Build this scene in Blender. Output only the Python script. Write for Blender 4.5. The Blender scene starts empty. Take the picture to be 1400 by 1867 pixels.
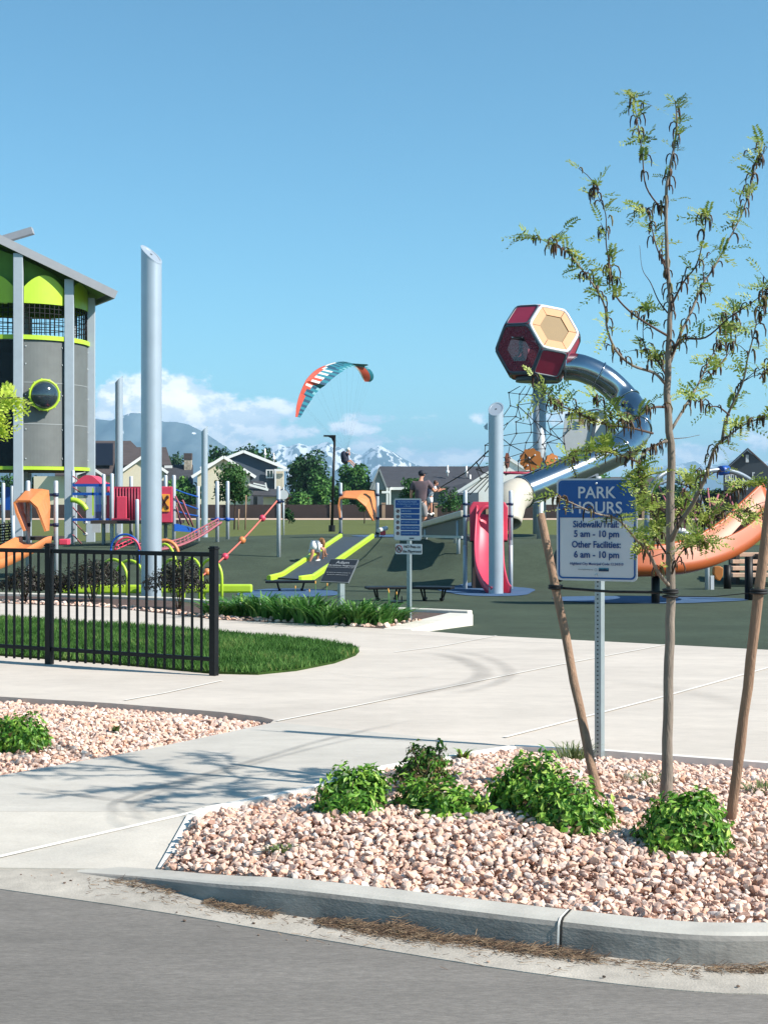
import bpy, bmesh, math, random
import numpy as np
from mathutils import Vector, Matrix, noise, geometry
R = math.radians
random.seed(7)
rng = np.random.default_rng(7)
scene = bpy.context.scene
COL = scene.collection
# surveyed camera: focal length in photo pixels, principal column, horizon row, eye height
F, CX, HY, CZ = 2700.0, 700.0, 915.0, 1.5

def P(px, py, z=0.0):
    d = F*(CZ-z)/(py-HY)
    return Vector(((px-CX)/F*d, d, z))

def at(px, py, d):
    return Vector(((px-CX)/F*d, d, CZ-(py-HY)/F*d))

def lerp(a, b, t): return a+(b-a)*t

def pw(x, pts):
    if x <= pts[0][0]: return pts[0][1]
    for (a, va), (b, vb) in zip(pts, pts[1:]):
        if x <= b: return va+(vb-va)*(x-a)/(b-a)
    return pts[-1][1]

def sst(t):
    t = max(0.0, min(1.0, t)); return t*t*(3-2*t)

def crest(x):
    return pw(x, [(-15, .12), (-10, .25), (-6, .38), (-2, .5), (5, .5), (8, .25), (14, .05)])

def gz(x, y):
    """height of the park ground"""
    if y < 32: return pw(y, [(16.5, -.012), (20, -.15), (24, -.25), (32, -.35)])
    h = crest(x); e = pw(x, [(.4, 9.0), (1.5, 3.8), (6, 3.8), (9, 7)])
    if y < 32+e: return lerp(-.35, h, 0.5*sst((y-32)/e)+0.5*(y-32)/e)
    if y < 46: return h
    if y < 52: return lerp(h, 0, sst((y-46)/6))
    return pw(y, [(60, 0), (180, -.55), (210, -.6)])

def G(px, py):
    d = 7.0
    while d < 400:
        z = CZ-(py-HY)/F*d
        if z <= gz((px-CX)/F*d, d):
            return Vector(((px-CX)/F*d, d, gz((px-CX)/F*d, d)))
        d += .04
    return at(px, py, d)

def on(px, d):
    """ground point under photo column px at distance d"""
    x = (px-CX)/F*d
    return Vector((x, d, gz(x, d)))

# ---------------------------------------------------------------- colour and materials
def lin(c):
    if isinstance(c, str):
        c = c.lstrip('#'); c = [int(c[i:i+2], 16)/255 for i in (0, 2, 4)]
        return tuple((v/12.92 if v <= .04045 else ((v+.055)/1.055)**2.4) for v in c)
    return tuple(c)

MATS = {}
def mat(name, col, rough=.55, metal=0.0, var=.10, vscale=4.0, bump=0.0, bscale=60.0, col2=None, attr=None,
        spec=.5, transl=0.0, alpha=0.0, vdetail=6.0, stretch=None, coat=0.0, fine=None):
    if name in MATS: return MATS[name]
    m = bpy.data.materials.new(name); m.use_nodes = True
    nt = m.node_tree; N = nt.nodes; L = nt.links
    b = N['Principled BSDF']; out = N['Material Output']
    b.inputs['Roughness'].default_value = rough
    b.inputs['Metallic'].default_value = metal
    b.inputs['Specular IOR Level'].default_value = spec
    b.inputs['Coat Weight'].default_value = coat
    c = lin(col)
    tc = N.new('ShaderNodeTexCoord')
    src = tc.outputs['Object']
    if stretch:
        mp = N.new('ShaderNodeMapping'); mp.inputs['Scale'].default_value = stretch
        L.new(src, mp.inputs['Vector']); src = mp.outputs['Vector']
    nz = N.new('ShaderNodeTexNoise'); nz.inputs['Scale'].default_value = vscale
    nz.inputs['Detail'].default_value = vdetail; nz.inputs['Roughness'].default_value = .62
    L.new(src, nz.inputs['Vector'])
    mr = N.new('ShaderNodeMapRange'); mr.inputs['From Min'].default_value = .3; mr.inputs['From Max'].default_value = .7
    L.new(nz.outputs['Fac'], mr.inputs['Value'])
    mx = N.new('ShaderNodeMix'); mx.data_type = 'RGBA'
    lo = tuple(v*(1-var) for v in c); hi = tuple(min(1, v*(1+var)) for v in c)
    if col2 is not None and attr is None: lo, hi = c, lin(col2)
    mx.inputs[6].default_value = (*lo, 1); mx.inputs[7].default_value = (*hi, 1)
    L.new(mr.outputs['Result'], mx.inputs[0])
    colout = mx.outputs[2]
    if attr is not None:                      # attr: list of colours spread by the 'rnd' attribute
        at_ = N.new('ShaderNodeAttribute'); at_.attribute_name = 'rnd'
        cr = N.new('ShaderNodeValToRGB'); e = cr.color_ramp.elements
        n = len(attr)
        e[0].position = 0; e[0].color = (*lin(attr[0]), 1)
        e[1].position = 1; e[1].color = (*lin(attr[-1]), 1)
        for i in range(1, n-1):
            k = e.new(i/(n-1)); k.color = (*lin(attr[i]), 1)
        L.new(at_.outputs['Fac'], cr.inputs['Fac'])
        mu = N.new('ShaderNodeMix'); mu.data_type = 'RGBA'; mu.blend_type = 'MULTIPLY'; mu.inputs[0].default_value = 1
        g = N.new('ShaderNodeMapRange'); g.inputs['To Min'].default_value = 1-var; g.inputs['To Max'].default_value = 1+var
        g.inputs['From Min'].default_value = .3; g.inputs['From Max'].default_value = .7
        L.new(nz.outputs['Fac'], g.inputs['Value'])
        L.new(cr.outputs['Color'], mu.inputs[6]); L.new(g.outputs['Result'], mu.inputs[7])
        colout = mu.outputs[2]
    if fine:                                  # fine grain: (scale, amount) pairs
        for fs_, fa_ in fine:
            n3 = N.new('ShaderNodeTexNoise'); n3.inputs['Scale'].default_value = fs_; n3.inputs['Detail'].default_value = 3; n3.inputs['Roughness'].default_value = .7
            L.new(src, n3.inputs['Vector'])
            g3 = N.new('ShaderNodeMapRange'); g3.inputs['From Min'].default_value = .32; g3.inputs['From Max'].default_value = .68
            g3.inputs['To Min'].default_value = 1-fa_; g3.inputs['To Max'].default_value = 1+fa_; L.new(n3.outputs['Fac'], g3.inputs['Value'])
            m3_ = N.new('ShaderNodeMix'); m3_.data_type = 'RGBA'; m3_.blend_type = 'MULTIPLY'; m3_.inputs[0].default_value = 1
            L.new(colout, m3_.inputs[6]); L.new(g3.outputs['Result'], m3_.inputs[7]); colout = m3_.outputs[2]
    L.new(colout, b.inputs['Base Color'])
    if bump:
        n2 = N.new('ShaderNodeTexNoise'); n2.inputs['Scale'].default_value = bscale; n2.inputs['Detail'].default_value = 4
        L.new(src, n2.inputs['Vector'])
        bp = N.new('ShaderNodeBump'); bp.inputs['Strength'].default_value = bump; bp.inputs['Distance'].default_value = .01
        L.new(n2.outputs['Fac'], bp.inputs['Height']); L.new(bp.outputs['Normal'], b.inputs['Normal'])
    last = b.outputs['BSDF']
    if transl:
        t = N.new('ShaderNodeBsdfTranslucent'); ms = N.new('ShaderNodeMixShader'); ms.inputs[0].default_value = transl
        L.new(colout, t.inputs['Color']); L.new(last, ms.inputs[1]); L.new(t.outputs[0], ms.inputs[2]); last = ms.outputs[0]
    if alpha:
        t = N.new('ShaderNodeBsdfTransparent'); ms = N.new('ShaderNodeMixShader'); ms.inputs[0].default_value = alpha
        L.new(last, ms.inputs[1]); L.new(t.outputs[0], ms.inputs[2]); last = ms.outputs[0]
    L.new(last, out.inputs['Surface'])
    MATS[name] = m
    return m

# ---------------------------------------------------------------- mesh builder
WLOC = {}
def wloc(o):
    v = Vector((0, 0, 0))
    while o is not None:
        v += o.location; o = o.parent
    return v

class MB:
    def __init__(s): s.v = []; s.f = []; s.m = []; s.s = []; s.r = []
    def add(s, vs, fs, mi=0, smooth=False, rnd=None):
        o = len(s.v)
        s.v += [tuple(v) for v in vs]
        s.r += ([rnd if rnd is not None else 0.5]*len(vs))
        for f in fs:
            s.f.append(tuple(i+o for i in f)); s.m.append(mi); s.s.append(smooth)
        return s
    def box(s, c, size, rot=None, mi=0):
        x, y, z = (k/2 for k in size); c = Vector(c)
        vs = [Vector(q) for q in ((-x,-y,-z),(x,-y,-z),(x,y,-z),(-x,y,-z),(-x,-y,z),(x,-y,z),(x,y,z),(-x,y,z))]
        if rot is not None: vs = [rot @ q for q in vs]
        return s.add([q+c for q in vs], [(0,3,2,1),(4,5,6,7),(0,1,5,4),(1,2,6,5),(2,3,7,6),(3,0,4,7)], mi)
    def beam(s, a, b, w, h, up=(0,0,1), mi=0):
        a = Vector(a); b = Vector(b); t = (b-a).normalized()
        sd = t.cross(Vector(up)); sd = sd.normalized() if sd.length > 1e-6 else Vector((1,0,0))
        u = sd.cross(t).normalized()
        vs = []
        for p in (a, b):
            vs += [p-sd*w/2-u*h/2, p+sd*w/2-u*h/2, p+sd*w/2+u*h/2, p-sd*w/2+u*h/2]
        return s.add(vs, [(0,1,2,3),(7,6,5,4),(0,4,5,1),(1,5,6,2),(2,6,7,3),(3,7,4,0)], mi)
    def tube(s, path, r, n=8, caps=True, mi=0, smooth=True, rnd=None, flat=1.0):
        path = [Vector(p) for p in path]
        k = len(path); rs = r if isinstance(r, (list, tuple)) else [r]*k
        t0 = (path[1]-path[0]).normalized()
        ref = Vector((0,0,1)) if abs(t0.z) < .9 else Vector((1,0,0))
        nrm = (ref - t0*ref.dot(t0)).normalized()
        vs = []
        for i, p in enumerate(path):
            if i == 0: t = path[1]-path[0]
            elif i == k-1: t = path[-1]-path[-2]
            else: t = (path[i+1]-path[i]).normalized()+(path[i]-path[i-1]).normalized()
            if t.length < 1e-9: t = t0
            t.normalize()
            nrm = nrm - t*nrm.dot(t)
            nrm = nrm.normalized() if nrm.length > 1e-6 else t.orthogonal().normalized()
            bn = t.cross(nrm)
            for j in range(n):
                a = 2*math.pi*j/n
                vs.append(p+nrm*math.cos(a)*rs[i]*flat+bn*math.sin(a)*rs[i])
        fs = [(i*n+j, i*n+(j+1)%n, (i+1)*n+(j+1)%n, (i+1)*n+j) for i in range(k-1) for j in range(n)]
        s.add(vs, fs, mi, smooth, rnd)
        if caps:
            o = len(s.v)-k*n
            s.f.append(tuple(o+j for j in reversed(range(n)))); s.m.append(mi); s.s.append(False)
            s.f.append(tuple(o+(k-1)*n+j for j in range(n))); s.m.append(mi); s.s.append(False)
        return s
    def loft(s, rings, closed=True, cap=True, mi=0, smooth=True, rnd=None):
        n = len(rings[0]); vs = [v for r_ in rings for v in r_]
        m = n if closed else n-1
        fs = [(i*n+j, i*n+(j+1)%n, (i+1)*n+(j+1)%n, (i+1)*n+j) for i in range(len(rings)-1) for j in range(m)]
        s.add(vs, fs, mi, smooth, rnd)
        if cap and closed:
            o = len(s.v)-len(vs)
            s.f.append(tuple(o+j for j in reversed(range(n)))); s.m.append(mi); s.s.append(False)
            s.f.append(tuple(o+(len(rings)-1)*n+j for j in range(n))); s.m.append(mi); s.s.append(False)
        return s
    def prism(s, poly, ext, mi=0):
        """polygon (3-D points, planar, any shape) pushed along ext"""
        poly = [Vector(p) for p in poly]; ext = Vector(ext); n = len(poly)
        tri = geometry.tessellate_polygon([poly])
        vs = poly+[p+ext for p in poly]
        fs = [tuple(t) for t in tri]+[tuple(i+n for i in reversed(t)) for t in tri]
        fs += [(i, (i+1) % n, (i+1) % n+n, i+n) for i in range(n)]
        return s.add(vs, fs, mi)
    def sphere(s, c, r, seg=12, ring=8, mi=0, smooth=True, rnd=None, rot=None):
        c = Vector(c); r = r if isinstance(r, (tuple, list, Vector)) else (r, r, r)
        vs = []
        for i in range(ring+1):
            th = math.pi*i/ring
            for j in range(seg):
                a = 2*math.pi*j/seg
                q = Vector((r[0]*math.sin(th)*math.cos(a), r[1]*math.sin(th)*math.sin(a), r[2]*math.cos(th)))
                if rot is not None: q = rot @ q
                vs.append(c+q)
        fs = [(i*seg+j, (i+1)*seg+j, (i+1)*seg+(j+1) % seg, i*seg+(j+1) % seg) for i in range(ring) for j in range(seg)]
        return s.add(vs, fs, mi, smooth, rnd)
    def torus(s, c, axis, Rr, r, seg=28, n=8, mi=0, a0=0, a1=2*math.pi, start=None):
        axis = Vector(axis).normalized()
        u = Vector(start) if start is not None else axis.orthogonal()
        u = (u-axis*u.dot(axis)).normalized(); w = axis.cross(u); c = Vector(c)
        full = abs(a1-a0-2*math.pi) < 1e-6
        pts = [c+(u*math.cos(lerp(a0, a1, i/seg))+w*math.sin(lerp(a0, a1, i/seg)))*Rr for i in range(seg+1)]
        return s.tube(pts, r, n, caps=not full, mi=mi)
    def build(s, name, mats, parent=None, bevel=0.0, recalc=True, origin=None):
        if not isinstance(mats, (list, tuple)): mats = [mats]
        me = bpy.data.meshes.new(name)
        off = wloc(parent) if parent is not None else Vector((0,0,0))
        if parent is None:
            if origin is None:
                a = np.array(s.v); c = (a.min(0)+a.max(0))/2; origin = Vector((c[0], c[1], a[:,2].min()))
            off = Vector(origin)
        me.from_pydata([(v[0]-off.x, v[1]-off.y, v[2]-off.z) for v in s.v], [], s.f)
        for m_ in mats: me.materials.append(m_)
        me.polygons.foreach_set('material_index', s.m)
        me.polygons.foreach_set('use_smooth', s.s)
        at_ = me.attributes.new('rnd', 'FLOAT', 'POINT'); at_.data.foreach_set('value', s.r)
        me.update()
        if recalc:
            bm = bmesh.new(); bm.from_mesh(me)
            bmesh.ops.recalc_face_normals(bm, faces=bm.faces); bm.to_mesh(me); bm.free()
        o = bpy.data.objects.new(name, me); COL.objects.link(o)
        if parent is not None: o.parent = parent
        else: o.location = off
        if bevel:
            bv = o.modifiers.new('bevel', 'BEVEL'); bv.width = bevel; bv.segments = 2; bv.limit_method = 'ANGLE'; bv.angle_limit = R(40)
            bv.harden_normals = False
        return o

def build_split(mb, name, mats, parent):
    """every connected piece becomes an object of its own"""
    par = list(range(len(mb.v)))
    def find(i):
        while par[i] != i: par[i] = par[par[i]]; i = par[i]
        return i
    for f in mb.f:
        for i in f[1:]:
            a, b = find(f[0]), find(i)
            if a != b: par[a] = b
    groups = {}
    for k, f in enumerate(mb.f): groups.setdefault(find(f[0]), []).append(k)
    out = []
    for g in groups.values():
        ids = {}; q = MB()
        for k in g:
            nf = []
            for i in mb.f[k]:
                if i not in ids: ids[i] = len(q.v); q.v.append(mb.v[i]); q.r.append(mb.r[i])
                nf.append(ids[i])
            q.f.append(tuple(nf)); q.m.append(mb.m[k]); q.s.append(mb.s[k])
        out.append(q.build(name, mats, parent))
    return out

def np_build(name, V, Fc, mat_, rnd=None, parent=None, smooth=False, origin=(0,0,0)):
    me = bpy.data.meshes.new(name); V = np.asarray(V, dtype=np.float32)-np.array(origin, dtype=np.float32)
    Fc = np.asarray(Fc, dtype=np.int32); nv, nf, k = len(V), len(Fc), Fc.shape[1]
    if parent is not None: V = V-np.array(wloc(parent), dtype=np.float32)
    me.vertices.add(nv); me.vertices.foreach_set('co', V.ravel())
    me.loops.add(nf*k); me.loops.foreach_set('vertex_index', Fc.ravel())
    me.polygons.add(nf); me.polygons.foreach_set('loop_start', np.arange(0, nf*k, k, dtype=np.int32))
    me.polygons.foreach_set('use_smooth', np.full(nf, smooth))
    me.materials.append(mat_)
    if rnd is not None:
        a = me.attributes.new('rnd', 'FLOAT', 'POINT'); a.data.foreach_set('value', np.asarray(rnd, dtype=np.float32))
    me.update(calc_edges=True); me.validate()
    o = bpy.data.objects.new(name, me); COL.objects.link(o)
    if parent is not None: o.parent = parent
    else: o.location = origin
    return o

def thing(name, loc, label, cat, group=None):
    o = bpy.data.objects.new(name, None); COL.objects.link(o); o.location = loc; o.empty_display_size = .2
    o['label'] = label; o['category'] = cat
    if group: o['group'] = group
    return o

def tag(o, label=None, cat=None, group=None, kind=None):
    if label: o['label'] = label
    if cat: o['category'] = cat
    if group: o['group'] = group
    if kind: o['kind'] = kind
    return o

def struct(o, kind='structure'): o['kind'] = kind; return o

def copy_tree(o, parent=None):
    c = o.copy(); COL.objects.link(c); c.parent = parent
    for ch in o.children: copy_tree(ch, c)
    return c

def text(s, size, parent, name, m, loc, rot, bold=0.0, align='CENTER', sx=1.0):
    cu = bpy.data.curves.new('txt', 'FONT'); cu.body = s; cu.size = size; cu.align_x = align; cu.align_y = 'CENTER'
    cu.offset = bold*size; cu.extrude = .0008; cu.resolution_u = 3
    ob = bpy.data.objects.new('txt', cu); COL.objects.link(ob)
    dg = bpy.context.evaluated_depsgraph_get(); dg.update()
    me = bpy.data.meshes.new_from_object(ob.evaluated_get(dg)); bpy.data.objects.remove(ob)
    me.materials.clear(); me.materials.append(m); me.name = name
    M = rot.to_4x4() @ Matrix.Diagonal((sx, 1, 1, 1)); me.transform(M)
    o = bpy.data.objects.new(name, me); COL.objects.link(o); o.parent = parent
    o.location = Vector(loc)-wloc(parent)
    return o

def curve_pts(pts, sub=6):
    """Catmull-Rom through 3-D points"""
    pts = [Vector(p) for p in pts]; out = []
    q = [pts[0]*2-pts[1]]+pts+[pts[-1]*2-pts[-2]]
    for i in range(1, len(q)-2):
        for k in range(sub):
            t = k/sub
            out.append(.5*((2*q[i])+(q[i+1]-q[i-1])*t+(2*q[i-1]-5*q[i]+4*q[i+1]-q[i+2])*t*t+(3*q[i]-q[i-1]-3*q[i+1]+q[i+2])*t**3))
    out.append(pts[-1]); return out

def interp_list(vals, n):
    return [pw(i/(n-1)*(len(vals)-1), list(enumerate(vals))) for i in range(n)]

def skin(name, nodes, edges, m, parent, sub=2):
    """one continuous surface grown over a stick skeleton; nodes = {key: (co, radius)}"""
    keys = list(nodes); idx = {k: i for i, k in enumerate(keys)}
    me = bpy.data.meshes.new(name)
    me.from_pydata([tuple(nodes[k][0]) for k in keys], [(idx[a], idx[b]) for a, b in edges], [])
    ob = bpy.data.objects.new(name, me); COL.objects.link(ob)
    sm = ob.modifiers.new('skin', 'SKIN'); sm.use_smooth_shade = True; sm.branch_smoothing = .3
    for k in keys:
        r = nodes[k][1]; r = r if isinstance(r, tuple) else (r, r)
        me.skin_vertices[0].data[idx[k]].radius = r
    me.skin_vertices[0].data[0].use_root = True
    sb = ob.modifiers.new('sub', 'SUBSURF'); sb.levels = sub; sb.render_levels = sub
    dg = bpy.context.evaluated_depsgraph_get(); dg.update()
    m2 = bpy.data.meshes.new_from_object(ob.evaluated_get(dg)); m2.name = name
    bpy.data.objects.remove(ob)
    off = wloc(parent)
    m2.transform(Matrix.Translation(-off)); m2.materials.clear(); m2.materials.append(m)
    for p in m2.polygons: p.use_smooth = True
    o = bpy.data.objects.new(name, m2); COL.objects.link(o); o.parent = parent
    return o

def in_poly(x, y, poly):
    c = False; n = len(poly); j = n-1
    for i in range(n):
        xi, yi = poly[i][0], poly[i][1]; xj, yj = poly[j][0], poly[j][1]
        if (yi > y) != (yj > y) and x < (xj-xi)*(y-yi)/(yj-yi)+xi: c = not c
        j = i
    return c

def poly_dist(x, y, poly):
    best = 1e9; n = len(poly)
    for i in range(n):
        ax, ay = poly[i][:2]; bx, by = poly[(i+1) % n][:2]
        dx, dy = bx-ax, by-ay; L2 = dx*dx+dy*dy
        t = 0 if L2 == 0 else max(0, min(1, ((x-ax)*dx+(y-ay)*dy)/L2))
        best = min(best, math.hypot(x-ax-dx*t, y-ay-dy*t))
    return best

def leaf_cards(pts, nrms, L, W, fold=.25, jit=.5, rnd=None, droop=.0):
    """pointed folded leaves (4 tris) at pts; returns V, F (tris), rnd per vertex"""
    n = len(pts); pts = np.asarray(pts); nrms = np.asarray(nrms)
    nrms = nrms+rng.normal(0, jit, (n, 3)); nrms /= np.linalg.norm(nrms, axis=1)[:, None]
    d = rng.normal(0, 1, (n, 3)); d[:, 2] -= droop
    d -= nrms*np.sum(d*nrms, 1)[:, None]; d /= np.linalg.norm(d, axis=1)[:, None]
    sd = np.cross(nrms, d)
    l = (L*rng.uniform(.7, 1.25, n))[:, None]; w = (W*rng.uniform(.75, 1.2, n))[:, None]
    base = pts; tip = pts+d*l-nrms*l*.12; mid = pts+d*l*.45
    a = mid+sd*w/2+nrms*w*fold; b = mid-sd*w/2+nrms*w*fold
    V = np.stack([base, a, tip, b, mid], 1).reshape(-1, 3)
    i = np.arange(n)[:, None]*5
    Fc = np.concatenate([i+np.array([0, 1, 4]), i+np.array([1, 2, 4]), i+np.array([0, 4, 3]), i+np.array([3, 4, 2])], 0)
    r = rng.uniform(0, 1, n) if rnd is None else rnd
    return V, Fc, np.repeat(r, 5)
# ================================================================ SETTING
M_asphalt = mat('asphalt', '#76716b', .85, var=.16, vscale=1.3, stretch=(.35, 1.6, 1), bump=.3, bscale=220, vdetail=12, fine=[(90, .20), (30, .10), (3, .05)])
M_conc = mat('concrete_walk', '#c3b9ad', .8, var=.11, vscale=.55, stretch=(.7, 1.5, 1), bump=.12, bscale=90, vdetail=13, fine=[(4, .06), (17, .03), (110, .05)])
M_apron = mat('concrete_apron', '#b9b3a9', .8, var=.12, vscale=.9, stretch=(.7, 1.5, 1), bump=.15, bscale=90, vdetail=13, fine=[(6, .06), (110, .06)])
M_gutter = mat('concrete_gutter', '#a8a196', .85, var=.18, vscale=2.2, bump=.25, bscale=120, vdetail=13, fine=[(9, .12), (120, .10)])
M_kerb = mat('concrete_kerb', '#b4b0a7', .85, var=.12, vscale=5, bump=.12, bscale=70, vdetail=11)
M_joint = mat('joint_line', '#e3ddd3', .8, var=.06)
M_rubber = mat('rubber_green', '#424d3f', .95, var=.20, vscale=.5, bump=.6, bscale=300, spec=.2, vdetail=12, fine=[(45, .18), (9, .10), (1.6, .06)])
M_blue = mat('rubber_blue', '#46607f', .95, var=.12, vscale=3, bump=.5, bscale=300, spec=.2, vdetail=12)
M_lawn = mat('lawn', '#5e653b', .95, var=.2, vscale=1.5, bump=.8, bscale=30, spec=.1, vdetail=12)
M_soil = mat('soil', '#54423a', .95, var=.25, vscale=14)
M_stonebase = mat('gravel_bed_base', '#a78876', .95, var=.35, vscale=30, bump=1, bscale=60)
M_ground = mat('ground_far', '#62703f', .95, var=.25, vscale=.02)
STONE = ['#9c7869', '#dcb9a4', '#d6b19d', '#e0c2af', '#cbaa9a', '#e6cfbf', '#ba998b', '#ddbaa5', '#c4b3aa', '#e9d9cc', '#cd9d82', '#ddbda9', '#ad9c95']
M_stone = mat('landscape_stone', '#d9b09a', .85, var=.12, vscale=25, attr=STONE, bump=.2, bscale=90)

def sheet(name, poly, m, z=0.0, skirt=0.0, zf=None):
    pts = [Vector((p[0], p[1], (p[2] if len(p) > 2 else (zf(p[0], p[1]) if zf else z)))) for p in poly]
    mb = MB(); n = len(pts)
    flat = [Vector((p.x, p.y, 0)) for p in pts]
    tri = [tuple(t) for t in geometry.tessellate_polygon([flat])]
    fixed = []
    for t in tri:
        a, b, c = (flat[i] for i in t)
        fixed.append(t if (b-a).cross(c-a).z > 0 else (t[0], t[2], t[1]))
    mb.add(pts, fixed)
    if skirt:
        mb.add(pts+[p-Vector((0, 0, skirt)) for p in pts], [(i, i+n, (i+1) % n+n, (i+1) % n) for i in range(n)])
    return struct(mb.build(name, m, recalc=False, origin=(0, 0, 0)))

def grid_sheet(name, x0, x1, y0, y1, nx, ny, m, zf):
    xs = np.linspace(x0, x1, nx); ys = np.linspace(y0, y1, ny)
    V = [(x, y, zf(x, y)) for y in ys for x in xs]
    Fc = [(j*nx+i, j*nx+i+1, (j+1)*nx+i+1, (j+1)*nx+i) for j in range(ny-1) for i in range(nx-1)]
    return struct(np_build(name, V, Fc, m, smooth=True))

# far ground, one sheet to the horizon
gm = MB(); S = 30000
gm.add([(-S, -S, -.8), (S, -S, -.8), (S, S, -.8), (-S, S, -.8)], [(0, 1, 2, 3)])
struct(gm.build('ground', M_ground, recalc=False, origin=(0, 0, 0)))

# plan of kerb, gutter and walks, surveyed from the photograph
K = [(-1.467, 6.60, 0), (-1.065, 6.39, .03), (-.673, 6.06, .085), (-.438, 5.92, .108), (0, 5.71, .115), (.409, 5.52, .115),
     (.644, 5.42, .115), (1.05, 5.265, .115), (1.36, 5.24, .115), (1.8, 5.28, .115), (2.6, 5.5, .115), (4.5, 6.4, .115)]
KC = curve_pts([Vector(p) for p in K], 5)
EDGE = [(-6, 8.2), (-3.1, 6.98), (-1.63, 6.30), (-.88, 5.94), (-.206, 5.56), (.388, 5.24), (.84, 5.045), (1.1, 4.975), (1.29, 4.96), (2.2, 5.02), (4.9, 6.1)]
road = [(-40, 22), (-40, -14), (40, -14), (40, 22), (9, 8)]
EC = curve_pts([Vector((x, y, 0)) for x, y in EDGE], 4)
sheet('road', [(-30, 17.5)]+[(-30, -14), (30, -14), (30, 17)]+[(p.x, p.y+.04) for p in reversed(EC)], M_asphalt, -.152)
# gutter pan between asphalt and kerb / apron
gb = [Vector((-6, 8.7, -.141)), Vector((-3.1, 7.35, -.141)), Vector((-1.75, 6.74, -.143)), Vector((-1.3, 6.72, -.143)), Vector((-1.0, 6.64, -.143))]+[Vector((p.x, p.y+.03, -.146)) for p in KC if p.x > -.9]
mb = MB()
n = 90
def resample(pts, n):
    L = [0]
    for a, b in zip(pts, pts[1:]): L.append(L[-1]+(b-a).length)
    out = []
    for i in range(n):
        s_ = L[-1]*i/(n-1)
        for k in range(len(L)-1):
            if s_ <= L[k+1]+1e-9:
                t = 0 if L[k+1] == L[k] else (s_-L[k])/(L[k+1]-L[k]); out.append(pts[k].lerp(pts[k+1], t)); break
    return out
A_ = resample([Vector((p.x, p.y, -.142)) for p in EC], n); B_ = resample(gb, n)
A_ = [Vector((p.x, p.y, -.1485)) for p in A_]; A2 = [Vector((p.x, p.y-.001, -.17)) for p in A_]
mb.add(A_+B_, [(i, i+1, n+i+1, n+i) for i in range(n-1)])
mb.add(A2+A_, [(i, i+1, n+i+1, n+i) for i in range(n-1)])
struct(mb.build('gutter', M_gutter, recalc=False, origin=(0, 0, 0)))
# kerb
rings = []
for i, p in enumerate(KC):
    a = KC[max(0, i-1)]; b = KC[min(len(KC)-1, i+1)]
    t = Vector((b.x-a.x, b.y-a.y, 0)).normalized(); nn = Vector((-t.y, t.x, 0))
    h = max(p.z, 0.002); q = Vector((p.x, p.y, -.16)); zt = Vector((0, 0, .01+h))
    rings.append([q, q+Vector((0, 0, .006)), q+nn*.012+zt*.80, q+nn*.022+zt*.93, q+nn*.042+zt, q+nn*.15+zt*1.02, q+nn*.16-Vector((0, 0, .1))])
mb = MB(); mb.loft(rings, closed=True, cap=True, smooth=False)
M_kface = mat('kerb_face_shade_grime', '#87837d', .9, var=.30, vscale=6, stretch=(1, 1, 2.5), bump=.25, bscale=50, vdetail=12)  # shade of the kerb face painted in as darker concrete, with blotchy stains
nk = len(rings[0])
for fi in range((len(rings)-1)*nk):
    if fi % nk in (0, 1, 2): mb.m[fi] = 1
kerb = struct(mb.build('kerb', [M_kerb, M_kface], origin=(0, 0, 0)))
KB = []
for i, p in enumerate(KC):
    a = KC[max(0, i-1)]; b = KC[min(len(KC)-1, i+1)]
    t = Vector((b.x-a.x, b.y-a.y, 0)).normalized(); nn = Vector((-t.y, t.x, 0))
    KB.append((p.x+nn.x*.145, p.y+nn.y*.145))
# control joint across kerb and gutter
mb = MB()
j = rings[30]; tj = (rings[31][0]-rings[29][0]).normalized()
M_crack = mat('kerb_joint', '#2a2826', .9)
mb.loft([[q+Vector((0, -.004, .003))-tj*.005 for q in j[1:6]], [q+Vector((0, -.004, .003))+tj*.005 for q in j[1:6]]], closed=False, cap=False)
struct(mb.build('kerb_joint', M_crack, origin=(0, 0, 0)))
mb = MB(); mb.loft([[q+Vector((0, -.0045, .003))-tj*.013 for q in j[1:6]], [q+Vector((0, -.0045, .003))-tj*.005 for q in j[1:6]]], closed=False, cap=False)
struct(mb.build('kerb_joint', M_joint, origin=(0, 0, 0)))

Bp, Cp, Dp, Ep, Fp, Gp, Hp = (-.91, 7.14), (-.40, 7.71), (0, 8.35), (.805, 9.06), (1.316, 8.90), (2.2, 8.47), (3.6, 7.9)
Ap = (-.98, 6.60)
bed_back = [(-6, 13.0), (-2.96, 11.4), (-2.04, 11.03), (-1.17, 10.57), (-.86, 10.33), (-.755, 10.18), (-.77, 10.03)]
bed_front = [(-1.48, 8.9), (-2.1, 8.1), (-2.76, 7.14)]
rub_edge = [(16, 12.6), (8, 13.6), (3.89, 15.0), (2.88, 15.6), (.99, 16.7), (.51, 17.15)]
plant_front = [(0, 17.5), (-.94, 18.2), (-2.09, 18.8), (-3.9, 21.0), (-5.7, 21.9), (-9, 23.4)]
walk = [(-2.76, 7.14), Bp, Cp, Dp, Ep, Fp, Gp, Hp, (16, 4.0)]+rub_edge+plant_front+[(-14, 25), (-14, 17)]+bed_back+bed_front[:2]
walk.append((-2.76, 7.14)) if walk[-1] == (-2.1, 8.1) and False else None
sheet('walkway', walk, M_conc, 0.0, skirt=.14)
mb = MB()
q0, q1, q2, q3 = Vector((-3.05, 6.68, -.1385)), Vector((-.97, 6.60, -.139)), Vector((-.908, 7.15, .0045)), Vector((-2.76, 7.15, .0045))
mb.add([q0, q1, q2, q3], [(0, 1, 2, 3)]); mb.add([q0-Vector((0, 0, .05)), q1-Vector((0, 0, .05)), q1, q0], [(0, 1, 2, 3)])
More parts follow.
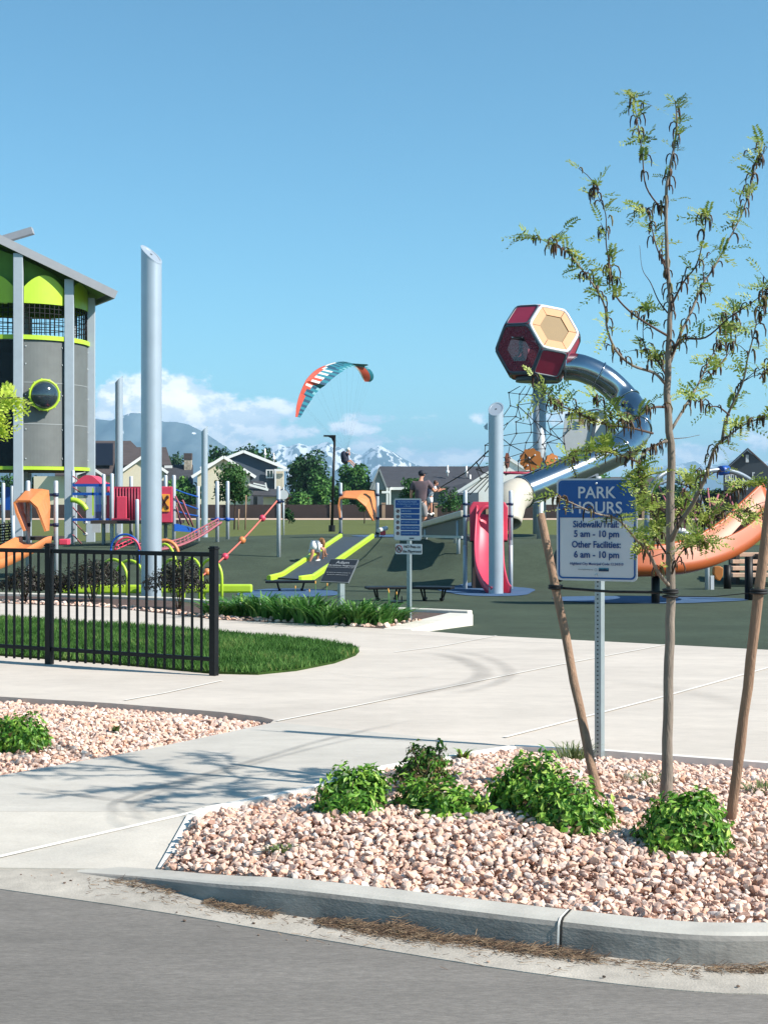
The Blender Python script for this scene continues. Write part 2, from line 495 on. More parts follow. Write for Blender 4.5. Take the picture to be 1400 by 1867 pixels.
struct(mb.build('walkway_ramp', M_apron, recalc=False, origin=(0, 0, 0)))
# greyer newer slabs of the near walk, separate pours
sheet('walkway_slab', [(-2.73, 7.146), (-.912, 7.146), (-.402, 7.716), (-.006, 8.35), (.795, 9.055), (-.72, 10.04), (-1.47, 8.9), (-2.09, 8.1)], M_apron, .004)

def strip(mb, pts, w, z):
    pts = [Vector((p[0], p[1], 0)) for p in pts]; vs = []
    for i, p in enumerate(pts):
        a = pts[max(0, i-1)]; b = pts[min(len(pts)-1, i+1)]
        t = (b-a).normalized(); nn = Vector((-t.y, t.x, 0))
        vs += [p+nn*w/2+Vector((0, 0, z)), p-nn*w/2+Vector((0, 0, z))]
    mb.add(vs, [(2*i, 2*i+1, 2*i+3, 2*i+2) for i in range(len(pts)-1)])
def gp(px, py): p = P(px, py); return (p.x, p.y)
mb = MB()
for ln, w in (([(505, 1316), (640, 1290), (1000, 1217), (1215, 1176)], .022), ([(920, 1346), (1060, 1310), (1215, 1270), (1420, 1213)], .028),
              ([(228, 1278), (300, 1265), (405, 1242)], .022), ([(720, 1190), (800, 1180), (905, 1160)], .02)):
    strip(mb, [gp(*q) for q in ln], w*1.15, .0062)
def rz_(y): return lerp(-.139, .0045, (y-6.62)/.53)
vs = []
for k_ in range(11):
    x_, y_ = lerp(-1.80, -.905, k_/8), lerp(6.69, 7.145, k_/8); vs += [Vector((x_-.004, y_+.010, rz_(y_+.010)+.0025)), Vector((x_+.004, y_-.010, rz_(y_-.010)+.0025))]
mb.add(vs, [(2*i, 2*i+1, 2*i+3, 2*i+2) for i in range(8)])
struct(mb.build('walkway_joints', M_joint, origin=(0, 0, 0)))
# pale edging strip against the near bed
mb = MB(); 
ed = resample([Vector((*Ap, -.135)), Vector((*Bp, .004)), Vector((*Cp, .0)), Vector((*Dp, .0)), Vector((*Ep, .0)), Vector((*Fp, 0)), Vector((*Gp, 0)), Vector((*Hp, 0))], 60)
for a, b in zip(ed, ed[1:]):
    mb.beam(a+Vector((0, 0, -.046)), b+Vector((0, 0, -.046)), .05, .11)
struct(mb.build('bed_edging', M_joint, origin=(0, 0, 0)))
# tyre scuffs: faint, soft edged
m = bpy.data.materials.new('tyre_scuff'); m.use_nodes = True; nt = m.node_tree
b = nt.nodes['Principled BSDF']; b.inputs['Base Color'].default_value = (.10, .10, .105, 1); b.inputs['Roughness'].default_value = .9
uv = nt.nodes.new('ShaderNodeAttribute'); uv.attribute_name = 'rnd'
tc = nt.nodes.new('ShaderNodeTexCoord'); nz = nt.nodes.new('ShaderNodeTexNoise'); nz.inputs['Scale'].default_value = 5; nz.inputs['Detail'].default_value = 10
nt.links.new(tc.outputs['Object'], nz.inputs['Vector'])
mm = nt.nodes.new('ShaderNodeMath'); mm.operation = 'MULTIPLY'; nt.links.new(uv.outputs['Fac'], mm.inputs[0]); nt.links.new(nz.outputs['Fac'], mm.inputs[1])
m3 = nt.nodes.new('ShaderNodeMath'); m3.operation = 'MULTIPLY'; m3.inputs[1].default_value = .40; nt.links.new(mm.outputs[0], m3.inputs[0])
tr = nt.nodes.new('ShaderNodeBsdfTransparent'); ms = nt.nodes.new('ShaderNodeMixShader')
nt.links.new(m3.outputs[0], ms.inputs[0]); nt.links.new(tr.outputs[0], ms.inputs[1]); nt.links.new(b.outputs[0], ms.inputs[2])
nt.links.new(ms.outputs[0], nt.nodes['Material Output'].inputs['Surface'])
mb = MB()
def scuff(pix, w, k=1.0, z=.0125):
    pts = curve_pts([Vector((*gp(*q), 0)) for q in pix], 6); vs = []; rs = []
    for i, p in enumerate(pts):
        a = pts[max(0, i-1)]; b_ = pts[min(len(pts)-1, i+1)]
        t = (b_-a).normalized(); nn = Vector((-t.y, t.x, 0)); e = min(1, min(i, len(pts)-1-i)/4)
        for o_, r_ in ((-.5, 0), (-.2, 1), (.2, 1), (.5, 0)):
            vs.append(p+nn*w*o_+Vector((0, 0, z))); rs.append(r_*k*e)
    o = len(mb.v); mb.add(vs, [(4*i+j_, 4*i+j_+1, 4*i+j_+5, 4*i+j_+4) for i in range(len(pts)-1) for j_ in range(3)])
    mb.r[o:] = rs
scuff([(280, 1500), (220, 1490), (205, 1472), (240, 1455), (320, 1430), (480, 1385), (600, 1350), (760, 1315)], .07)
scuff([(290, 1495), (245, 1480), (240, 1468), (280, 1452), (380, 1420), (560, 1370), (700, 1338)], .06, .8)
scuff([(760, 1190), (830, 1200), (880, 1225), (860, 1245), (780, 1262), (640, 1285)], .22, .8)
scuff([(800, 1185), (880, 1198), (930, 1225), (900, 1250), (800, 1272)], .16, .6)
scuff([(640, 1155), (760, 1160), (900, 1170), (1060, 1178)], .12, .55)
scuff([(0, 1432), (120, 1450), (240, 1467), (350, 1485)], .05, .9)
scuff([(60, 1515), (180, 1520), (300, 1500)], .25, .35)
scuff([(1100, 1240), (1250, 1262), (1400, 1300)], .3, .35)
scuff([(560, 1225), (700, 1240), (820, 1232)], .08, .5)
struct(mb.build('tyre_scuffs', m, origin=(0, 0, 0)))
# stained grime on the road
# playground rubber, far lawn
grid_sheet('rubber_ground', -34, 34, 12.0, 52.5, 120, 160, M_rubber, lambda x, y: gz(x, y))
grid_sheet('lawn_ground', -110, 110, 50.0, 186, 60, 90, M_lawn, lambda x, y: gz(x, y)+.012)
def blob(name, c, rx, ry, m, z=.006, wob=.06, ph=0):
    mb = MB(); vs = [Vector((c[0], c[1], gz(*c)+z))]; nr, na = 10, 44
    for i in range(1, nr+1):
        for j_ in range(na):
            a = 2*math.pi*j_/na; k = (1+wob*math.sin(3*a+ph)+wob*.6*math.sin(5*a+2*ph))*i/nr
            x, y = c[0]+rx*k*math.cos(a), c[1]+ry*k*math.sin(a); vs.append(Vector((x, y, gz(x, y)+z)))
    fs = [(0, 1+j_, 1+(j_+1) % na) for j_ in range(na)]
    fs += [(1+(i-1)*na+j_, 1+i*na+j_, 1+i*na+(j_+1) % na, 1+(i-1)*na+(j_+1) % na) for i in range(1, nr) for j_ in range(na)]
    mb.add(vs, fs, smooth=True); return struct(mb.build(name, m, recalc=False, origin=(0, 0, 0)))
blob('blue_rubber_patch', (2.12, 30.4), .98, 2.2, M_blue, .010)
blob('blue_rubber_patch', (4.75, 27.0), 1.75, 1.25, M_blue, .010, ph=1)
blob('blue_rubber_patch', (-1.9, 29.4), 1.0, 1.9, M_blue, .010, ph=2)
blob('blue_rubber_patch', (.75, 43.2), 1.7, 1.6, M_blue, .010, ph=3)

# ---- planting bed behind the walk
pb = [(0.02, 17.5), (-.94, 18.2), (-2.09, 18.8), (-3.9, 21.0), (-5.7, 21.9), (-9, 23.4), (-9.5, 24.6), (-5.2, 23.3), (-3.2, 22.4), (-1.7, 20.9), (.3, 20.2), (1.0, 19.75)]
sheet('planting_bed', pb, M_soil, .004, skirt=.3)
# bed rim
mb = MB(); rim = [(1.15, 19.75), (.3, 20.25), (-1.7, 20.95), (-3.2, 22.45), (-5.2, 23.35), (-9.5, 24.65)]
for a, b_ in zip(rim, rim[1:]): mb.beam((a[0], a[1], -.07), (b_[0], b_[1], -.07), .14, .24)
M_white_conc = mat('pale_concrete', '#cfc9bd', .8, var=.10, vscale=5, bump=.2)
struct(mb.build('bed_rim', M_white_conc, origin=(0, 0, 0), bevel=.015))
mb = MB()
vs = [(-.02, 17.42, .012), (.33, 17.33, .012), (1.18, 19.55, .025), (.86, 19.72, .025), (-.02, 17.42, -.05), (.33, 17.33, -.05), (1.18, 19.55, -.3), (.86, 19.72, -.3)]
mb.add(vs, [(0, 1, 2, 3), (0, 4, 5, 1), (1, 5, 6, 2), (2, 6, 7, 3), (3, 7, 4, 0), (4, 7, 6, 5)])
struct(mb.build('bed_kerb', M_white_conc, origin=(0, 0, 0), bevel=.02))

# ---- gravel
def rock_variants(nv=14):
    out = []
    bm = bmesh.new(); bmesh.ops.create_icosphere(bm, subdivisions=2, radius=1.0)
    base = np.array([v.co[:] for v in bm.verts]); fc = np.array([[v.index for v in f.verts] for f in bm.faces]); bm.free()
    for _ in range(nv):
        V = base.copy()
        for _k in range(11):
            d = rng.normal(0, 1, 3); d /= np.linalg.norm(d); h = rng.uniform(.42, .80)
            s_ = V@d; over = np.maximum(s_-h, 0); V -= over[:, None]*d
        V += rng.normal(0, .025, V.shape)
        V *= np.array([1, rng.uniform(.65, .95), rng.uniform(.5, .75)])
        out.append(V)
    return out, fc
ROCKS, RF = rock_variants()
def gravel(name, poly, zf, spacing, smin, smax, label, m=M_stone, layers=2, margin=.02):
    xs = [p[0] for p in poly]; ys = [p[1] for p in poly]; VV = []; FF = []; RR = []; o = 0
    for lay in range(layers):
        x = min(xs)
        while x < max(xs):
            y = min(ys)
            while y < max(ys):
                px, py = x+random.uniform(-.5, .5)*spacing, y+random.uniform(-.5, .5)*spacing
                y += spacing
                if not in_poly(px, py, poly) or poly_dist(px, py, poly) < margin: continue
                s_ = random.uniform(smin, smax)*(1.3 if random.random() < .08 else 1)
                e = Matrix.Rotation(random.uniform(0, 6.28), 3, 'Z') @ Matrix.Rotation(random.gauss(0, .45), 3, 'X') @ Matrix.Rotation(random.gauss(0, .45), 3, 'Y')
                V = ROCKS[random.randrange(len(ROCKS))]@np.array(e).T*s_
                V = V+np.array([px, py, zf(px, py)+(lay-.35)*smax*.55+random.uniform(-.3, .3)*smax])
                VV.append(V); FF.append(RF+o); o += len(V); RR.append(np.full(len(V), random.random()))
            x += spacing
    ob = np_build(name, np.concatenate(VV), np.concatenate(FF), m, np.concatenate(RR), smooth=False)
    return tag(ob, kind='stuff')
near_bed = [(x, y) for x, y in KB if x > -1.06]+[(4.6, 7.4), Hp, Gp, Fp, Ep, Dp, Cp, Bp, Ap]
def zbase(x, y):
    ky = pw(x, [(a, b) for a, b in KB]); zk = -.15+pw(x, [(p.x, p.z) for p in KC])
    return lerp(min(-.05, zk-.012), pw(x, [(.7, -.022), (1.2, -.05)]), sst((y-ky)/.55))
def znear(x, y): return zbase(x, y)+.09*sst(min(poly_dist(x, y, near_bed), .9)/.9)
sheet('gravel_bed', near_bed, M_stonebase, 0, zf=zbase, skirt=.12)
view_bed = [(x, y) for x, y in KB if -1.06 < x < 2.5]+[(2.75, 5.8), (3.1, 8.05), Gp, Fp, Ep, Dp, Cp, Bp, Ap]
def ringwide(x, y): return zbase(x, y)+.085*sst(min(poly_dist(x, y, near_bed), .9)/.9)
gravel('gravel', view_bed, ringwide, .034, .011, .031, None, margin=.022)
gravel('gravel_fines', view_bed, lambda x, y: ringwide(x, y)+.012, .030, .003, .0085, None, layers=1, margin=.02)
left_bed = bed_back[1:]+bed_front+[(-3.6, 7.0), (-3.9, 11.9)]
sheet('gravel_bed', left_bed+[], M_stonebase, -.06)
lb_view = [p for p in bed_back[1:]]+[(-1.48, 8.9), (-2.1, 8.1), (-2.5, 7.9), (-3.5, 11.7)]
def zleft(x, y): return -.055+.03*sst(min(poly_dist(x, y, left_bed), .6)/.6)
gravel('gravel', lb_view, zleft, .036, .012, .032, None, margin=.02)
pg = [(0.02, 17.5), (-.94, 18.2), (-2.09, 18.8), (-3.9, 21.0), (-5.7, 21.9), (-6.6, 22.4), (-6.8, 22.8), (-5.7, 22.4), (-3.9, 21.5), (-2.1, 19.2), (-.9, 18.9), (.55, 18.6)]
gravel('gravel', pg, lambda x, y: 0.012, .085, .035, .06, None, layers=1, margin=.03)
# ---- near lawn: soil-green base and blades
lawn = [gp(*q) for q in ((-260, 1186), (0, 1196), (200, 1211), (385, 1229), (470, 1231), (540, 1224), (610, 1210), (648, 1196), (655, 1189), (640, 1181), (560, 1170), (400, 1156), (200, 1141), (0, 1130), (-260, 1118))]
M_turf = mat('turf_base', '#33481f', .95, var=.3, vscale=8, bump=1, bscale=60, spec=.1)
sheet('lawn', lawn, M_turf, .02, skirt=.03)
M_blade = mat('grass_blade', '#4c7a2a', .7, attr=['#2a4a1e', '#3b6327', '#4c7633', '#618743', '#97955a'], var=.1, transl=.3, spec=.25)
xs = [p[0] for p in lawn]; ys = [p[1] for p in lawn]
pts = []
while len(pts) < 60000:
    x = random.uniform(-5.2, max(xs)); y = random.uniform(min(ys), max(ys))
    if in_poly(x, y, lawn): pts.append((x, y))
pts = np.array(pts); n = len(pts)
ph = rng.uniform(0, 2*np.pi, n)
clump = np.array([noise.noise(Vector((p[0]*1.6, p[1]*1.6, 0))) for p in pts])
h = rng.uniform(.03, .065, n)*(1+.45*clump); lean = rng.normal(0, .4, (n, 2))*h[:, None]; w = .0065
z = np.full(n, .02)
b0 = np.c_[pts[:, 0]+np.cos(ph)*w, pts[:, 1]+np.sin(ph)*w, z]; b1 = np.c_[pts[:, 0]-np.cos(ph)*w, pts[:, 1]-np.sin(ph)*w, z]
tp = np.c_[pts+lean, z+h]
V = np.stack([b0, b1, tp], 1).reshape(-1, 3)
Fc = np.arange(3*n).reshape(-1, 3)
rr = np.clip(.42+.5*clump+rng.normal(0, .16, n), 0, 1)
tag(np_build('grass', V, Fc, M_blade, np.repeat(rr, 3)), kind='stuff')
# pale gravel strip under the far wall
M_pale = mat('pale_gravel', '#bfa48e', .95, var=.2, vscale=3)
grid_sheet('gravel_strip', -110, 110, 158, 183, 2, 8, M_pale, lambda x, y: gz(x, y)+.035)
# ---- dry needles and dirt in the gutter
M_needle = mat('dry_needles', '#7d5a3d', .9, attr=['#3d2c22', '#5a4433', '#77604a', '#8f7a60', '#4c3a30'], var=.15)
VV, FF, RR = [], [], []; o_ = 0
for _ in range(130):
    x_ = random.uniform(-1.6, 1.7); y_ = pw(x_, [(p.x, p.y) for p in KC])-abs(random.gauss(.05, .13))
    s_ = random.choice((.003, .004, .004, .006, .009)); zz_ = -.146 if y_ > pw(x_, EDGE) else -.151
    q_ = ROCKS[random.randrange(len(ROCKS))]*s_+np.array([x_, y_, zz_+s_*.3]); VV.append(q_); FF.append(RF+o_); o_ += len(q_); RR.append(np.full(len(q_), random.random()))
tag(np_build('pebbles', np.concatenate(VV), np.concatenate(FF), mat('pebble', '#5a4a40', .9, attr=['#2e2824', '#5c4c42', '#8a7463', '#b59a86'], var=.1), np.concatenate(RR)), kind='stuff')
V = []; rr = []
def needles(x0, x1, cnt, wid, hgt, off=.05):
    pk = [p for p in KC]
    for _ in range(cnt):
        x = random.uniform(x0, x1)
        y = pw(x, [(p.x, p.y) for p in pk])-off*random.random()-abs(random.gauss(0, wid))
        z = -.142+abs(random.gauss(0, hgt))*max(0, 1-abs((x-(x0+x1)/2)/(x1-x0)*1.8))
        a = random.gauss(-.35, .6); L_ = random.uniform(.02, .055); e = random.gauss(0, .25)
        d = Vector((math.cos(a)*math.cos(e), math.sin(a)*math.cos(e), math.sin(e)))*L_; s_ = Vector((-math.sin(a), math.cos(a), .6)).normalized()*.0013
        p = Vector((x, y, z))
        V.extend([p+s_, p-s_, p+d-s_*.6, p+d+s_*.6]); rr.extend([random.random()]*4)
needles(-.28, .0, 700, .03, .012)
needles(-.12, .22, 900, .045, .018)
needles(.2, .5, 500, .025, .010)
needles(.42, .75, 620, .035, .012)
needles(-.05, .12, 220, .03, .03)
needles(-.75, -.45, 420, .03, .01)
needles(-1.2, -.9, 160, .03, .006)
needles(-1.3, .6, 260, .12, .003)
needles(1.12, 1.9, 700, .02, .012)
needles(-.2, 1.1, 500, .06, .004)
V = np.array([tuple(v) for v in V]); Fc = np.arange(len(V)).reshape(-1, 4)
tag(np_build('dry_needles', V, Fc, M_needle, rr), kind='stuff')
# ================================================================ FOREGROUND
M_galv = mat('galvanised_steel', '#9aa5a8', .45, metal=.55, var=.10, vscale=9, bump=.1)
M_hole = mat('dark_hole', '#1b1f22', .9)
M_signw = mat('sign_white', '#c9ccd0', .45, var=.04)
M_signb = mat('sign_blue', '#0d4f92', .45, var=.05)
M_signd = mat('sign_navy_text', '#123f7c', .5, var=.03)
M_black = mat('black_paint', '#0d0f12', .5, var=.15, spec=.3)
M_wood = mat('stake_wood', '#8d715c', .85, var=.30, vscale=6, stretch=(6, 6, .8), bump=.6, bscale=30)
M_bark = mat('young_bark', '#7d7267', .85, var=.30, vscale=9, stretch=(3, 3, .7), bump=.5, bscale=40)
M_twig = mat('twig_bark', '#4e3b33', .8, var=.25, vscale=12)
M_strap = mat('black_strap', '#15171a', .7)
M_bolt = mat('bolt_metal', '#c5ccd0', .35, metal=.8)

def rrect(w, h, r, n=5):
    out = []
    for cx, cy, a0 in ((w/2-r, h/2-r, 0), (-w/2+r, h/2-r, 90), (-w/2+r, -h/2+r, 180), (w/2-r, -h/2+r, 270)):
        for i in range(n+1):
            a = R(a0+90*i/n); out.append((cx+r*math.cos(a), cy+r*math.sin(a)))
    return out
def plate(mb, c, rot, w, h, r, y, th=.002, mi=0, off=(0, 0)):
    pts = [c+rot @ Vector((px+off[0], y, pz+off[1])) for px, pz in rrect(w, h, r)]
    mb.prism(pts, rot @ Vector((0, th, 0)), mi)
UPR = Matrix.Rotation(R(90), 3, 'X')

# ---- park hours sign
def sign_post(mb_post, mb_holes, base, h, rot, w=.045, hole=True, pitch=.0254):
    mb_post.box(base+Vector((0, 0, h/2)), (w, w, h), rot)
    if hole:
        z = .03
        while z < h-.02:
            for nx, ny in ((0, -1), (-1, 0)):
                nrm = rot @ Vector((nx, ny, 0)); c = base+nrm*(w/2+.0008)+Vector((0, 0, z))
                u = nrm.cross(Vector((0, 0, 1)))
                mb_holes.add([c+u*.0055*math.cos(a)+Vector((0, 0, .0055*math.sin(a))) for a in [k*math.pi/3 for k in range(6)]], [tuple(range(6))])
            z += pitch
sb = P(1093, 1372, 0.0); SD = sb.y
t = thing('park_hours_sign', sb, 'blue and white rectangular park hours sign on a perforated square steel post', 'sign')
rot = Matrix.Rotation(R(-25), 3, 'Z')
mp, mh = MB(), MB(); prot = Matrix.Rotation(R(-38), 3, 'Z')
sign_post(mp, mh, sb-Vector((0, 0, .05)), 1.68, prot)
mp.build('sign_post', M_galv, t, bevel=.003)
mh.build('post_holes', M_hole, t, recalc=False)
sc = at(1091, 965.5, SD)+rot @ Vector((0, -.040, 0))
W_, H_ = .498, .612
mb = MB(); plate(mb, sc, rot, W_, H_, .03, 0, .003)
mb.build('sign_face', M_signw, t)
mb = MB()
o1, o2 = rrect(W_-.022, H_-.022, .027), rrect(W_-.042, H_-.042, .019)
vs = [sc+rot @ Vector((x, -.0022, z)) for x, z in o1]+[sc+rot @ Vector((x, -.0022, z)) for x, z in o2]
k = len(o1); mb.add(vs, [(i, (i+1) % k, (i+1) % k+k, i+k) for i in range(k)])
top = [(x, z) for x, z in rrect(W_-.0425, H_-.0425, .019) if z > .05]
zb = H_/2-.235
pl = sorted([q for q in rrect(W_-.0425, H_-.0425, .019) if q[1] > 0 and q[0] >= 0], key=lambda q: math.atan2(q[1]-.2, q[0]))
hw = (W_-.0425)/2
poly = [(-hw, zb), (hw, zb)]+[(x, z) for x, z in rrect(W_-.0425, H_-.0425, .019)[:12]]
mb.add([sc+rot @ Vector((x, -.0026, z)) for x, z in poly], [tuple(range(len(poly)))])
mb.build('blue_field', M_signb, t, recalc=False)
tr_ = rot @ UPR
def stext(s, size, x, z, m, bold, sx=1.0, y=-.0045):
    text(s, size, t, 'lettering', m, sc+rot @ Vector((x, y, z)), tr_, bold=bold, sx=sx)
# heights surveyed from the panel: top of panel is z=+.306
stext('PARK', .098, .0, .218, M_signw, .012, .98)
stext('HOURS', .098, .0, .128, M_signw, .012, .98)
stext('Sidewalk/Trail:', .056, -.004, .030, M_signd, .020, .86)
stext('5 am - 10 pm', .056, .0, -.027, M_signd, .020, .93)
stext('Other Facilities:', .056, -.002, -.091, M_signd, .020, .84)
stext('6 am - 10 pm', .056, .0, -.151, M_signd, .020, .93)
stext('Highland City Municipal Code 12.24.010', .0215, 0, -.205, M_signd, .01, .94)
M_signg = mat('sign_small_grey', '#7c868e', .5)
text('www.highlandcity.org', .0105, t, 'lettering', M_signg, sc+rot @ Vector((-.068, -.0045, -.2385)), tr_)
mb = MB(); plate(mb, sc, rot, .062, .020, .003, -.0045, .001, off=(.045, -.238)); mb.build('city_emblem', mat('emblem_navy', '#0c2f4c', .5), t)
mb = MB()
mb.add([sc+rot @ Vector((.045+x, -.006, -.238+z)) for x, z in ((-.029, .001), (-.018, .006), (-.006, .003), (.006, .007), (.029, .001), (.029, .0085), (-.029, .0085))], [tuple(range(7))])
mb.build('emblem_band', mat('emblem_teal', '#2b86a8', .5), t, recalc=False)
mb = MB(); mb.torus(sc+rot @ Vector((-.004, -.005, -.240)), rot @ Vector((0, 1, 0)), .007, .0009, 14, 4); mb.build('small_seal', M_signg, t)
mb = MB()
for x, z in ((0, .276), (0, -.27)): mb.sphere(sc+rot @ Vector((x, -.005, z)), .0075, 10, 6)
build_split(mb, 'bolt', M_bolt, t)

# ---- playground rules sign
rb = P(746, 1131, 0.0)
t = thing('playground_rules_sign', rb, 'tall blue rules sign with five pictogram rows above a small no pets plate', 'sign')
rot = Matrix.Rotation(R(-25), 3, 'Z'); D0 = rb.y
mp = MB(); mp.box(rb+Vector((0, 0, .76)), (.05, .05, 1.55), rot); mp.build('sign_post', M_galv, t, bevel=.004)
mk = D0/F
sc = at(745, 947, D0)+rot @ Vector((0, -.035, 0)); W_, H_ = 52*mk*1.06, 77*mk
mb = MB(); plate(mb, sc, rot, W_, H_, .03, 0, .003); mb.build('sign_face', M_signw, t)
mb = MB()
o1, o2 = rrect(W_-.002, H_-.002, .03), rrect(W_-.018, H_-.018, .024)
vs = [sc+rot @ Vector((x, -.003, z)) for x, z in o1]+[sc+rot @ Vector((x, -.003, z)) for x, z in o2]
k = len(o1); mb.add(vs, [(i, (i+1) % k, (i+1) % k+k, i+k) for i in range(k)]); mb.build('border', M_galv, t, recalc=False)
M_rb = mat('rules_blue', '#0a4488', .45, var=.05); M_rl = mat('rules_pale_text', '#7fa2c8', .5); M_icon = mat('rules_icon_maroon', '#5a2f38', .5)
mb = MB(); plate(mb, sc, rot, W_*.88, H_*.19, .008, -.004, .001, off=(0, H_*.365)); mb.build('blue_field', M_rb, t)
rows = [.197, .067, -.066, -.198, -.330]
TXT = ['SMOKING', 'ALCOHOL', 'MOTORIZED VEHICLES', 'SKATEBOARDING', 'UNLEASHED PETS, ETC']
for i, (rz, s_) in enumerate(zip(rows, TXT)):
    mb = MB(); plate(mb, sc, rot, W_*.68, H_*.108, .006, -.004, .001, off=(W_*.095, H_*rz)); mb.build('blue_field', M_rb, t)
    text(s_, .030 if len(s_) < 14 else .026, t, 'lettering', M_rl, sc+rot @ Vector((-W_*.215, -.0065, H_*rz)), rot @ UPR, bold=.01, align='LEFT', sx=.82 if len(s_) > 14 else 1)
    mb = MB(); cc = sc+rot @ Vector((-W_*.35, -.005, H_*rz)); ax = rot @ Vector((0, 1, 0))
    mb.torus(cc, ax, .019, .004, 18, 5); q = rot @ Vector((.013, 0, .013)); mb.beam(cc-q, cc+q, .006, .003, up=ax)
    mb.sphere(cc, (.007, .002, .010), 8, 5); mb.build('pictogram', M_icon, t)
for z_, s_, sz in ((.415, 'PLAYGROUND RULES', .028), (.365, 'The following are not allowed', .026), (.315, 'in this park', .022)):
    text(s_, sz, t, 'lettering', M_rl, sc+rot @ Vector((0, -.0065, H_*z_)), rot @ UPR, bold=.008, sx=.95)
mb = MB(); plate(mb, sc, rot, W_*.17, .014, .002, -.004, .001, off=(W_*.15, -H_*.445)); mb.build('city_emblem', MATS['emblem_navy'], t)
sc2 = at(747, 1001, D0)+rot @ Vector((0, -.035, 0)); w2, h2 = 50*mk*1.06, 19*mk
mb = MB(); plate(mb, sc2, rot, w2, h2, .015, 0, .003); mb.build('pets_plate', M_signw, t)
M_txt = mat('dark_text', '#20262c', .5)
text('NO Pets on', .047, t, 'lettering', M_txt, sc2+rot @ Vector((.05, -.004, .028)), rot @ UPR, bold=.02)
text('the Playground', .047, t, 'lettering', M_txt, sc2+rot @ Vector((.05, -.004, -.030)), rot @ UPR, bold=.02, sx=.9)
mb = MB(); cc = sc2+rot @ Vector((-w2*.36, -.005, 0)); ax = rot @ Vector((0, 1, 0))
mb.torus(cc, ax, .042, .006, 24, 5); q = rot @ Vector((.029, 0, -.029)); mb.beam(cc-q, cc+q, .009, .003, up=ax)
mb.build('prohibition_ring', mat('ring_red', '#7c2733', .5), t)
mb = MB(); mb.prism([cc+rot @ Vector((x*.03, -.002, z*.03)) for x, z in ((-.5, -.8), (-.2, -.8), (-.1, -.2), (.3, -.2), (.35, -.8), (.65, -.8), (.6, .2), (.1, .3), (-.2, .9), (-.7, .6), (-.45, .3))], rot @ Vector((0, .001, 0)))
mb.build('dog_pictogram', M_txt, t)

# ---- plaque
pbp = P(622, 1130, 0.0); t = thing('park_plaque', pbp, 'dark tilted engraved plaque on a grey post among the daylilies', 'plaque'); D0 = pbp.y; mk = D0/F
mb = MB(); mb.box(pbp+Vector((0, 0, .24)), (.07, .07, .50), Matrix.Rotation(R(30), 3, 'Z')); mb.build('post', M_galv, t, bevel=.004)
tl, trr, br, bl = at(603, 1019, D0+.13), at(654, 1020, D0+.02), at(635, 1063, D0-.30), at(584, 1060, D0-.19)
# a flat tilted rectangle through those corners
ux = ((trr-tl)+(br-bl))/2; uz = ((tl-bl)+(trr-br))/2; c0 = (tl+trr+br+bl)/4
uxn = ux.normalized(); un = uxn.cross(uz).normalized(); uzn = un.cross(uxn)
def PL(x, y, k=0): return c0+ux*x+uz*y-un*k
sgn = -1 if un.y > 0 else 1
mb = MB(); mb.prism([PL(-.5, -.5), PL(.5, -.5), PL(.5, .5), PL(-.5, .5)], un*.02*(-sgn))
mb.build('plaque_back', mat('plaque_edge', '#7c8286', .5, metal=.4), t)
off = un*sgn*.004
mb = MB(); mb.add([PL(-.48, -.47)+off, PL(.48, -.47)+off, PL(.48, .47)+off, PL(-.48, .47)+off], [(0, 1, 2, 3)]); mb.build('plaque_face', mat('plaque_dark', '#272b30', .4, var=.15), t, recalc=False)
M_pl = mat('plaque_text', '#8d9296', .5)
N_ = un*sgn
zax = N_.normalized(); yax = uzn; xax = yax.cross(zax)
rm = Matrix((xax, yax, zax)).transposed()
for y_, s_, sz in ((.33, 'Adam', .075), (.20, 'All-Abilities Playground', .038), (.12, 'Dedicated by the city and its many generous neighbors', .018),
                   (-.11, 'With thanks to the volunteers and families who', .017), (-.2, 'gave their time to build this place for all', .017)):
    text(s_, sz, t, 'lettering', M_pl, PL(0, y_)+off*1.8, rm, bold=.01)

# ---- plants
def leafm(name, cols, transl=.25, rough=.5): return mat(name, cols[0], rough, attr=cols, var=.10, transl=transl, spec=.4)
M_shrub = leafm('shrub_leaf', ['#75643f', '#34551d', '#467525', '#5f9230', '#7cab3e', '#9abd50', '#b6cd66'])
M_shrubd = leafm('barberry_leaf', ['#1d1a18', '#2a2222', '#2c2c1f', '#363a22'], .1)
M_stem = mat('shrub_stem', '#5b4636', .85)
def dome_pts(n, c, r, lo=-.1, fill=.35):
    u = rng.normal(0, 1, (n, 3)); u /= np.linalg.norm(u, axis=1)[:, None]
    u[:, 2] = np.where(u[:, 2] < lo, -u[:, 2]*.6, u[:, 2])
    k = np.where(rng.uniform(0, 1, n) < fill, rng.uniform(.4, .9, n), rng.uniform(.86, 1.06, n))
    bump = 1+.13*np.sin(u[:, 0]*5+c[0]*9)+.10*np.sin(u[:, 1]*7+c[1]*3)+.08*np.sin(u[:, 2]*8)
    nn = u/np.array(r); nn /= np.linalg.norm(nn, axis=1)[:, None]
    return np.array(c)+u*np.array(r)*(k*bump)[:, None], nn
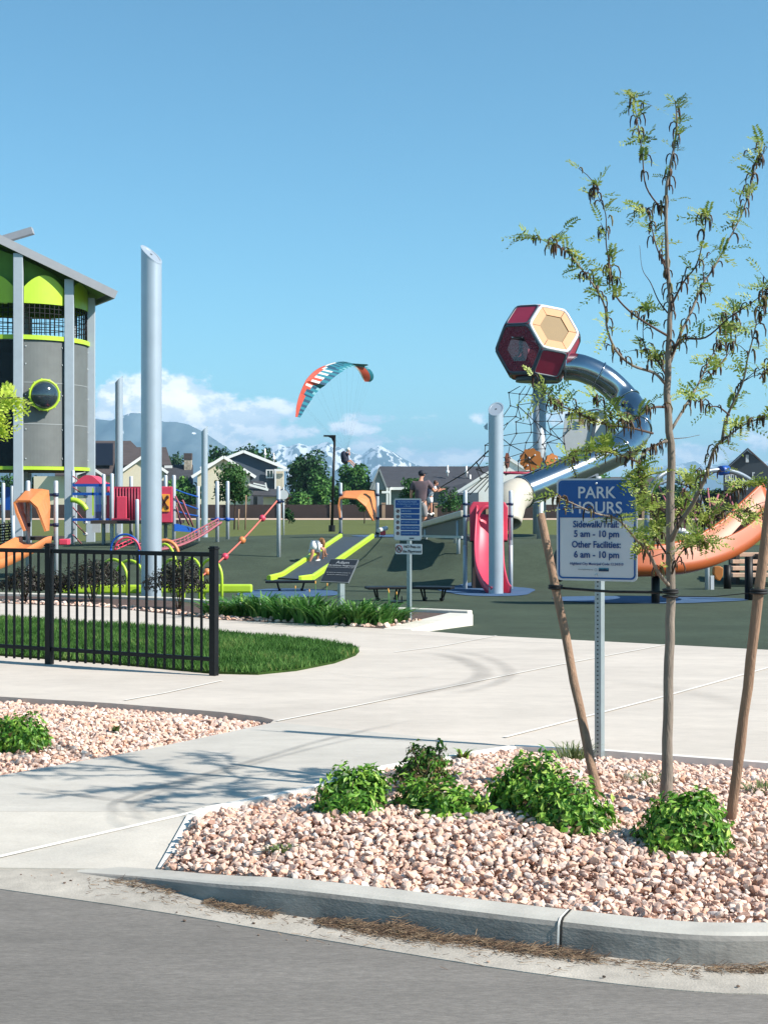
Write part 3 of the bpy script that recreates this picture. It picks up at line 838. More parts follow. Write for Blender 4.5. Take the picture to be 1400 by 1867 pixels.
def leaf_shrub(c, blobs, n, L, W, label, m=M_shrub, cat='shrub', name='leafy_shrub', group=None, rb=0.0, droop=.5):
    t = thing(name, c, label, cat, group); VV, FF, RR = [], [], []; o = 0
    tot = sum(b[1][0]*b[1][1] for b in blobs)
    for bc, br in blobs:
        k = int(n*1.7*br[0]*br[1]/tot)
        p, nr = dome_pts(k, (c[0]+bc[0], c[1]+bc[1], c[2]+bc[2]), br)
        rr = np.clip(rng.normal(.5+rb, .25, k), 0, 1)
        V, Fc, r_ = leaf_cards(p, nr, L*.92, W*.72, jit=.42, droop=droop+.4, rnd=rr); VV.append(V); FF.append(Fc+o); RR.append(r_); o += len(V)
    for bc, br in blobs:                        # loose sprigs breaking the outline
        for _ in range(9):
            a = random.uniform(0, 6.28); e_ = random.uniform(.1, 1.3); d_ = Vector((math.cos(a)*math.cos(e_), math.sin(a)*math.cos(e_), math.sin(e_)))
            s0 = Vector(c)+Vector(bc)+Vector((d_.x*br[0], d_.y*br[1], d_.z*br[2]))*.85; k = 14; q_ = random.uniform(.03, .075)
            p = np.array([tuple(s0+d_*q_*random.random()+Vector((random.gauss(0, .008), random.gauss(0, .008), random.gauss(0, .008)))) for _i in range(k)])
            V, Fc, r_ = leaf_cards(p, np.tile(np.array(d_), (k, 1)), L*.9, W*.7, jit=.8, droop=droop, rnd=np.clip(rng.normal(.62+rb, .22, k), 0, 1)); VV.append(V); FF.append(Fc+o); RR.append(r_); o += len(V)
    np_build('foliage', np.concatenate(VV), np.concatenate(FF), m, np.concatenate(RR), parent=t)
    mb = MB()
    for bc, br in blobs:
        for _ in range(9):
            a = random.uniform(0, 6.28); q = Vector(c)+Vector(bc)*.6
            e = Vector(c)+Vector(bc)+Vector((math.cos(a)*br[0]*.7, math.sin(a)*br[1]*.7, br[2]*random.uniform(.3, .9)))
            mb.tube([Vector((c[0]+bc[0]*.7, c[1]+bc[1]*.7, c[2]-.02)), q.lerp(e, .5)+Vector((0, 0, .03)), e], [.005, .004, .002], 5)
    mb.build('stems', M_stem, t); return t
def bedp(px, py): 
    p = P(px, py, .0); return Vector((p.x, p.y, znear(p.x, p.y)+.0)) if in_poly(p.x, p.y, near_bed) else p
def pxs(px_, d): return px_*d/F
c = P(640, 1508, .0); d = c.y
leaf_shrub(Vector((c.x, d+.12, .01)), [((0, 0, .04), (pxs(62, d), .16, .185)), ((.06, .04, .11), (.10, .09, .12))], 1000, .048, .030, 'small bright green leafy shrub, leftmost in the near gravel bed beside the pale edging')
c = P(815, 1520, .0); d = c.y
leaf_shrub(Vector((c.x, d+.15, .01)), [((.01, 0, .02), (pxs(62, d), .15, .155)), ((-.13, .13, .05), (.10, .10, .13)), ((.09, -.03, .02), (.09, .09, .12))], 1200, .048, .032, 'two lobed light green shrub in front of the twiggy shrub with bare shoots')
c = P(780, 1478, .0); d = c.y
t = leaf_shrub(Vector((c.x-.03, d+.16, .01)), [((0, .04, .09), (.15, .11, .155)), ((.04, .05, .17), (.10, .08, .09))], 520, .036, .022, 'dark twiggy shrub with bare shoots standing behind the two lobed green one', M_shrub, rb=-.32)
mb = MB()
for k in range(10):
    a = random.uniform(-.8, .8); q = Vector((c.x-.03+random.uniform(-.12, .14), d+.16+random.uniform(-.06, .08), .1))
    e = q+Vector((math.sin(a)*.12, random.uniform(-.04, .04), random.uniform(.12, .22))); mb.tube([q, q.lerp(e, .5)+Vector((.01, 0, 0)), e], [.003, .0025, .001], 4)
mb.build('bare_shoots', M_twig, t)
c = P(1000, 1540, .0); d = c.y
leaf_shrub(Vector((c.x+.06, d+.20, .015)), [((-.08, .20, .13), (.165, .15, .165)), ((-.01, .05, .06), (.12, .12, .13)), ((.06, -.10, .03), (pxs(74, d), .16, .20)), ((-.22, .18, .09), (.05, .06, .07))], 2200, .046, .029, 'largest green shrub, a tall double mound at the foot of the left wooden stake')
c = P(1250, 1568, .0); d = c.y
leaf_shrub(Vector((c.x+.02, d+.11, .015)), [((0, 0, .02), (pxs(76, d), .18, .205)), ((.03, .04, .07), (.14, .12, .15))], 2100, .046, .028, 'round dense green shrub in front of the young tree trunk')
c = P(38, 1368, .0); d = c.y
leaf_shrub(Vector((c.x-.02, d+.06, .0)), [((0, 0, .03), (.17, .15, .165)), ((-.1, .0, .02), (.14, .13, .13))], 1000, .047, .031, 'low green shrub alone in the left gravel bed')
M_gr = leafm('sedge_blade', ['#3f5530', '#566b3c', '#768249', '#8c8f5c'], .2)
def tuft(name, c, n, h, w, spread, label, m, cat, bw=.0035, group=None, bud=None, arch=1.0):
    t = thing(name, c, label, cat, group); V = []; Fc = []; rr = []
    for i in range(n):
        a = random.uniform(0, 6.283); r0 = random.random()**.5*w; b0 = Vector((c[0]+math.cos(a)*r0, c[1]+math.sin(a)*r0*.8, c[2]-.01))
        hh = h*random.uniform(.6, 1.1); out = Vector((math.cos(a+random.gauss(0, .5)), math.sin(a+random.gauss(0, .5)), 0))*spread*random.uniform(.3, 1.2)
        sd = Vector((-out.y, out.x, 0)).normalized()*bw; o = len(V); r_ = random.random(); k = 5
        for j in range(k+1):
            s_ = j/k; p = b0+out*s_**1.6+Vector((0, 0, hh*(s_*1.25-.55*arch*s_**2.6))); ww = (1-s_**2)*1.0+.05
            V += [p-sd*ww, p+sd*ww]; rr += [r_]*2
        Fc += [(o+2*j, o+2*j+1, o+2*j+3, o+2*j+2) for j in range(k)]
    np_build('foliage', [tuple(v) for v in V], Fc, m, rr, parent=t)
    if bud:
        for q in bud:
            mb = MB(); b0 = Vector(c)+Vector((q[0], q[1], 0)); e = b0+Vector((q[0]*.2, 0, q[2])); mb.tube([b0, b0.lerp(e, .5)+Vector((.01, 0, .02)), e], .004, 5)
            mb.build('flower_stalk', m, t)
            mb = MB(); mb.sphere(e, (.008, .008, .022), 8, 6); mb.build('flower_bud', mat('orange_bud', '#e2a24a', .6), t)
    return t
c = P(1045, 1392, .0); tuft('grass_tuft', (c.x, c.y-.02, .0), 130, .17, .10, .12, 'wispy grass tuft growing beside the park hours sign post', M_gr, 'grass tuft')
c = P(1180, 1440, .0); tuft('grass_tuft', (c.x, c.y-.02, .02), 150, .10, .10, .11, 'grass tuft just left of the young tree trunk', M_gr, 'grass tuft')
c = P(1392, 1458, .0); tuft('grass_tuft', (c.x, c.y-.02, .02), 120, .11, .09, .11, 'grass tuft right of the far wooden stake at the picture edge', M_gr, 'grass tuft')
c = P(845, 1382, .0); tuft('weed', (c.x, c.y, .0), 26, .09, .03, .06, 'small upright weed on the pale edging behind the twiggy shrub', M_shrub, 'weed', bw=.009)
c = P(515, 1548, .0); tuft('weed', (c.x, c.y, .0), 60, .03, .06, .05, 'flat weed between the stones near the kerb', M_gr, 'weed', bw=.005)
c = P(212, 1333, .0); tuft('weed', (c.x, c.y, -.01), 24, .08, .02, .04, 'single sprouting weed in the middle of the left gravel bed', M_gr, 'weed', bw=.008)
M_lily = leafm('daylily_leaf', ['#2d5a22', '#41762f', '#5c9041', '#86ad5e'], .3)
LIL = [(395, 1124, .42, 'daylily clump just right of the iron fence end post'), (436, 1124, .52, 'daylily clump second from the iron fence end post'),
       (478, 1128, .62, 'daylily clump in front of the black bench at the slide foot'), (520, 1133, .60, 'daylily clump left of the orange budded one'),
       (560, 1137, .66, 'daylily clump carrying the orange buds'), (598, 1140, .56, 'daylily clump against the left of the plaque post'),
       (652, 1141, .60, 'daylily clump right of the plaque post'), (690, 1140, .55, 'daylily clump next to last before the rules sign'), (716, 1136, .40, 'small daylily clump nearest the rules sign')]
for i, (px, py, h, lb) in enumerate(LIL):
    c = P(px, py, 0.0)
    tuft('daylily', (c.x, c.y+.12, .0), 120, h*.72, .17, .44, 'arching green '+lb, M_lily, 'daylily', bw=.015, group='daylilies along the walk',
         bud=[(.08, .0, .50), (.20, .05, .47), (.02, -.05, .40)] if i == 4 else ([(.1, 0, .42)] if i in (3, 7) else ([(-.04, 0, .38), (.04, 0, .36)] if i == 8 else None)))
BAR = [(40, 1098, .50, .34, 'dark barberry shrub behind the left panel of the iron fence'), (165, 1098, .62, .40, 'dark barberry shrub left of the tall silver pole'),
       (90, 1096, .42, .3, 'small dark barberry shrub behind the middle fence post'), (322, 1112, .70, .36, 'dark barberry shrub right of the tall silver pole')]
for px, py, h, r_, lb in BAR:
    c = P(px, py, 0.0)
    leaf_shrub(Vector((c.x, c.y+.1, .0)), [((0, 0, h*.42), (r_*1.15, r_*.8, h*.5)), ((.05, 0, h*.6), (r_*.8, r_*.6, h*.42))], 1300, .05, .032, lb, M_shrubd, group='dark shrubs behind the fence')

# ---- ornamental iron fence
f1 = P(390, 1232, .0); f2 = P(90, 1211, .0); step = f2-f1
t = thing('iron_fence', f1, 'low black ornamental iron fence beside the small lawn', 'fence')
dirn = step.normalized(); fr = Matrix.Rotation(math.atan2(step.y, step.x), 3, 'Z')
for k in range(5):
    b = f1+step*k; mb = MB(); mb.box(b+Vector((0, 0, .54)), (.062, .062, 1.10), fr); o = mb.build('post', M_black, t, bevel=.004)
    mb = MB(); mb.box(b+Vector((0, 0, 1.098)), (.074, .074, .016), fr); mb.box(b+Vector((0, 0, 1.111)), (.056, .056, .012), fr); mb.build('post_cap', M_black, o, bevel=.003)
pk0 = None
for k in range(4):
    a = f1+step*k+dirn*.032; b = f1+step*(k+1)-dirn*.032
    for z, hh in ((1.045, .038), (.14, .034)):
        mb = MB(); mb.beam(a+Vector((0, 0, z)), b+Vector((0, 0, z)), .034, hh); mb.build('rail', M_black, t, bevel=.003)
    npk = 17
    for i in range(npk):
        q = a.lerp(b, (i+1)/(npk+1))
        if pk0 is None:
            mb = MB(); mb.box(q+Vector((0, 0, .53)), (.0175, .0175, 1.0), fr); pk0 = mb.build('picket', M_black, t); q0_ = q.copy()
        else:
            o = pk0.copy(); COL.objects.link(o); o.parent = t; o.location = q-q0_

# ---- stakes, young tree, straps
def stake(px0, py0, dz, px1, py1, d1, label, r=.0235):
    a = P(px0, py0, dz); b = at(px1, py1, d1); mb = MB(); pts = []
    for i in range(13):
        s_ = i/12; pts.append(a.lerp(b, s_)+Vector((random.gauss(0, .0022), random.gauss(0, .002), 0)))
    pts[0] -= (b-a).normalized()*.08
    mb.tube(pts, [r*random.uniform(.93, 1.06)*lerp(1.0, .92, i/12) for i in range(13)], 10)
    return tag(mb.build('tree_stake', M_wood), label, 'stake', 'wooden stakes holding the young tree'), a, b
s1, s1a, s1b = stake(1094, 1478, .0, 986, 938, 7.75, 'wooden tree stake leaning left in front of the park hours sign')
s2, s2a, s2b = stake(1330, 1512, .0, 1408, 880, 6.55, 'wooden tree stake leaning right at the picture edge', .0245)

TB = P(1215, 1474, .02); TD = TB.y
t = thing('young_locust_tree', TB, 'young honey locust tree with dark drooping new leaves and fresh green tips between two stakes', 'tree')
def tp(px, py, dd=0.0): return at(px, py, TD+dd)
TR = [(1215, 1480), (1216, 1380), (1219, 1240), (1222, 1100), (1222, 1000), (1221, 900), (1224, 830), (1217, 745), (1217, 690), (1220, 604), (1222, 540), (1217, 495), (1214, 380), (1220, 310), (1230, 260), (1234, 215), (1230, 182)]
RAD = [30, 22, 20, 19, 18, 17, 16, 15, 14, 11, 9.5, 8.5, 6.5, 5.5, 4.5, 3.2, 2]
pts = curve_pts([tp(*q) for q in TR], 4)
mb = MB(); mb.tube([p+Vector((random.gauss(0, .0015), random.gauss(0, .0015), 0)) for p in pts], [v*.45*TD/F for v in interp_list(RAD, len(pts))], 10)
mb.build('trunk', M_bark, t)
BR = [  # (pixels, depth drift at tip, base radius px)
 ([(1219, 613), (1190, 596), (1150, 569), (1121, 536), (1114, 497), (1105, 444), (1104, 390), (1089, 354), (1086, 333)], -.35, 5),
 ([(1213, 700), (1193, 680), (1153, 666), (1124, 640), (1107, 600), (1103, 560), (1086, 526), (1057, 486), (1032, 458), (1007, 447), (986, 436), (957, 429)], -.5, 6),
 ([(1215, 400), (1207, 383), (1178, 340), (1171, 283), (1164, 233), (1157, 194), (1153, 172)], .2, 4),
 ([(1218, 500), (1196, 447), (1182, 390), (1168, 380)], .3, 3.5),
 ([(1217, 570), (1200, 547), (1186, 515), (1171, 490), (1166, 447)], .1, 3),
 ([(1222, 660), (1240, 610), (1261, 565), (1279, 522), (1304, 483), (1329, 436), (1354, 386), (1368, 340), (1382, 290), (1389, 254)], .4, 6),
 ([(1222, 560), (1245, 515), (1271, 479), (1286, 411), (1288, 392)], -.25, 4.5),
 ([(1223, 650), (1243, 619), (1286, 615), (1329, 579), (1361, 558), (1396, 533), (1420, 520)], -.3, 5),
 ([(1224, 783), (1258, 726), (1274, 698), (1302, 641), (1325, 605), (1345, 560)], .45, 6),
 ([(1285, 695), (1310, 668), (1330, 640), (1350, 600)], .5, 4),
 ([(1222, 990), (1238, 955), (1263, 918), (1286, 870), (1302, 819), (1322, 800), (1359, 773), (1405, 758)], -.5, 10),
 ([(1316, 806), (1322, 770), (1331, 746), (1354, 696), (1363, 652), (1372, 618), (1385, 560), (1392, 520)], -.6, 6),
 ([(1330, 757), (1310, 742), (1290, 740), (1265, 726)], -.55, 3.5),
 ([(1217, 803), (1195, 812), (1172, 828), (1165, 860), (1168, 900), (1168, 935)], -.55, 6),
 ([(1168, 845), (1145, 835), (1118, 826), (1080, 822), (1045, 830), (1030, 840)], -.65, 4.5),
 ([(1221, 1070), (1200, 1044), (1183, 1010), (1160, 984), (1126, 947), (1086, 936), (1040, 916), (1008, 902)], -.7, 8),
 ([(1222, 1010), (1257, 984), (1286, 947), (1328, 933), (1371, 935), (1405, 936)], .4, 6),
 ([(1217, 742), (1190, 743), (1165, 758), (1140, 772), (1110, 752), (1085, 722)], -.4, 5),
 ([(1190, 790), (1150, 780), (1110, 775), (1078, 765), (1044, 748), (1015, 735), (990, 712)], -.6, 4.5),
 ([(1217, 690), (1200, 660), (1178, 640), (1172, 600), (1180, 560)], .35, 4),
 ([(1221, 640), (1200, 650), (1180, 660)], .2, 3),
 ([(1222, 800), (1250, 798), (1275, 793)], .2, 2),
 ([(1221, 940), (1200, 925), (1180, 900), (1170, 875)], .3, 5),
 ([(1222, 960), (1245, 930), (1250, 890), (1262, 868)], .35, 5),
 ([(1222, 1020), (1200, 985), (1195, 950), (1185, 925)], .2, 5),
 ([(1222, 1055), (1240, 1010), (1268, 992), (1295, 985)], -.3, 4),
 ([(1300, 945), (1320, 910), (1350, 890), (1372, 880)], .2, 3),
 ([(1385, 690), (1398, 672), (1415, 660)], -.3, 3),
]
M_loc = leafm('locust_leaf', ['#3f5626', '#5c752e', '#7b913d', '#9aaa50', '#bcc474'], .4)
M_droop = leafm('locust_new_leaf', ['#2a1d1a', '#3d2a22', '#57402c', '#6b5a34', '#6f6a3c'], .15)
def sign_block(p):
    px, py = CX+p.x/p.y*F, HY-(p.z-CZ)/p.y*F
    if 1012 < px < 1135 and 878 < py < 965: return random.random() > .22
    if 1012 < px < 1150 and 965 <= py < 1062: return random.random() > .06
    return False
LV, LFc, LR = [], [], []
def pinnate(base, d, L, wl, npair=9, r_=.5):
    if sign_block(base+d.normalized()*L*.35) or sign_block(base+d.normalized()*L*.9): return
    d = d.normalized(); up = Vector((random.gauss(0, .5), random.gauss(0, .5)-.3, 1)); s_ = d.cross(up).normalized(); nrm = s_.cross(d).normalized()
    for i in range(npair):
        q = (i+.6)/npair; p = base+d*L*q-Vector((0, 0, .22*L*q*q)); ln = wl*(1-.55*abs(q-.42))*1.0
        for sg in (-1, 1):
            o = len(LV); a = (s_*sg*.92+d*.45).normalized()*ln; b = d*ln*.24; e = nrm*random.gauss(0, .25)*ln
            LV.extend([p, p+a*.5+b*1.2+e*.5, p+a+e, p+a*.5-b*1.0+e*.5]); LFc.append((o, o+1, o+2, o+3)); LR.extend([min(1, max(0, r_+random.gauss(0, .1)))]*4)
DM = MB()
def droop_leaf(p, L):
    if sign_block(p) and random.random() < .7: return
    a = random.uniform(0, 6.28); o = Vector((math.cos(a), math.sin(a)*.6, 0))*L*random.uniform(.25, .5)
    o *= 1.5; pts = [p, p+o*.45+Vector((0, 0, L*.28)), p+o*.95+Vector((0, 0, L*.12)), p+o*1.2-Vector((0, 0, L*.35)), p+o*1.15-Vector((0, 0, L*.85))]
    DM.tube(pts, [.0024, .0048, .0064, .006, .003], 4, caps=False, rnd=min(1, max(0, random.gauss(.32 if random.random() < .8 else .8, .16))), smooth=True, flat=.6)
for bi, (pix, dd, r0) in enumerate(BR):
    n = len(pix); pp = [tp(x, y, dd*i/(n-1)) for i, (x, y) in enumerate(pix)]
    if bi in (9, 11, 12, 26, 27):  # side shoots start where their limb already stands
        par = {9: (8, .4), 11: (10, -.5*.62), 12: (11, -.5), 26: (16, .2), 27: (11, -.5)}[bi]; pp = [tp(x, y, lerp(par[1] if bi != 9 else .3, dd, i/(n-1))) for i, (x, y) in enumerate(pix)]
    if bi == 14: pp = [tp(x, y, lerp(-.3, dd, i/(n-1))) for i, (x, y) in enumerate(pix)]
    cp = curve_pts(pp, 5); m_ = len(cp)
    mb = MB(); mb.tube(cp, [max(.0011, r0*.5*TD/F*(1-.86*i/(m_-1))) for i in range(m_)], 6); mb.build('branch', M_bark if r0 >= 6 else M_twig, t)
    Ltot = sum((b-a).length for a, b in zip(cp, cp[1:])); low = pix[-1][1] > 820
    if bi in (4, 21): continue
    # hanging dark new leaves along the shoot
    nd = int(Ltot*(23 if not low else 28))
    for _ in range(nd):
        q = random.random()**.85; k = min(m_-2, int((.12+.86*q)*(m_-1))); p = cp[k].lerp(cp[k+1], random.random())
        for _k in range(random.choice((1, 1, 2, 2))): droop_leaf(p+Vector((random.gauss(0, .006), random.gauss(0, .01), 0)), random.uniform(.028, .06))
    # green pinnate leaves: at the tip, and in bunches along
    spots = [1.0]+[random.uniform(.3, .97) for _ in range(int(Ltot*(14 if not low else 34)))]
    for q in spots:
        k = min(m_-2, int(q*(m_-1))); p = cp[k]; tdir = (cp[k+1]-cp[k]).normalized()
        for _k in range(5 if q == 1.0 else random.choice((1, 2, 2, 3))):
            d = (tdir*(.7 if q == 1 else .2)+Vector((random.gauss(0, .8), random.gauss(0, .7), random.gauss(.25, .5)))).normalized()
            pinnate(p, d, random.uniform(.07, .14)*(1.0 if q < 1 else 1.1), random.uniform(.021, .032), random.choice((7, 8, 9)), r_=random.uniform(.2, .95))
    # short side shoots
    for _ in range(int(Ltot*5)):
        k = random.randrange(2, m_-1); p = cp[k]; e = p+Vector((random.gauss(0, .07), random.gauss(0, .07), random.uniform(-.01, .09)))
        mb2 = DM; mb2.tube([p, p.lerp(e, .5)+Vector((0, 0, .008)), e], [.0022, .0018, .001], 4, rnd=.2)
        for _k in range(2): droop_leaf(p.lerp(e, random.random()), random.uniform(.025, .05))
        pinnate(e, (e-p), random.uniform(.06, .12), random.uniform(.018, .026), 8, r_=random.uniform(.3, 1))
# leaves straight on the trunk top
for _ in range(50):
    q = random.uniform(.55, 1); k = min(len(pts)-2, int(q*(len(pts)-1))); droop_leaf(pts[k], random.uniform(.03, .06))
for k_ in (1., .99, .97, .93, .9, .86, .8):
    k = min(len(pts)-2, int(k_*(len(pts)-1)))
    for _ in range(3): pinnate(pts[k], Vector((random.gauss(0, .8), random.gauss(0, .6), .6)), random.uniform(.06, .1), .02, 7, r_=random.uniform(.3, 1))
np_build('crown', [tuple(v) for v in LV], LFc, M_loc, LR, parent=t)
DM.build('drooping_leaves', M_droop, t, recalc=False)
# straps
tk = tp(1222, 1080)
mb = MB()
a = s1a.lerp(s1b, (1478-1080)/(1478-938)); b = s2a.lerp(s2b, (1512-1076)/(1512-880))
def loop(c, r): mb.torus(c, (0, 0, 1), r, .007, 16, 6); mb.torus(c+Vector((0, 0, .012)), (0, 0, 1), r, .006, 16, 6)
loop(a, .033); loop(tk, .034)
mb.tube([a+Vector((.03, 0, 0)), a.lerp(tk, .5)-Vector((0, 0, .008)), tk-Vector((.03, 0, 0))], .0068, 6)
tag(mb.build('tree_strap', M_strap), 'black strap tying the young tree to the left stake', 'strap', 'straps on the young tree')
mb = MB(); loop(b, .034); mb.torus(tk-Vector((0, 0, .02)), (0, 0, 1), .035, .006, 16, 6)
mb.tube([b-Vector((.03, 0, 0)), b.lerp(tk, .5)-Vector((0, 0, .02)), tk+Vector((.03, 0, -.02))], .0022, 6)
tag(mb.build('tree_strap', M_strap), 'thin black strap tying the young tree to the right stake', 'strap', 'straps on the young tree')

# ---- neighbouring locust whose branch reaches in from the left
lb = Vector((-2.95, 8.6, -.03)); t = thing('locust_tree', lb, 'lime green locust branch tip reaching in at the left edge beside the climbing tower', 'tree')
mb = MB(); tp2 = curve_pts([lb-Vector((0, 0, .05)), lb+Vector((.02, 0, .8)), lb+Vector((-.02, 0, 1.7)), lb+Vector((.03, 0, 2.6)), lb+Vector((0, 0, 3.3))], 4)
mb.tube(tp2, interp_list([.04, .033, .026, .016, .006], len(tp2)), 8); mb.build('trunk', M_bark, t)
LV.clear(); LFc.clear(); LR.clear()
def lbranch(pp, tip):
    cp = curve_pts(pp, 5); mb = MB(); mb.tube(cp, interp_list([.012, .007, .003], len(cp)), 6); mb.build('branch', M_bark, t)
    for q in [.35, .5, .62, .72, .8, .86, .92, .97, 1.0]:
        k = min(len(cp)-2, int(q*(len(cp)-1)))
        for _ in range(4):
            d = (cp[k+1]-cp[k]).normalized()*.5+Vector((random.gauss(0, .6), random.gauss(0, .6), random.gauss(-.1, .5)))
            pinnate(cp[k], d, random.uniform(.09, .16), random.uniform(.03, .042), 8, r_=random.uniform(.65, 1))
lbranch([lb+Vector((0, 0, 1.5)), at(-120, 740, 8.4), at(-50, 735, 8.2), at(-5, 728, 8.1), at(36, 724, 8.0)], 1)
lbranch([lb+Vector((0, 0, 1.35)), at(-110, 800, 8.3), at(-40, 775, 8.1), at(2, 770, 8.0)], 1)
for q in range(7):
    a = random.uniform(0, 6.28); z = random.uniform(1.7, 3.1)
    lbranch([lb+Vector((0, 0, z)), lb+Vector((math.cos(a)*.3-.25, math.sin(a)*.3, z+.3)), lb+Vector((math.cos(a)*.5-.35, math.sin(a)*.6, z+.55))], 0)
M_lime = leafm('locust_lime_leaf', ['#86a82c', '#a5c23a', '#bcd24a', '#cfdd63'], .45)
np_build('crown', [tuple(v) for v in LV], LFc, M_lime, LR, parent=t)
# ================================================================ PLAYGROUND
M_silver = mat('silver_pole_paint', '#a9b4bf', .36, metal=.35, var=.05, vscale=3)
M_post = mat('post_paint', '#b9c0c8', .42, metal=.1, var=.05)
M_red = mat('red_plastic', '#cf415a', .45, var=.06)
M_redd = mat('dark_red_plastic', '#9c2d47', .5, var=.08)
M_orange = mat('orange_plastic', '#d0804a', .45, var=.05)
M_orange2 = mat('burnt_orange_plastic', '#ab552a', .45, var=.05)
M_tan = mat('tan_panel', '#7f6434', .6, var=.05)
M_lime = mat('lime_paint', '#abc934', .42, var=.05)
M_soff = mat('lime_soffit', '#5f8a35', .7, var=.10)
M_bluep = mat('blue_paint', '#124a9c', .42, var=.06)
M_navy = mat('navy_clamp', '#15264a', .45)
M_perf = mat('perforated_grey', '#6f7372', .55, metal=.2, var=.12, vscale=2, alpha=.12)
M_dark = mat('dark_mesh', '#22272a', .8, alpha=.22)
M_darkpost = mat('grey_column', '#abb4bc', .45, metal=.2, var=.05)
M_greyp = mat('grey_panel', '#b4b9bb', .55, var=.06)
M_roofp = mat('grey_fascia', '#8d9096', .55, var=.06)
M_net = mat('black_rope', '#1a1b1f', .85)
M_pink = mat('pink_rope', '#a05c66', .8, var=.12)
M_steel = mat('stainless_steel', '#a3a9b1', .15, metal=1.0, var=.05, vscale=2, bump=.05, bscale=6)
M_cream = mat('cream_plastic', '#b8b1a3', .45, var=.05)
M_slate = mat('slate_panel', '#34434f', .55, var=.06)
M_gframe0 = mat('panel_seam_grey', '#8b8f90', .5)
M_deck = mat('dark_deck', '#3a302c', .7, var=.15)
M_bubble = mat('bubble_window', '#27323a', .08, spec=.8, coat=1)

def vert_post(mb, b, ztop, r, cap=True):
    mb.tube([b-Vector((0, 0, .15)), Vector((b.x, b.y, ztop-r*.6)), Vector((b.x, b.y, ztop-r*.15)), Vector((b.x, b.y, ztop))], [r, r, r*.8, r*.25], 12)
def zt(py, d): return CZ-(py-HY)/F*d

# ---- tall silver poles with slanting cut tops
def silver_pole(px, d, topy, r, sx, sy, label, base=None):
    b = base or on(px, d); zt_ = zt(topy, d); mb = MB(); n = 28; vs = []
    lowest = 0
    ring = [(math.cos(2*math.pi*i/n)*r, math.sin(2*math.pi*i/n)*r) for i in range(n)]
    off = max(sx*x+sy*y for x, y in ring)
    mb.loft([[Vector((b.x+x, b.y+y, b.z-.2)) for x, y in ring], [Vector((b.x+x, b.y+y, zt_-off+sx*x+sy*y)) for x, y in ring]], cap=False)
    t = thing('silver_pole', b, label, 'pole', 'tall silver poles with slanting tops')
    mb.build('shaft', M_silver, t)
    mb = MB(); rr = [(x*1.03, y*1.03) for x, y in ring]; r2 = [(x*.86, y*.86) for x, y in ring]
    rg = lambda R_, dz: [Vector((b.x+x, b.y+y, zt_-off+sx*x+sy*y+dz)) for x, y in R_]
    mb.loft([rg(rr, -.012), rg(rr, .006), rg(r2, .006), rg(r2, -.006)], cap=False, smooth=False)
    c = rg(r2, -.006); mb.add(c, [tuple(range(n))]); mb.build('cap', M_silver, t)
    mb = MB(); ct = Vector((b.x, b.y, zt_-off+.002)); nrm = Vector((-sx, -sy, 1)).normalized(); u = nrm.orthogonal().normalized(); w = nrm.cross(u)
    mb.add([ct+(u*math.cos(a)+w*math.sin(a))*r*.13 for a in [k*.7854 for k in range(8)]], [tuple(range(8))]); mb.build('cap_hole', M_hole, t, recalc=False)
    return t, b
silver_pole(276, 24.2, 446, .168, -.80, .45, 'tallest and thickest silver pole, rising behind the iron fence')
silver_pole(217, 47, 686, .122, .95, -.1, 'silver pole between the climbing tower and the thickest pole')
silver_pole(373, 54, 777, .118, 1.0, -.1, 'slim silver pole right of the red panel with a letter X')
t, b = silver_pole(904, 29.2, 733, .146, .25, .9, 'shorter silver pole in front of the red slide, its cut top facing the walk')
mb = MB(); mb.prism([at(889, 770, 29.2), at(882, 777, 29.2), at(884, 782, 29.2), at(889, 784, 29.2)], (0, .03, 0)); mb.build('eye_plate', M_silver, t)

# ---- climbing tower at the left
tc = Vector((-10.87, 44.6, gz(-10.87, 44.6))); TRd = 2.0
t = thing('climbing_tower', tc, 'tall grey climbing tower with lime green trims, bubble window and sloping roof', 'play tower')
def tpnt(phi, r, z): return Vector((tc.x+math.sin(R(phi))*r, tc.y-math.cos(R(phi))*r, z))
ztop = 10.0
RO = Vector((-7.88, 43.6, 7.67)); RA = Vector((-3.0, -1.34, 1.37)); RB = Vector((-1.34, 3.0, .10))
Rn = RA.cross(RB).normalized(); 
if Rn.z < 0: Rn = -Rn
def roofz(x, y):
    d0 = RO-Rn*.16; return d0.z-(Rn.x*(x-d0.x)+Rn.y*(y-d0.y))/Rn.z
for phi in (10, 55, 100, 145, 190, 235, 280, 325):
    c = tpnt(phi, TRd, 0); mb = MB(); zz = roofz(c.x, c.y)-.02; g = gz(c.x, c.y)-.2
    mb.box((c.x, c.y, (zz+g)/2), (.27, .27, zz-g), Matrix.Rotation(R(8), 3, 'Z')); mb.build('column', M_darkpost, t, bevel=.015)
def arc_panel(mb, p0, p1, r, z0, z1, th=.04, n=12, top=None):
    inn, out = [], []
    for i in range(n+1):
        f = lerp(p0, p1, i/n); zz = z1 if top is None else top(i/n)
        out.append([tpnt(f, r, z0), tpnt(f, r, zz)]); inn.append([tpnt(f, r-th, zz), tpnt(f, r-th, z0)])
    mb.loft([o+i_ for o, i_ in zip(out, inn)], closed=True, cap=True, smooth=False)
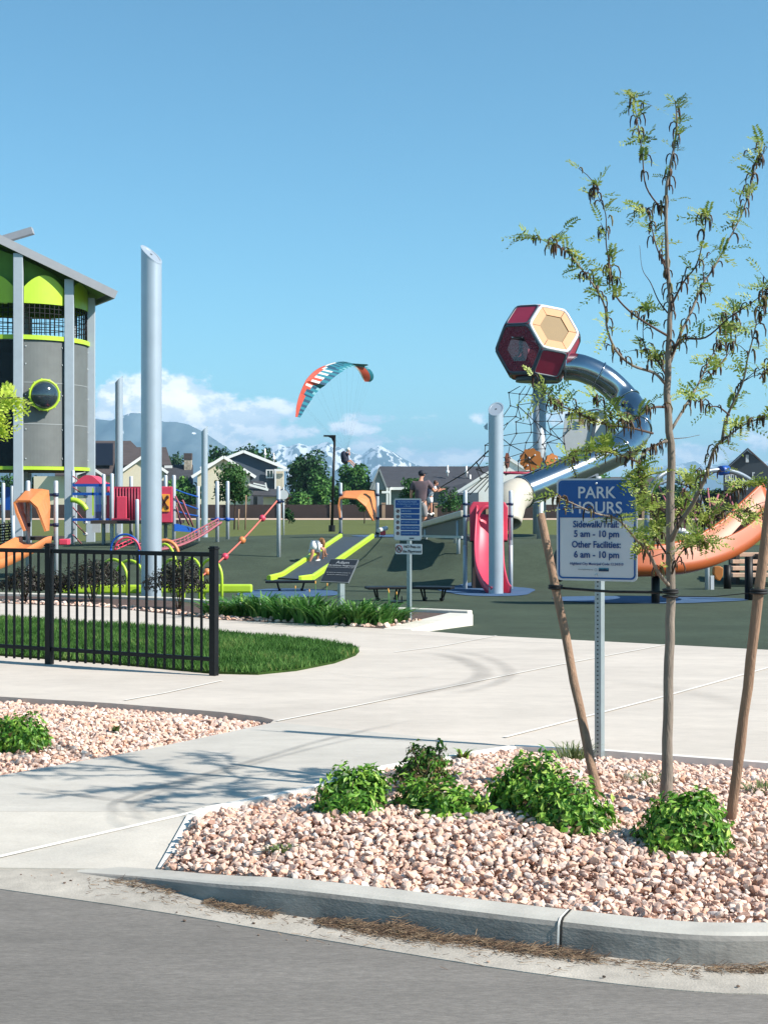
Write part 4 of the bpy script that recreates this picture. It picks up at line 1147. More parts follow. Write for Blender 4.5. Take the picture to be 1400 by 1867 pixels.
for k, p0 in enumerate((10, 55, 100, 145, 190, 235, 280, 325)):
    a0, a1 = p0+4.5, p0+40.5
    mb = MB(); arc_panel(mb, a0, a1, 1.93, 7.25, 8, top=lambda s_: 7.72+.36*(1-(2*s_-1)**2)); mb.build('lime_arch', M_lime, t)
    for z0, z1 in ((6.20, 6.33), (2.43, 2.53)):
        mb = MB(); arc_panel(mb, a0-1, a1+1, 1.98, z0, z1, .12); mb.build('lime_trim', M_lime, t)
    mb = MB(); arc_panel(mb, a0, a1, 1.92, 2.54, 6.17, .03); mb.build('wall_panel', M_perf if p0 in (10, 55) else M_dark, t)
    if p0 in (10, 55):
        for z_ in (3.75, 4.95):
            mb = MB(); arc_panel(mb, a0, a1, 1.928, z_, z_+.025, .012); mb.build('panel_seam', M_gframe0, t)
        mb = MB()
        for f_ in (a0+1.5, a1-1.5):
            for z_ in (2.75, 3.6, 4.6, 5.5, 6.0): mb.sphere(tpnt(f_, 1.93, z_), .022, 6, 4)
        build_split(mb, 'panel_bolt', M_bolt, t)
    mb = MB()
    for i in range(9):
        f = lerp(a0, a1, i/8); mb.tube([tpnt(f, 1.9, 6.36), tpnt(f, 1.9, 7.25)], .013, 5)
    for z in (6.5, 6.66, 6.82, 6.98, 7.12): mb.tube([tpnt(lerp(a0, a1, i/6), 1.9, z) for i in range(7)], .012, 5)
    mb.build('window_net', M_net, t)
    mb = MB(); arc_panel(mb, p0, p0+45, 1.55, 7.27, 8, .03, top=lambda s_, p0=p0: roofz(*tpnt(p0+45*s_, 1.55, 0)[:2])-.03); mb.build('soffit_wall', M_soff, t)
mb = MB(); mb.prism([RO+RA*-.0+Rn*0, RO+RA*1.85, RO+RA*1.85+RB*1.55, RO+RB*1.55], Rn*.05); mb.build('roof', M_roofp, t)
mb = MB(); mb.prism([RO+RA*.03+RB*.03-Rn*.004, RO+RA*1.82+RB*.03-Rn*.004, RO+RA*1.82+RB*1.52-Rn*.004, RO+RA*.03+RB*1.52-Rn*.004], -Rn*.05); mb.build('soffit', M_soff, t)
for a_, b_ in ((RO, RO+RA*1.85), (RO, RO+RB*1.55), (RO+RB*1.55, RO+RB*1.55+RA*1.85)):
    mb = MB(); e = (b_-a_).normalized()*.02; mb.beam(a_-e-Rn*.07, b_+e-Rn*.07, .05, .24, up=Rn); mb.build('fascia', M_roofp, t)
mb = MB(); mb.beam(at(-120, 474, 44.3), at(60, 420, 44.3), .25, .2); mb.build('roof_beam', M_roofp, t)
for z in (2.4, 6.15):
    mb = MB(); mb.tube([Vector((tc.x, tc.y, z)), Vector((tc.x, tc.y, z+.08))], 1.8, 24, smooth=False); mb.build('deck', M_dark if z > 3 else M_deck, t)
mb = MB(); mb.tube([Vector((tc.x, tc.y, tc.z-.1)), Vector((tc.x, tc.y, 8.2))], .14, 12); mb.build('mast', M_darkpost, t)
pc = at(80, 720, 42.73); pn = (pc-Vector((tc.x, tc.y, pc.z))).normalized()
mb = MB(); mb.torus(pc+pn*.06, pn, .43, .036, 32, 8); o = mb.build('porthole', M_lime, t)
mb = MB(); uu = pn.orthogonal().normalized(); ww = pn.cross(uu); rings = []
for i in range(7):
    a = R(90*i/6.3); rings.append([pc+pn*(.04+.28*math.sin(a))+(uu*math.cos(k*.2618)+ww*math.sin(k*.2618))*.41*math.cos(a) for k in range(24)])
mb.loft(rings, cap=True); mb.build('bubble', M_bubble, o)
mb = MB()
for k in range(12): a = k*.5236; mb.sphere(pc+pn*.06+(uu*math.cos(a)+ww*math.sin(a))*.465, .026, 8, 5)
mb.build('ring_lugs', M_lime, o)

# ---- orange hood with wavy slide, left
def hood(t, fr, df, bk, db, m, th=.05):
    A = [at(x, y, df) for x, y in fr]; B = [at(x, y, db) for x, y in bk]
    mb = MB(); n = 5; rings = []
    for i in range(n+1): rings.append([a.lerp(b, i/n) for a, b in zip(A, B)])
    mb.loft(rings, closed=False, cap=False, smooth=False)
    o = mb.build('hood', m, t, recalc=False); s = o.modifiers.new('solid', 'SOLIDIFY'); s.thickness = th; s.offset = 0
    return o
b = on(72, 33); t = thing('tot_slide', b, 'orange hooded slide between two white posts behind the iron fence', 'slide')
hood(t, [(44, 968), (30, 935), (26, 917), (32, 914), (54, 914), (67, 926), (76, 950), (83, 969)], 32.5, [(52, 966), (44, 930), (42, 900), (50, 893), (76, 893), (88, 895), (90, 925), (88, 967)], 33.3, M_orange)
for px, d in ((51, 33.2), (102, 33.4)):
    mb = MB(); vert_post(mb, on(px, d), zt(876, d), .052); o = mb.build('post', M_post, t)
    for y in (902, 957):
        mb = MB(); c = at(px, y, d); mb.tube([c-Vector((0, 0, .04)), c+Vector((0, 0, .04))], .064, 12); mb.beam(c, c-Vector((.16, 0, 0)), .05, .06); mb.build('clamp', M_navy, t)
def trough(mb, path, w, h, th=.03, side=None):
    rings = []
    for i, p in enumerate(path):
        a = path[max(0, i-1)]; b_ = path[min(len(path)-1, i+1)]; tt = (b_-a).normalized()
        sd = (tt.cross(Vector((0, 0, 1)))).normalized() if side is None else side; up = sd.cross(tt).normalized()
        prof = [(-w/2-th, h), (-w/2-th*1.4, h*.95), (-w/2-th, -.02), (-w*.3, -.07), (w*.3, -.07), (w/2+th, -.02), (w/2+th*1.4, h*.95), (w/2+th, h), (w/2, h*.95), (w*.47, h*.3), (w*.3, .0), (-w*.3, .0), (-w*.47, h*.3), (-w/2, h*.95)]
        rings.append([p+sd*x+up*z for x, z in prof])
    mb.loft(rings, closed=True, cap=True)
mb = MB(); path = curve_pts([at(66, 991, 33.1), at(55, 994, 32.5), at(38, 1004, 31.6), at(8, 1020, 30.6), at(-30, 1036, 29.6), at(-70, 1046, 29.0)], 6)
trough(mb, path, .62, .17); mb.build('chute', M_orange, t)
mb = MB(); mb.box(at(118, 988, 33), (.2, .3, .13)); mb.build('step', M_red, t, bevel=.02)
mb = MB(); mb.box(at(75, 981, 33.9), (.85, .9, .08)); mb.build('deck', M_deck, t)

# ---- coloured play structure in the middle left
D0 = 41.0; b = on(235, D0); t = thing('play_structure', b, 'red and blue play structure on white posts, partly behind the thickest silver pole', 'play structure')
def pxbox(mb, x0, x1, y0, y1, d, th, mi=0):
    a, c = at(x0, y1, d), at(x1, y0, d); mb.box(((a.x+c.x)/2, d+th/2, (a.z+c.z)/2), (c.x-a.x, th, c.z-a.z), mi=mi)
for px, d, ty in ((133, 42.2, 857), (189, 41, 864), (204, 40.4, 863), (239, 42.0, 868), (250, 39.4, 910), (302, 41.4, 866), (317, 40.0, 866), (6, 42, 880), (22, 43, 884)):
    mb = MB(); vert_post(mb, on(px, d), zt(ty, d), .052); mb.build('post', M_post, t)
mb = MB(); pxbox(mb, 165, 322, 949, 955, 40.2, 1.6); mb.build('deck', M_deck, t)
mb = MB(); pxbox(mb, 206, 256, 887, 951, 41.2, .06)
for i in range(9): x = 208+i*5.4; mb.tube([at(x, 889, 41.18), at(x, 949, 41.18)], .022, 6)
mb.build('fluted_panel', M_redd, t)
mb = MB(); pxbox(mb, 212, 231, 905, 946, 40.9, .06); mb.build('red_panel', M_red, t, bevel=.02)
mb = MB(); pxbox(mb, 194, 199, 880, 948, 41.3, .10); mb.build('red_panel', M_red, t, bevel=.02)
mb = MB(); pxbox(mb, 204, 236, 945, 949, 40.3, .05); mb.build('red_edge', M_red, t)
mb = MB(); pxbox(mb, 270, 314.5, 887, 953, 39.82, .06); o = mb.build('letter_panel', M_red, t, bevel=.02)
mb = MB(); pxbox(mb, 290, 309, 901, 933, 39.79, .026); mb.build('orange_tile', mat('tile_orange', '#f0a03c', .5), o, bevel=.008)
mb = MB(); c = at(299.5, 916, 39.775); M_let = mat('letter_dark', '#4a1d14', .6)
for sx_ in (-1, 1):
    e = Vector((.085*sx_, 0, .14)); mb.beam(c-e, c+e, .05, .02, up=(0, 1, 0))
for sx_, sz_ in ((1, 1), (1, -1), (-1, 1), (-1, -1)): mb.sphere(c+Vector((.085*sx_, 0, .14*sz_)), (.045, .012, .05), 8, 6)
mb.build('letter_x', M_let, o)
for y0, y1 in ((882, 887), (898, 903), (945, 950)):
    mb = MB(); pxbox(mb, 132, 205, y0, y1, 41.0, .05); mb.build('blue_rail', M_bluep, t)
mb = MB()
for i in range(8): pxbox(mb, 171+i*2.4, 172.3+i*2.4, 887, 945, 41.6, .03)
build_split(mb, 'blue_bar', M_bluep, t)
mb = MB(); arc = [at(136+48*(i/12), 882-16*math.sin(math.pi*i/12), 42) for i in range(13)]
mb.prism(arc, (0, 1.2, 0)); mb.build('red_roof', M_red, t)
for x0, x1, y0, y1 in ((168, 183, 951, 971), (192, 199, 951, 971), (213, 221, 953, 972), (184, 186, 940, 950)):
    mb = MB(); pxbox(mb, x0, x1, y0, y1, 42.6, .05); mb.build('white_skirt', M_greyp, t)
mb = MB(); pxbox(mb, 168, 170.5, 890, 940, 41.0, .04); mb.build('lime_bar', M_lime, t)
mb = MB(); mb.tube(curve_pts([at(129, 911, 40), at(140, 913, 40), at(151, 920, 40), at(158, 930, 40)], 5), .07, 8); mb.build('lime_handle', M_lime, t)
mb = MB(); pxbox(mb, 2, 22, 888, 930, 43.2, .05); pxbox(mb, 2, 4, 925, 932, 43.0, .05); build_split(mb, 'blue_panel', M_bluep, t)
for k, (ya, yb) in enumerate(((868, 884), (888, 905), (925, 953), (950, 974), (975, 1000))):
    mb = MB(); mb.tube([at(133, ya, 41.5), at(157, yb, 43.2)], .02, 5); mb.build('rung_rope', M_pink, t)
    mb = MB(); mb.tube([at(153, yb-1, 43.1), at(158, yb, 43.2)], .05, 6); mb.build('rope_clamp', M_greyp, t)

# dark rope net by the left edge
nt_ = thing('rope_net', on(12, 40), 'dark sagging rope net low at the left edge under the climbing tower', 'rope net')
mb = MB()
for i in range(9):
    a_ = [at(lerp(-60, 24, k/8), lerp(948, 954, k/8)+i*5+6*math.sin(math.pi*k/8), 40+.35*i*(.2)) for k in range(9)]
    mb.tube(a_, .022, 5)
for k in range(11):
    x_ = lerp(-60, 24, k/10); mb.tube([at(x_+2*(i % 2), 949+i*6+5*math.sin(math.pi*k/10), 40+.07*i) for i in range(8)], .02, 5)
mb.build('net', M_net, nt_)
mb = MB(); g_ = on(24, 40); mb.tube([g_-Vector((0, 0, .1)), at(24, 940, 40)], .05, 8); mb.build('post', M_post, nt_)
# hoops beside it
b = on(228, 36); t = thing('hoop_climber', b, 'blue hoop over a red hoop with red rails behind the iron fence', 'climber')
c = on(228, 36)
mb = MB(); cc = at(228, 1000, 36); mb.torus(cc, (0, -1, 0), .34, .026, 24, 8, a0=0, a1=math.pi, start=(1, 0, 0)); mb.tube([cc+Vector((-.34, 0, 0)), Vector((cc.x-.34, 36, c.z-.1))], .026, 8); mb.tube([cc+Vector((.34, 0, 0)), Vector((cc.x+.34, 36, c.z-.1))], .026, 8)
for v in range(len(mb.v)): pass
ob = mb.build('blue_hoop', M_bluep, t)
mb = MB(); cc = at(232, 1003, 35.6); mb.torus(cc, (0, -1, 0), .30, .024, 24, 8, a0=0, a1=math.pi, start=(1, 0, 0))
ob = mb.build('red_hoop', M_red, t)
mb = MB()
for y in (0, .09): mb.tube([at(212, 1002, 35.5)+Vector((0, 0, y)), at(243, 988, 36.4)+Vector((0, 0, y))], .014, 6)
for k in range(4): p = at(212, 1002, 35.5).lerp(at(243, 988, 36.4), (k+.5)/4); mb.tube([p, p+Vector((0, 0, .09))], .012, 6)
mb.build('red_rails', M_red, t)

# ---- rope bridge with blue rails and pink net
b = on(370, 40); t = thing('rope_bridge', b, 'pink net ramp and blue rope rails running between white posts', 'rope bridge')
for px, d, ty in ((361, 41.5, 886), (396, 40.5, 877), (415, 42.5, 877)):
    mb = MB(); vert_post(mb, on(px, d), zt(ty, d), .052); mb.build('post', M_post, t)
    if px > 390:
        mb = MB(); c = at(px, 947, d); mb.tube([c-Vector((0, 0, .05)), c+Vector((0, 0, .05))], .066, 12); mb.tube([c-Vector((.18, 0, 0)), c+Vector((.18, 0, .0))], .03, 8); mb.build('blue_clamp', M_bluep, t)
for ya, yb in ((892, 906), (912, 928), (931, 941)):
    mb = MB(); mb.tube(curve_pts([at(318, ya, 40), at(340, (ya+yb)/2+1, 40.8), at(361, yb, 41.4)], 4), .022, 6); mb.build('blue_rope', M_bluep, t)
mb = MB(); mb.prism([at(318, 955, 39.9), at(357, 965, 41), at(357, 971, 41), at(318, 968, 39.9)], (0, .5, 0)); mb.build('blue_board', M_bluep, t)
for xa, ya, xb, yb in ((320, 905, 345, 957), (333, 912, 352, 960), (322, 925, 330, 955)):
    mb = MB(); mb.tube([at(xa, ya, 39.9), at(xb, yb, 40.6)], .025, 6); mb.build('hanger_rope', M_pink, t)
U = [at(250, 992, 38.5), at(320, 985, 39.5), at(360, 966, 40), at(398, 946, 40.4)]; Lw = [at(262, 1006, 36.0), at(320, 997, 37.5), at(365, 978, 39), at(404, 952, 40)]
U = curve_pts(U, 6); Lw = curve_pts(Lw, 6); mb = MB()
for e in (U, Lw): mb.tube(e, .024, 6)
for k in range(1, 6): mb.tube([u.lerp(l, k/6)-Vector((0, 0, .10*math.sin(math.pi*k/6))) for u, l in zip(U, Lw)], .011, 5)
for i in range(0, len(U)):
    mb.tube([U[i].lerp(Lw[i], k/6)-Vector((0, 0, .10*math.sin(math.pi*k/6))) for k in range(7)], .011, 5)
    if i+1 < len(U): mb.tube([U[i].lerp(Lw[i+1], k/6)-Vector((0, 0, .10*math.sin(math.pi*k/6))) for k in range(7)], .009, 5)
mb.build('pink_net', M_pink, t)

# ---- red rope with balls from a white post
b = on(508, 37.0); t = thing('ball_rope_climb', b, 'sloping red rope with ball grips tied to a white post on the mound', 'rope climb')
mb = MB(); vert_post(mb, b, zt(886, 37), .05); mb.build('post', M_post, t)
mb = MB(); c = at(508, 914, 37); mb.tube([c-Vector((0, 0, .05)), c+Vector((0, 0, .05))], .062, 12); mb.beam(c, c+Vector((.14, 0, -.01)), .05, .05); mb.build('clamp', M_navy, t)
ra, rb_ = at(506, 912, 37), G(352, 1064); path = [ra.lerp(rb_, i/20)-Vector((0, 0, .12*math.sin(math.pi*i/20))) for i in range(21)]
mb = MB(); mb.tube(path, .020, 8); mb.build('rope', mat('red_rope', '#c8665a', .8, var=.15, vscale=30), t)
for q, m_, r_ in ((.23, M_red, .085), (.47, M_orange, .09), (.66, M_red, .085), (.88, M_orange, .085)):
    p = path[int(q*20)]; mb = MB(); mb.sphere(p, r_, 14, 9); mb.build('ball', m_, t)
# lone white sign disc behind
b = Vector((at(517, 900, 62).x, 62, 0)); t = thing('round_sign', b, 'white round sign on a thin post at the lawn edge beyond the mound', 'sign')
mb = MB(); mb.tube([b, Vector((b.x, 62, zt(888, 62)))], .035, 8); mb.build('post', M_post, t)
mb = MB(); c = at(517, 902, 61.95); mb.tube([c, c+Vector((0, .02, 0))], .20, 20, smooth=False); mb.build('disc', M_signw, t)

# ---- lime hoops and balance beam behind the iron fence
b = on(290, 25.0); t = thing('lime_beam', b, 'long lime green balance beam with hoop grips behind the iron fence', 'balance beam')
def lime_beam(x0, x1, y, d, m=.09):
    mb = MB(); mb.beam(at(x0, y, d), at(x1, y, d), .16, .145); return mb.build('beam', M_lime, t, bevel=.03)
lime_beam(110, 268, 1074, 25.4); lime_beam(268, 460, 1073, 25.4)
for px in (135, 262, 372, 440):
    mb = MB(); g = on(px, 25.4); mb.tube([g-Vector((0, 0, .1)), at(px, 1074, 25.4)], .032, 8); mb.build('leg', M_lime, t)
for cx_, w_, top, d in ((206, 56, 1020, 25.0), (236, 56, 1022, 25.9), (314, 46, 1020, 25.0), (300, 52, 992, 27.5), (348, 44, 1018, 25.9), (384, 44, 1020, 25.0)):
    wm = w_*d/F/2; c = at(cx_, 1055, d); hh = zt(top, d); cp = []
    for i in range(17):
        a = math.pi*i/16; cp.append(Vector((c.x-wm*math.cos(a), d+.12*math.cos(a), lerp(c.z, hh, math.sin(a)))))
    cp = [Vector((cp[0].x, cp[0].y, gz(cp[0].x, d)-.1))]+cp+[Vector((cp[-1].x, cp[-1].y, gz(cp[-1].x, d)-.1))]
    mb = MB(); mb.tube(cp, .026, 8); mb.build('hoop', M_lime, t)
c = at(300, 1010, 28.4); mb = MB(); mb.torus(c, (0, -1, 0), .26, .035, 20, 8, a0=0, a1=math.pi, start=(1, 0, 0)); ob = mb.build('orange_hoop', M_orange, t)

# ---- embankment slide with lime edges, orange hood at its head
bt, tpp = G(522, 1056), G(650, 976); t = thing('embankment_slide', bt, 'embankment slide with lime green side rails climbing the mound to an orange hood', 'slide')
def grail(pix, h, w, nm, m):
    pts = []
    for (xa, ya), (xb, yb) in zip(pix, pix[1:]):
        for k in range(8): pts.append(G(lerp(xa, xb, k/8), lerp(ya, yb, k/8)))
    pts.append(G(*pix[-1])); mb = MB(); rings = []
    for i, p in enumerate(pts):
        a, b_ = pts[max(0, i-1)], pts[min(len(pts)-1, i+1)]; tt = (b_-a).normalized(); sd = tt.cross(Vector((0, 0, 1))).normalized()
        rings.append([p-sd*w/2-Vector((0, 0, .05)), p+sd*w/2-Vector((0, 0, .05)), p+sd*w/2+Vector((0, 0, h*.8)), p+sd*w*.25+Vector((0, 0, h)), p-sd*w*.25+Vector((0, 0, h)), p-sd*w/2+Vector((0, 0, h*.8))])
    mb.loft(rings, smooth=False); return mb.build(nm, m, t)
grail([(490, 1059), (514, 1053), (552, 1028), (621, 981)], .12, .10, 'side_rail', M_lime)
grail([(545, 1060), (570, 1057), (610, 1030), (679, 981)], .12, .10, 'side_rail', M_lime)
M_bed = mat('slide_bed', '#39424a', .6, var=.08)
mb = MB(); vs = []
for k in range(13):
    s_ = k/12; xa, ya = pw(s_, [(0, 505), (.2, 519), (1, 622)]), pw(s_, [(0, 1056), (.2, 1050), (1, 981)])
    xb, yb = pw(s_, [(0, 556), (.2, 572), (1, 676)]), pw(s_, [(0, 1059), (.2, 1054), (1, 981)])
    vs += [G(xa, ya)+Vector((0, 0, .03)), G(xb, yb)+Vector((0, 0, .03))]
mb.add(vs, [(2*i, 2*i+1, 2*i+3, 2*i+2) for i in range(12)], smooth=True); mb.build('slide_bed', M_bed, t)
dH = 41.3
hood(t, [(620, 944), (617, 922), (619, 910), (626, 908), (650, 910), (666, 924), (674, 940), (680, 950)], dH, [(622, 942), (621, 915), (622, 899), (630, 896), (662, 895), (681, 896), (685, 920), (686, 948)], dH+.55, M_orange, .04)
for px, ty in ((621, 880), (688, 880)):
    mb = MB(); vert_post(mb, on(px, dH+.2), zt(ty, dH+.2), .047); mb.build('post', M_post if px > 650 else M_darkpost, t)
    for y in (902, 945, 972):
        mb = MB(); c = at(px, y, dH+.2); mb.tube([c-Vector((0, 0, .035)), c+Vector((0, 0, .035))], .058, 12); mb.build('clamp', M_navy, t)
mb = MB(); mb.tube([at(690, 967, dH-.1), at(704, 963, dH+.3)], .065, 10); mb.build('white_bumper', M_signw, t)
mb = MB(); pxbox(mb, 693, 703, 968, 976, dH+.1, .2); mb.build('red_block', M_red, t, bevel=.02)

# ---- low black benches on the rubber
def low_bench(cx_, d, w_, label, yaw=0, h=.24):
    b = on(cx_, d); t = thing('low_bench', b, label, 'bench', 'low black benches on the rubber'); rot = Matrix.Rotation(yaw, 3, 'Z'); wm = w_*d/F
    mb = MB(); mb.box(b+Vector((0, 0, h)), (wm, .38, .045), rot); mb.build('top', M_black, t, bevel=.012)
    for s_ in (-1, 1):
        c = b+rot @ Vector((s_*wm*.22, 0, 0)); mb = MB()
        for k in (-1, 1): mb.beam(c+rot @ Vector((0, k*.06, 0)), c+rot @ Vector((s_*.05, k*.14, h)), .05, .03, up=(1, 0, 0))
        mb.beam(c+rot @ Vector((0, -.09, .04)), c+rot @ Vector((0, .09, .04)), .05, .04); mb.build('leg', M_black, t)
low_bench(705, 26.6, 76, 'low black bench left of the rules sign post', R(12))
low_bench(790, 26.6, 72, 'low black bench right of the rules sign, partly on blue rubber', R(-14))
low_bench(530, 30.2, 92, 'low black bench at the foot of the lime edged slide', R(4), .2)
mb = MB(); c = P(722, 1107, -.16); mb.box(c+Vector((0, 0, .08)), (.22, .3, .035)); mb.box(c+Vector((.09, 0, .12)), (.02, .02, .1)); mb.box(c+Vector((0, 0, .03)), (.06, .06, .1))
tag(mb.build('foot_pad', M_black), 'small black pad with a peg at the back rim of the daylily bed', 'step')

# ---- grey ramp with pale handrail and the red slide it feeds
b = on(810, 39.5); t = thing('play_ramp', b, 'slate grey ramp wall with a pale top rail leading up to the red slide', 'ramp')
da, db_ = 40.6, 33.0
A0, A1, B1, B0 = at(766, 961, da), at(845, 939, db_+1), at(845, 978, db_+1), at(766, 976, da)
nrm = Vector((.0, 1, 0))
mb = MB(); mb.prism([A0, A1, B1, B0], (0, .06, 0)); mb.build('wall', M_slate, t)
mb = MB(); mb.beam(A0+Vector((0, .0, .03)), A1+Vector((0, .0, .03)), .16, .16); mb.build('top_rail', M_cream, t, bevel=.03)
mb = MB(); mb.beam(B0+Vector((0, -.02, -.02)), B1+Vector((0, -.02, -.02)), .1, .06); mb.build('bottom_rail', M_greyp, t)
mb = MB(); DK = [A0+Vector((0, .05, -.06)), A1+Vector((0, .05, -.10)), A1+Vector((.3, 1.7, .02)), A0+Vector((.05, 1.75, .22))]
mb.prism(DK, (0, 0, -.12)); mb.build('deck', M_deck, t)
for q in (.15, .9):
    for yy in (.1, 1.5): p = A0.lerp(A1, q)+Vector((0, yy, 0)); mb = MB(); g = gz(p.x, p.y); mb.tube([Vector((p.x, p.y, g-.1)), p-Vector((0, 0, .1))], .045, 8); mb.build('leg', M_darkpost, t)
RAMP_KID = A0.lerp(A1, .25)+Vector((.0, 1.45, .1))

b = on(885, 31); dR = 31.2; t = thing('red_slide', b, 'tall red slide with round entry hood behind the shorter silver pole', 'slide')
for px, d in ((848, dR), (931, dR)):
    mb = MB(); vert_post(mb, Vector((at(px, 900, d).x, d, zt(981 if px > 0 else 981, d))), zt(894, d), .045); mb.build('post', M_post, t)
    g = on(px, d+.6)
    mb = MB(); mb.tube([Vector((at(px, 900, d).x, d, zt(985, d)+.0)), Vector((at(px, 900, d).x, d, gz(at(px, 900, d).x, d)-.2))], .045, 10); mb.build('post', M_darkpost, t)
    for y in (919, 941):
        mb = MB(); c = at(px, y, d); mb.tube([c-Vector((0, 0, .025)), c+Vector((0, 0, .025))], .056, 12); mb.beam(c, c+Vector((.1*(1 if px < 900 else -1), 0, 0)), .04, .04); mb.build('clamp', M_navy, t)
# entry panel with an arched hole
out = [(857, 986), (856, 925), (862, 915), (920, 915), (926, 925), (925, 986)]
inn = [(870, 986), (869, 955), (873, 936), (882, 926), (893, 924), (904, 926), (911, 936), (914, 955), (914, 986)]
mb = MB(); poly = out+list(reversed(inn)); mb.prism([at(x, y, dR-.05) for x, y in poly], (0, .12, 0)); mb.build('entry_panel', M_red, t, bevel=.02)
mb = MB()
rm_ = [at(x, y, dR-.12) for x, y in inn]; mb.tube(curve_pts(rm_, 4), .04, 8); mb.build('hole_rim', M_red, t)
# chute seen from its side, curving to the ground
L_ = curve_pts([at(868, 930, dR), at(865, 970, dR-.25), at(864, 1005, dR-.55), at(868, 1040, dR-1.0), at(882, 1070, dR-1.75), at(895, 1080, dR-2.1)], 5)
Rr = curve_pts([at(916, 930, dR), at(918, 970, dR-.15), at(918, 1005, dR-.45), at(920, 1040, dR-.9), at(926, 1068, dR-1.65), at(932, 1078, dR-2.0)], 5)
rings = []
for a, c in zip(L_, Rr):
    sd = (c-a); bk = Vector((0, .16, -.12)); fr = Vector((0, -.05, .10))
    rings.append([a+fr, a+bk*.5, a+sd*.15+bk, a+sd*.85+bk, c+bk*.5, c+fr, c+fr-sd*.06, c-sd*.1+bk*.4, a+sd*.8+bk*.75, a+sd*.2+bk*.75, a+sd*.1+bk*.4, a+fr+sd*.06])
mb = MB(); mb.loft(rings); mb.build('chute', M_red, t)
mb = MB(); a, c = at(857, 984, dR), at(925, 984, dR); mb.box(((a.x+c.x)/2, dR+.6, a.z), (c.x-a.x, 1.2, .10)); mb.build('deck', M_deck, t)
mb = MB(); mb.box(((a.x+c.x)/2-.1, dR+.5, (a.z+gz(a.x, dR))/2), (.45, .5, max(.1, a.z-gz(a.x, dR)))); mb.build('pedestal', M_deck, t)
# ---- stainless tube slide, cream mouth
tb = on(985, 46); 
PATH = [(1030, 668, 45.7), (1060, 671, 45.6), (1100, 690, 45.6), (1135, 722, 45.6), (1159, 757, 45.0), (1158, 790, 43.6), (1130, 818, 42.2), (1085, 841, 41.4), (1030, 865, 40.7), (980, 886, 40.1), (945, 900, 39.7)]
cp = curve_pts([at(*q) for q in PATH], 8); t = thing('tube_slide', on(1040, 42), 'mirror bright stainless steel tube slide curling down from the red ball', 'slide')
TRr = .42
mb = MB(); mb.tube(cp, TRr, 26, caps=False); mb.build('tube', M_steel, t)
for q in (.02, .18, .33, .48, .62, .8, .98):
    k = min(len(cp)-2, int(q*(len(cp)-1))); mb = MB(); mb.torus(cp[k], cp[k+1]-cp[k], TRr+.012, .03, 28, 6); mb.build('flange', M_steel, t)
MO = curve_pts([at(946, 900, 39.7), at(936, 905, 39.4), at(929, 917, 39.1), at(928, 936, 38.9), at(930, 956, 38.7)], 5)
mb = MB(); mb.tube(MO, interp_list([.43, .45, .45, .40, .30], len(MO)), 24, caps=False); o = mb.build('mouth', M_cream, t); o.modifiers.new('s', 'SOLIDIFY').thickness = .03
for px, py, d in ((1090, 842, 41.1), (985, 886, 40.1)):
    c = at(px, py, d); mb = MB(); mb.tube([Vector((c.x, c.y+.1, gz(c.x, c.y)-.1)), c-Vector((0, 0, .4))], .09, 12); mb.build('support', M_darkpost, t)

# ---- red ball cabin on its column
BC = at(981, 628, 46.0); aE = .86
t = thing('ball_cabin', Vector((BC.x, BC.y, gz(BC.x, BC.y))), 'dark red faceted ball cabin with an orange hexagon panel on a grey column', 'play cabin')
import itertools
tv = []
for perm in set(itertools.permutations((0, 1, 2))):
    for s1_ in (1, -1):
        for s2_ in (1, -1):
            v = [0, 0, 0]; sg = [s1_, s2_]; kk = 0
            for ax in range(3):
                m_ = perm[ax]
                if m_ == 0: v[ax] = 0
                else: v[ax] = m_*sg[m_-1]
            tv.append(Vector(v)*aE/math.sqrt(2))
normals = [('h', Vector(s_).normalized()) for s_ in itertools.product((1, -1), repeat=3)]+[('s', Vector(v)) for v in ((1,0,0),(-1,0,0),(0,1,0),(0,-1,0),(0,0,1),(0,0,-1))]
nA = Vector((.36, -.86, .36)).normalized()
n0 = Vector((1, 1, 1)).normalized(); q1 = n0.rotation_difference(nA).to_matrix()
hv = [v for v in tv if abs(v.dot(n0)-max(w_.dot(n0) for w_ in tv)) < 1e-3]
u0 = q1 @ (hv[0]-n0*hv[0].dot(n0)); u0.normalize()
tgt = Vector((1, 0, 0)); tgt = (tgt-nA*tgt.dot(nA)).normalized()
ang = math.atan2(nA.dot(u0.cross(tgt)), u0.dot(tgt)); best = None
for k in range(6):
    M_ = Matrix.Rotation(ang+k*math.pi/3, 3, nA) @ q1
    nb = max(normals, key=lambda q: (M_ @ q[1]).dot(Vector((-.62, -.68, -.39)).normalized()))
    sc_ = (M_ @ nb[1]).dot(Vector((-.62, -.68, -.39)).normalized()) if nb[0] == 'h' else -1
    if best is None or sc_ > best[0]: best = (sc_, M_)
M_ = best[1]; tvw = [BC+M_ @ v for v in tv]
faces = []
for kind, nl in normals:
    nw = M_ @ nl; mx_ = max((v-BC).dot(nw) for v in tvw); fv = [v for v in tvw if abs((v-BC).dot(nw)-mx_) < 1e-3]
    c = sum(fv, Vector())/len(fv); uu = (fv[0]-c).normalized(); ww = nw.cross(uu)
    fv.sort(key=lambda v: math.atan2((v-c).dot(ww), (v-c).dot(uu))); faces.append((kind, nw, c, fv))
M_wframe = mat('white_frame', '#d5d6d8', .4, var=.03); M_gframe = mat('slate_frame', '#4a5560', .45, var=.05)
nB = max(faces, key=lambda f: f[1].dot(Vector((-.62, -.68, -.39)).normalized()))
M_redn = mat('dark_red_net', '#86283f', .75, var=.2, vscale=12, alpha=.30)
done = set()
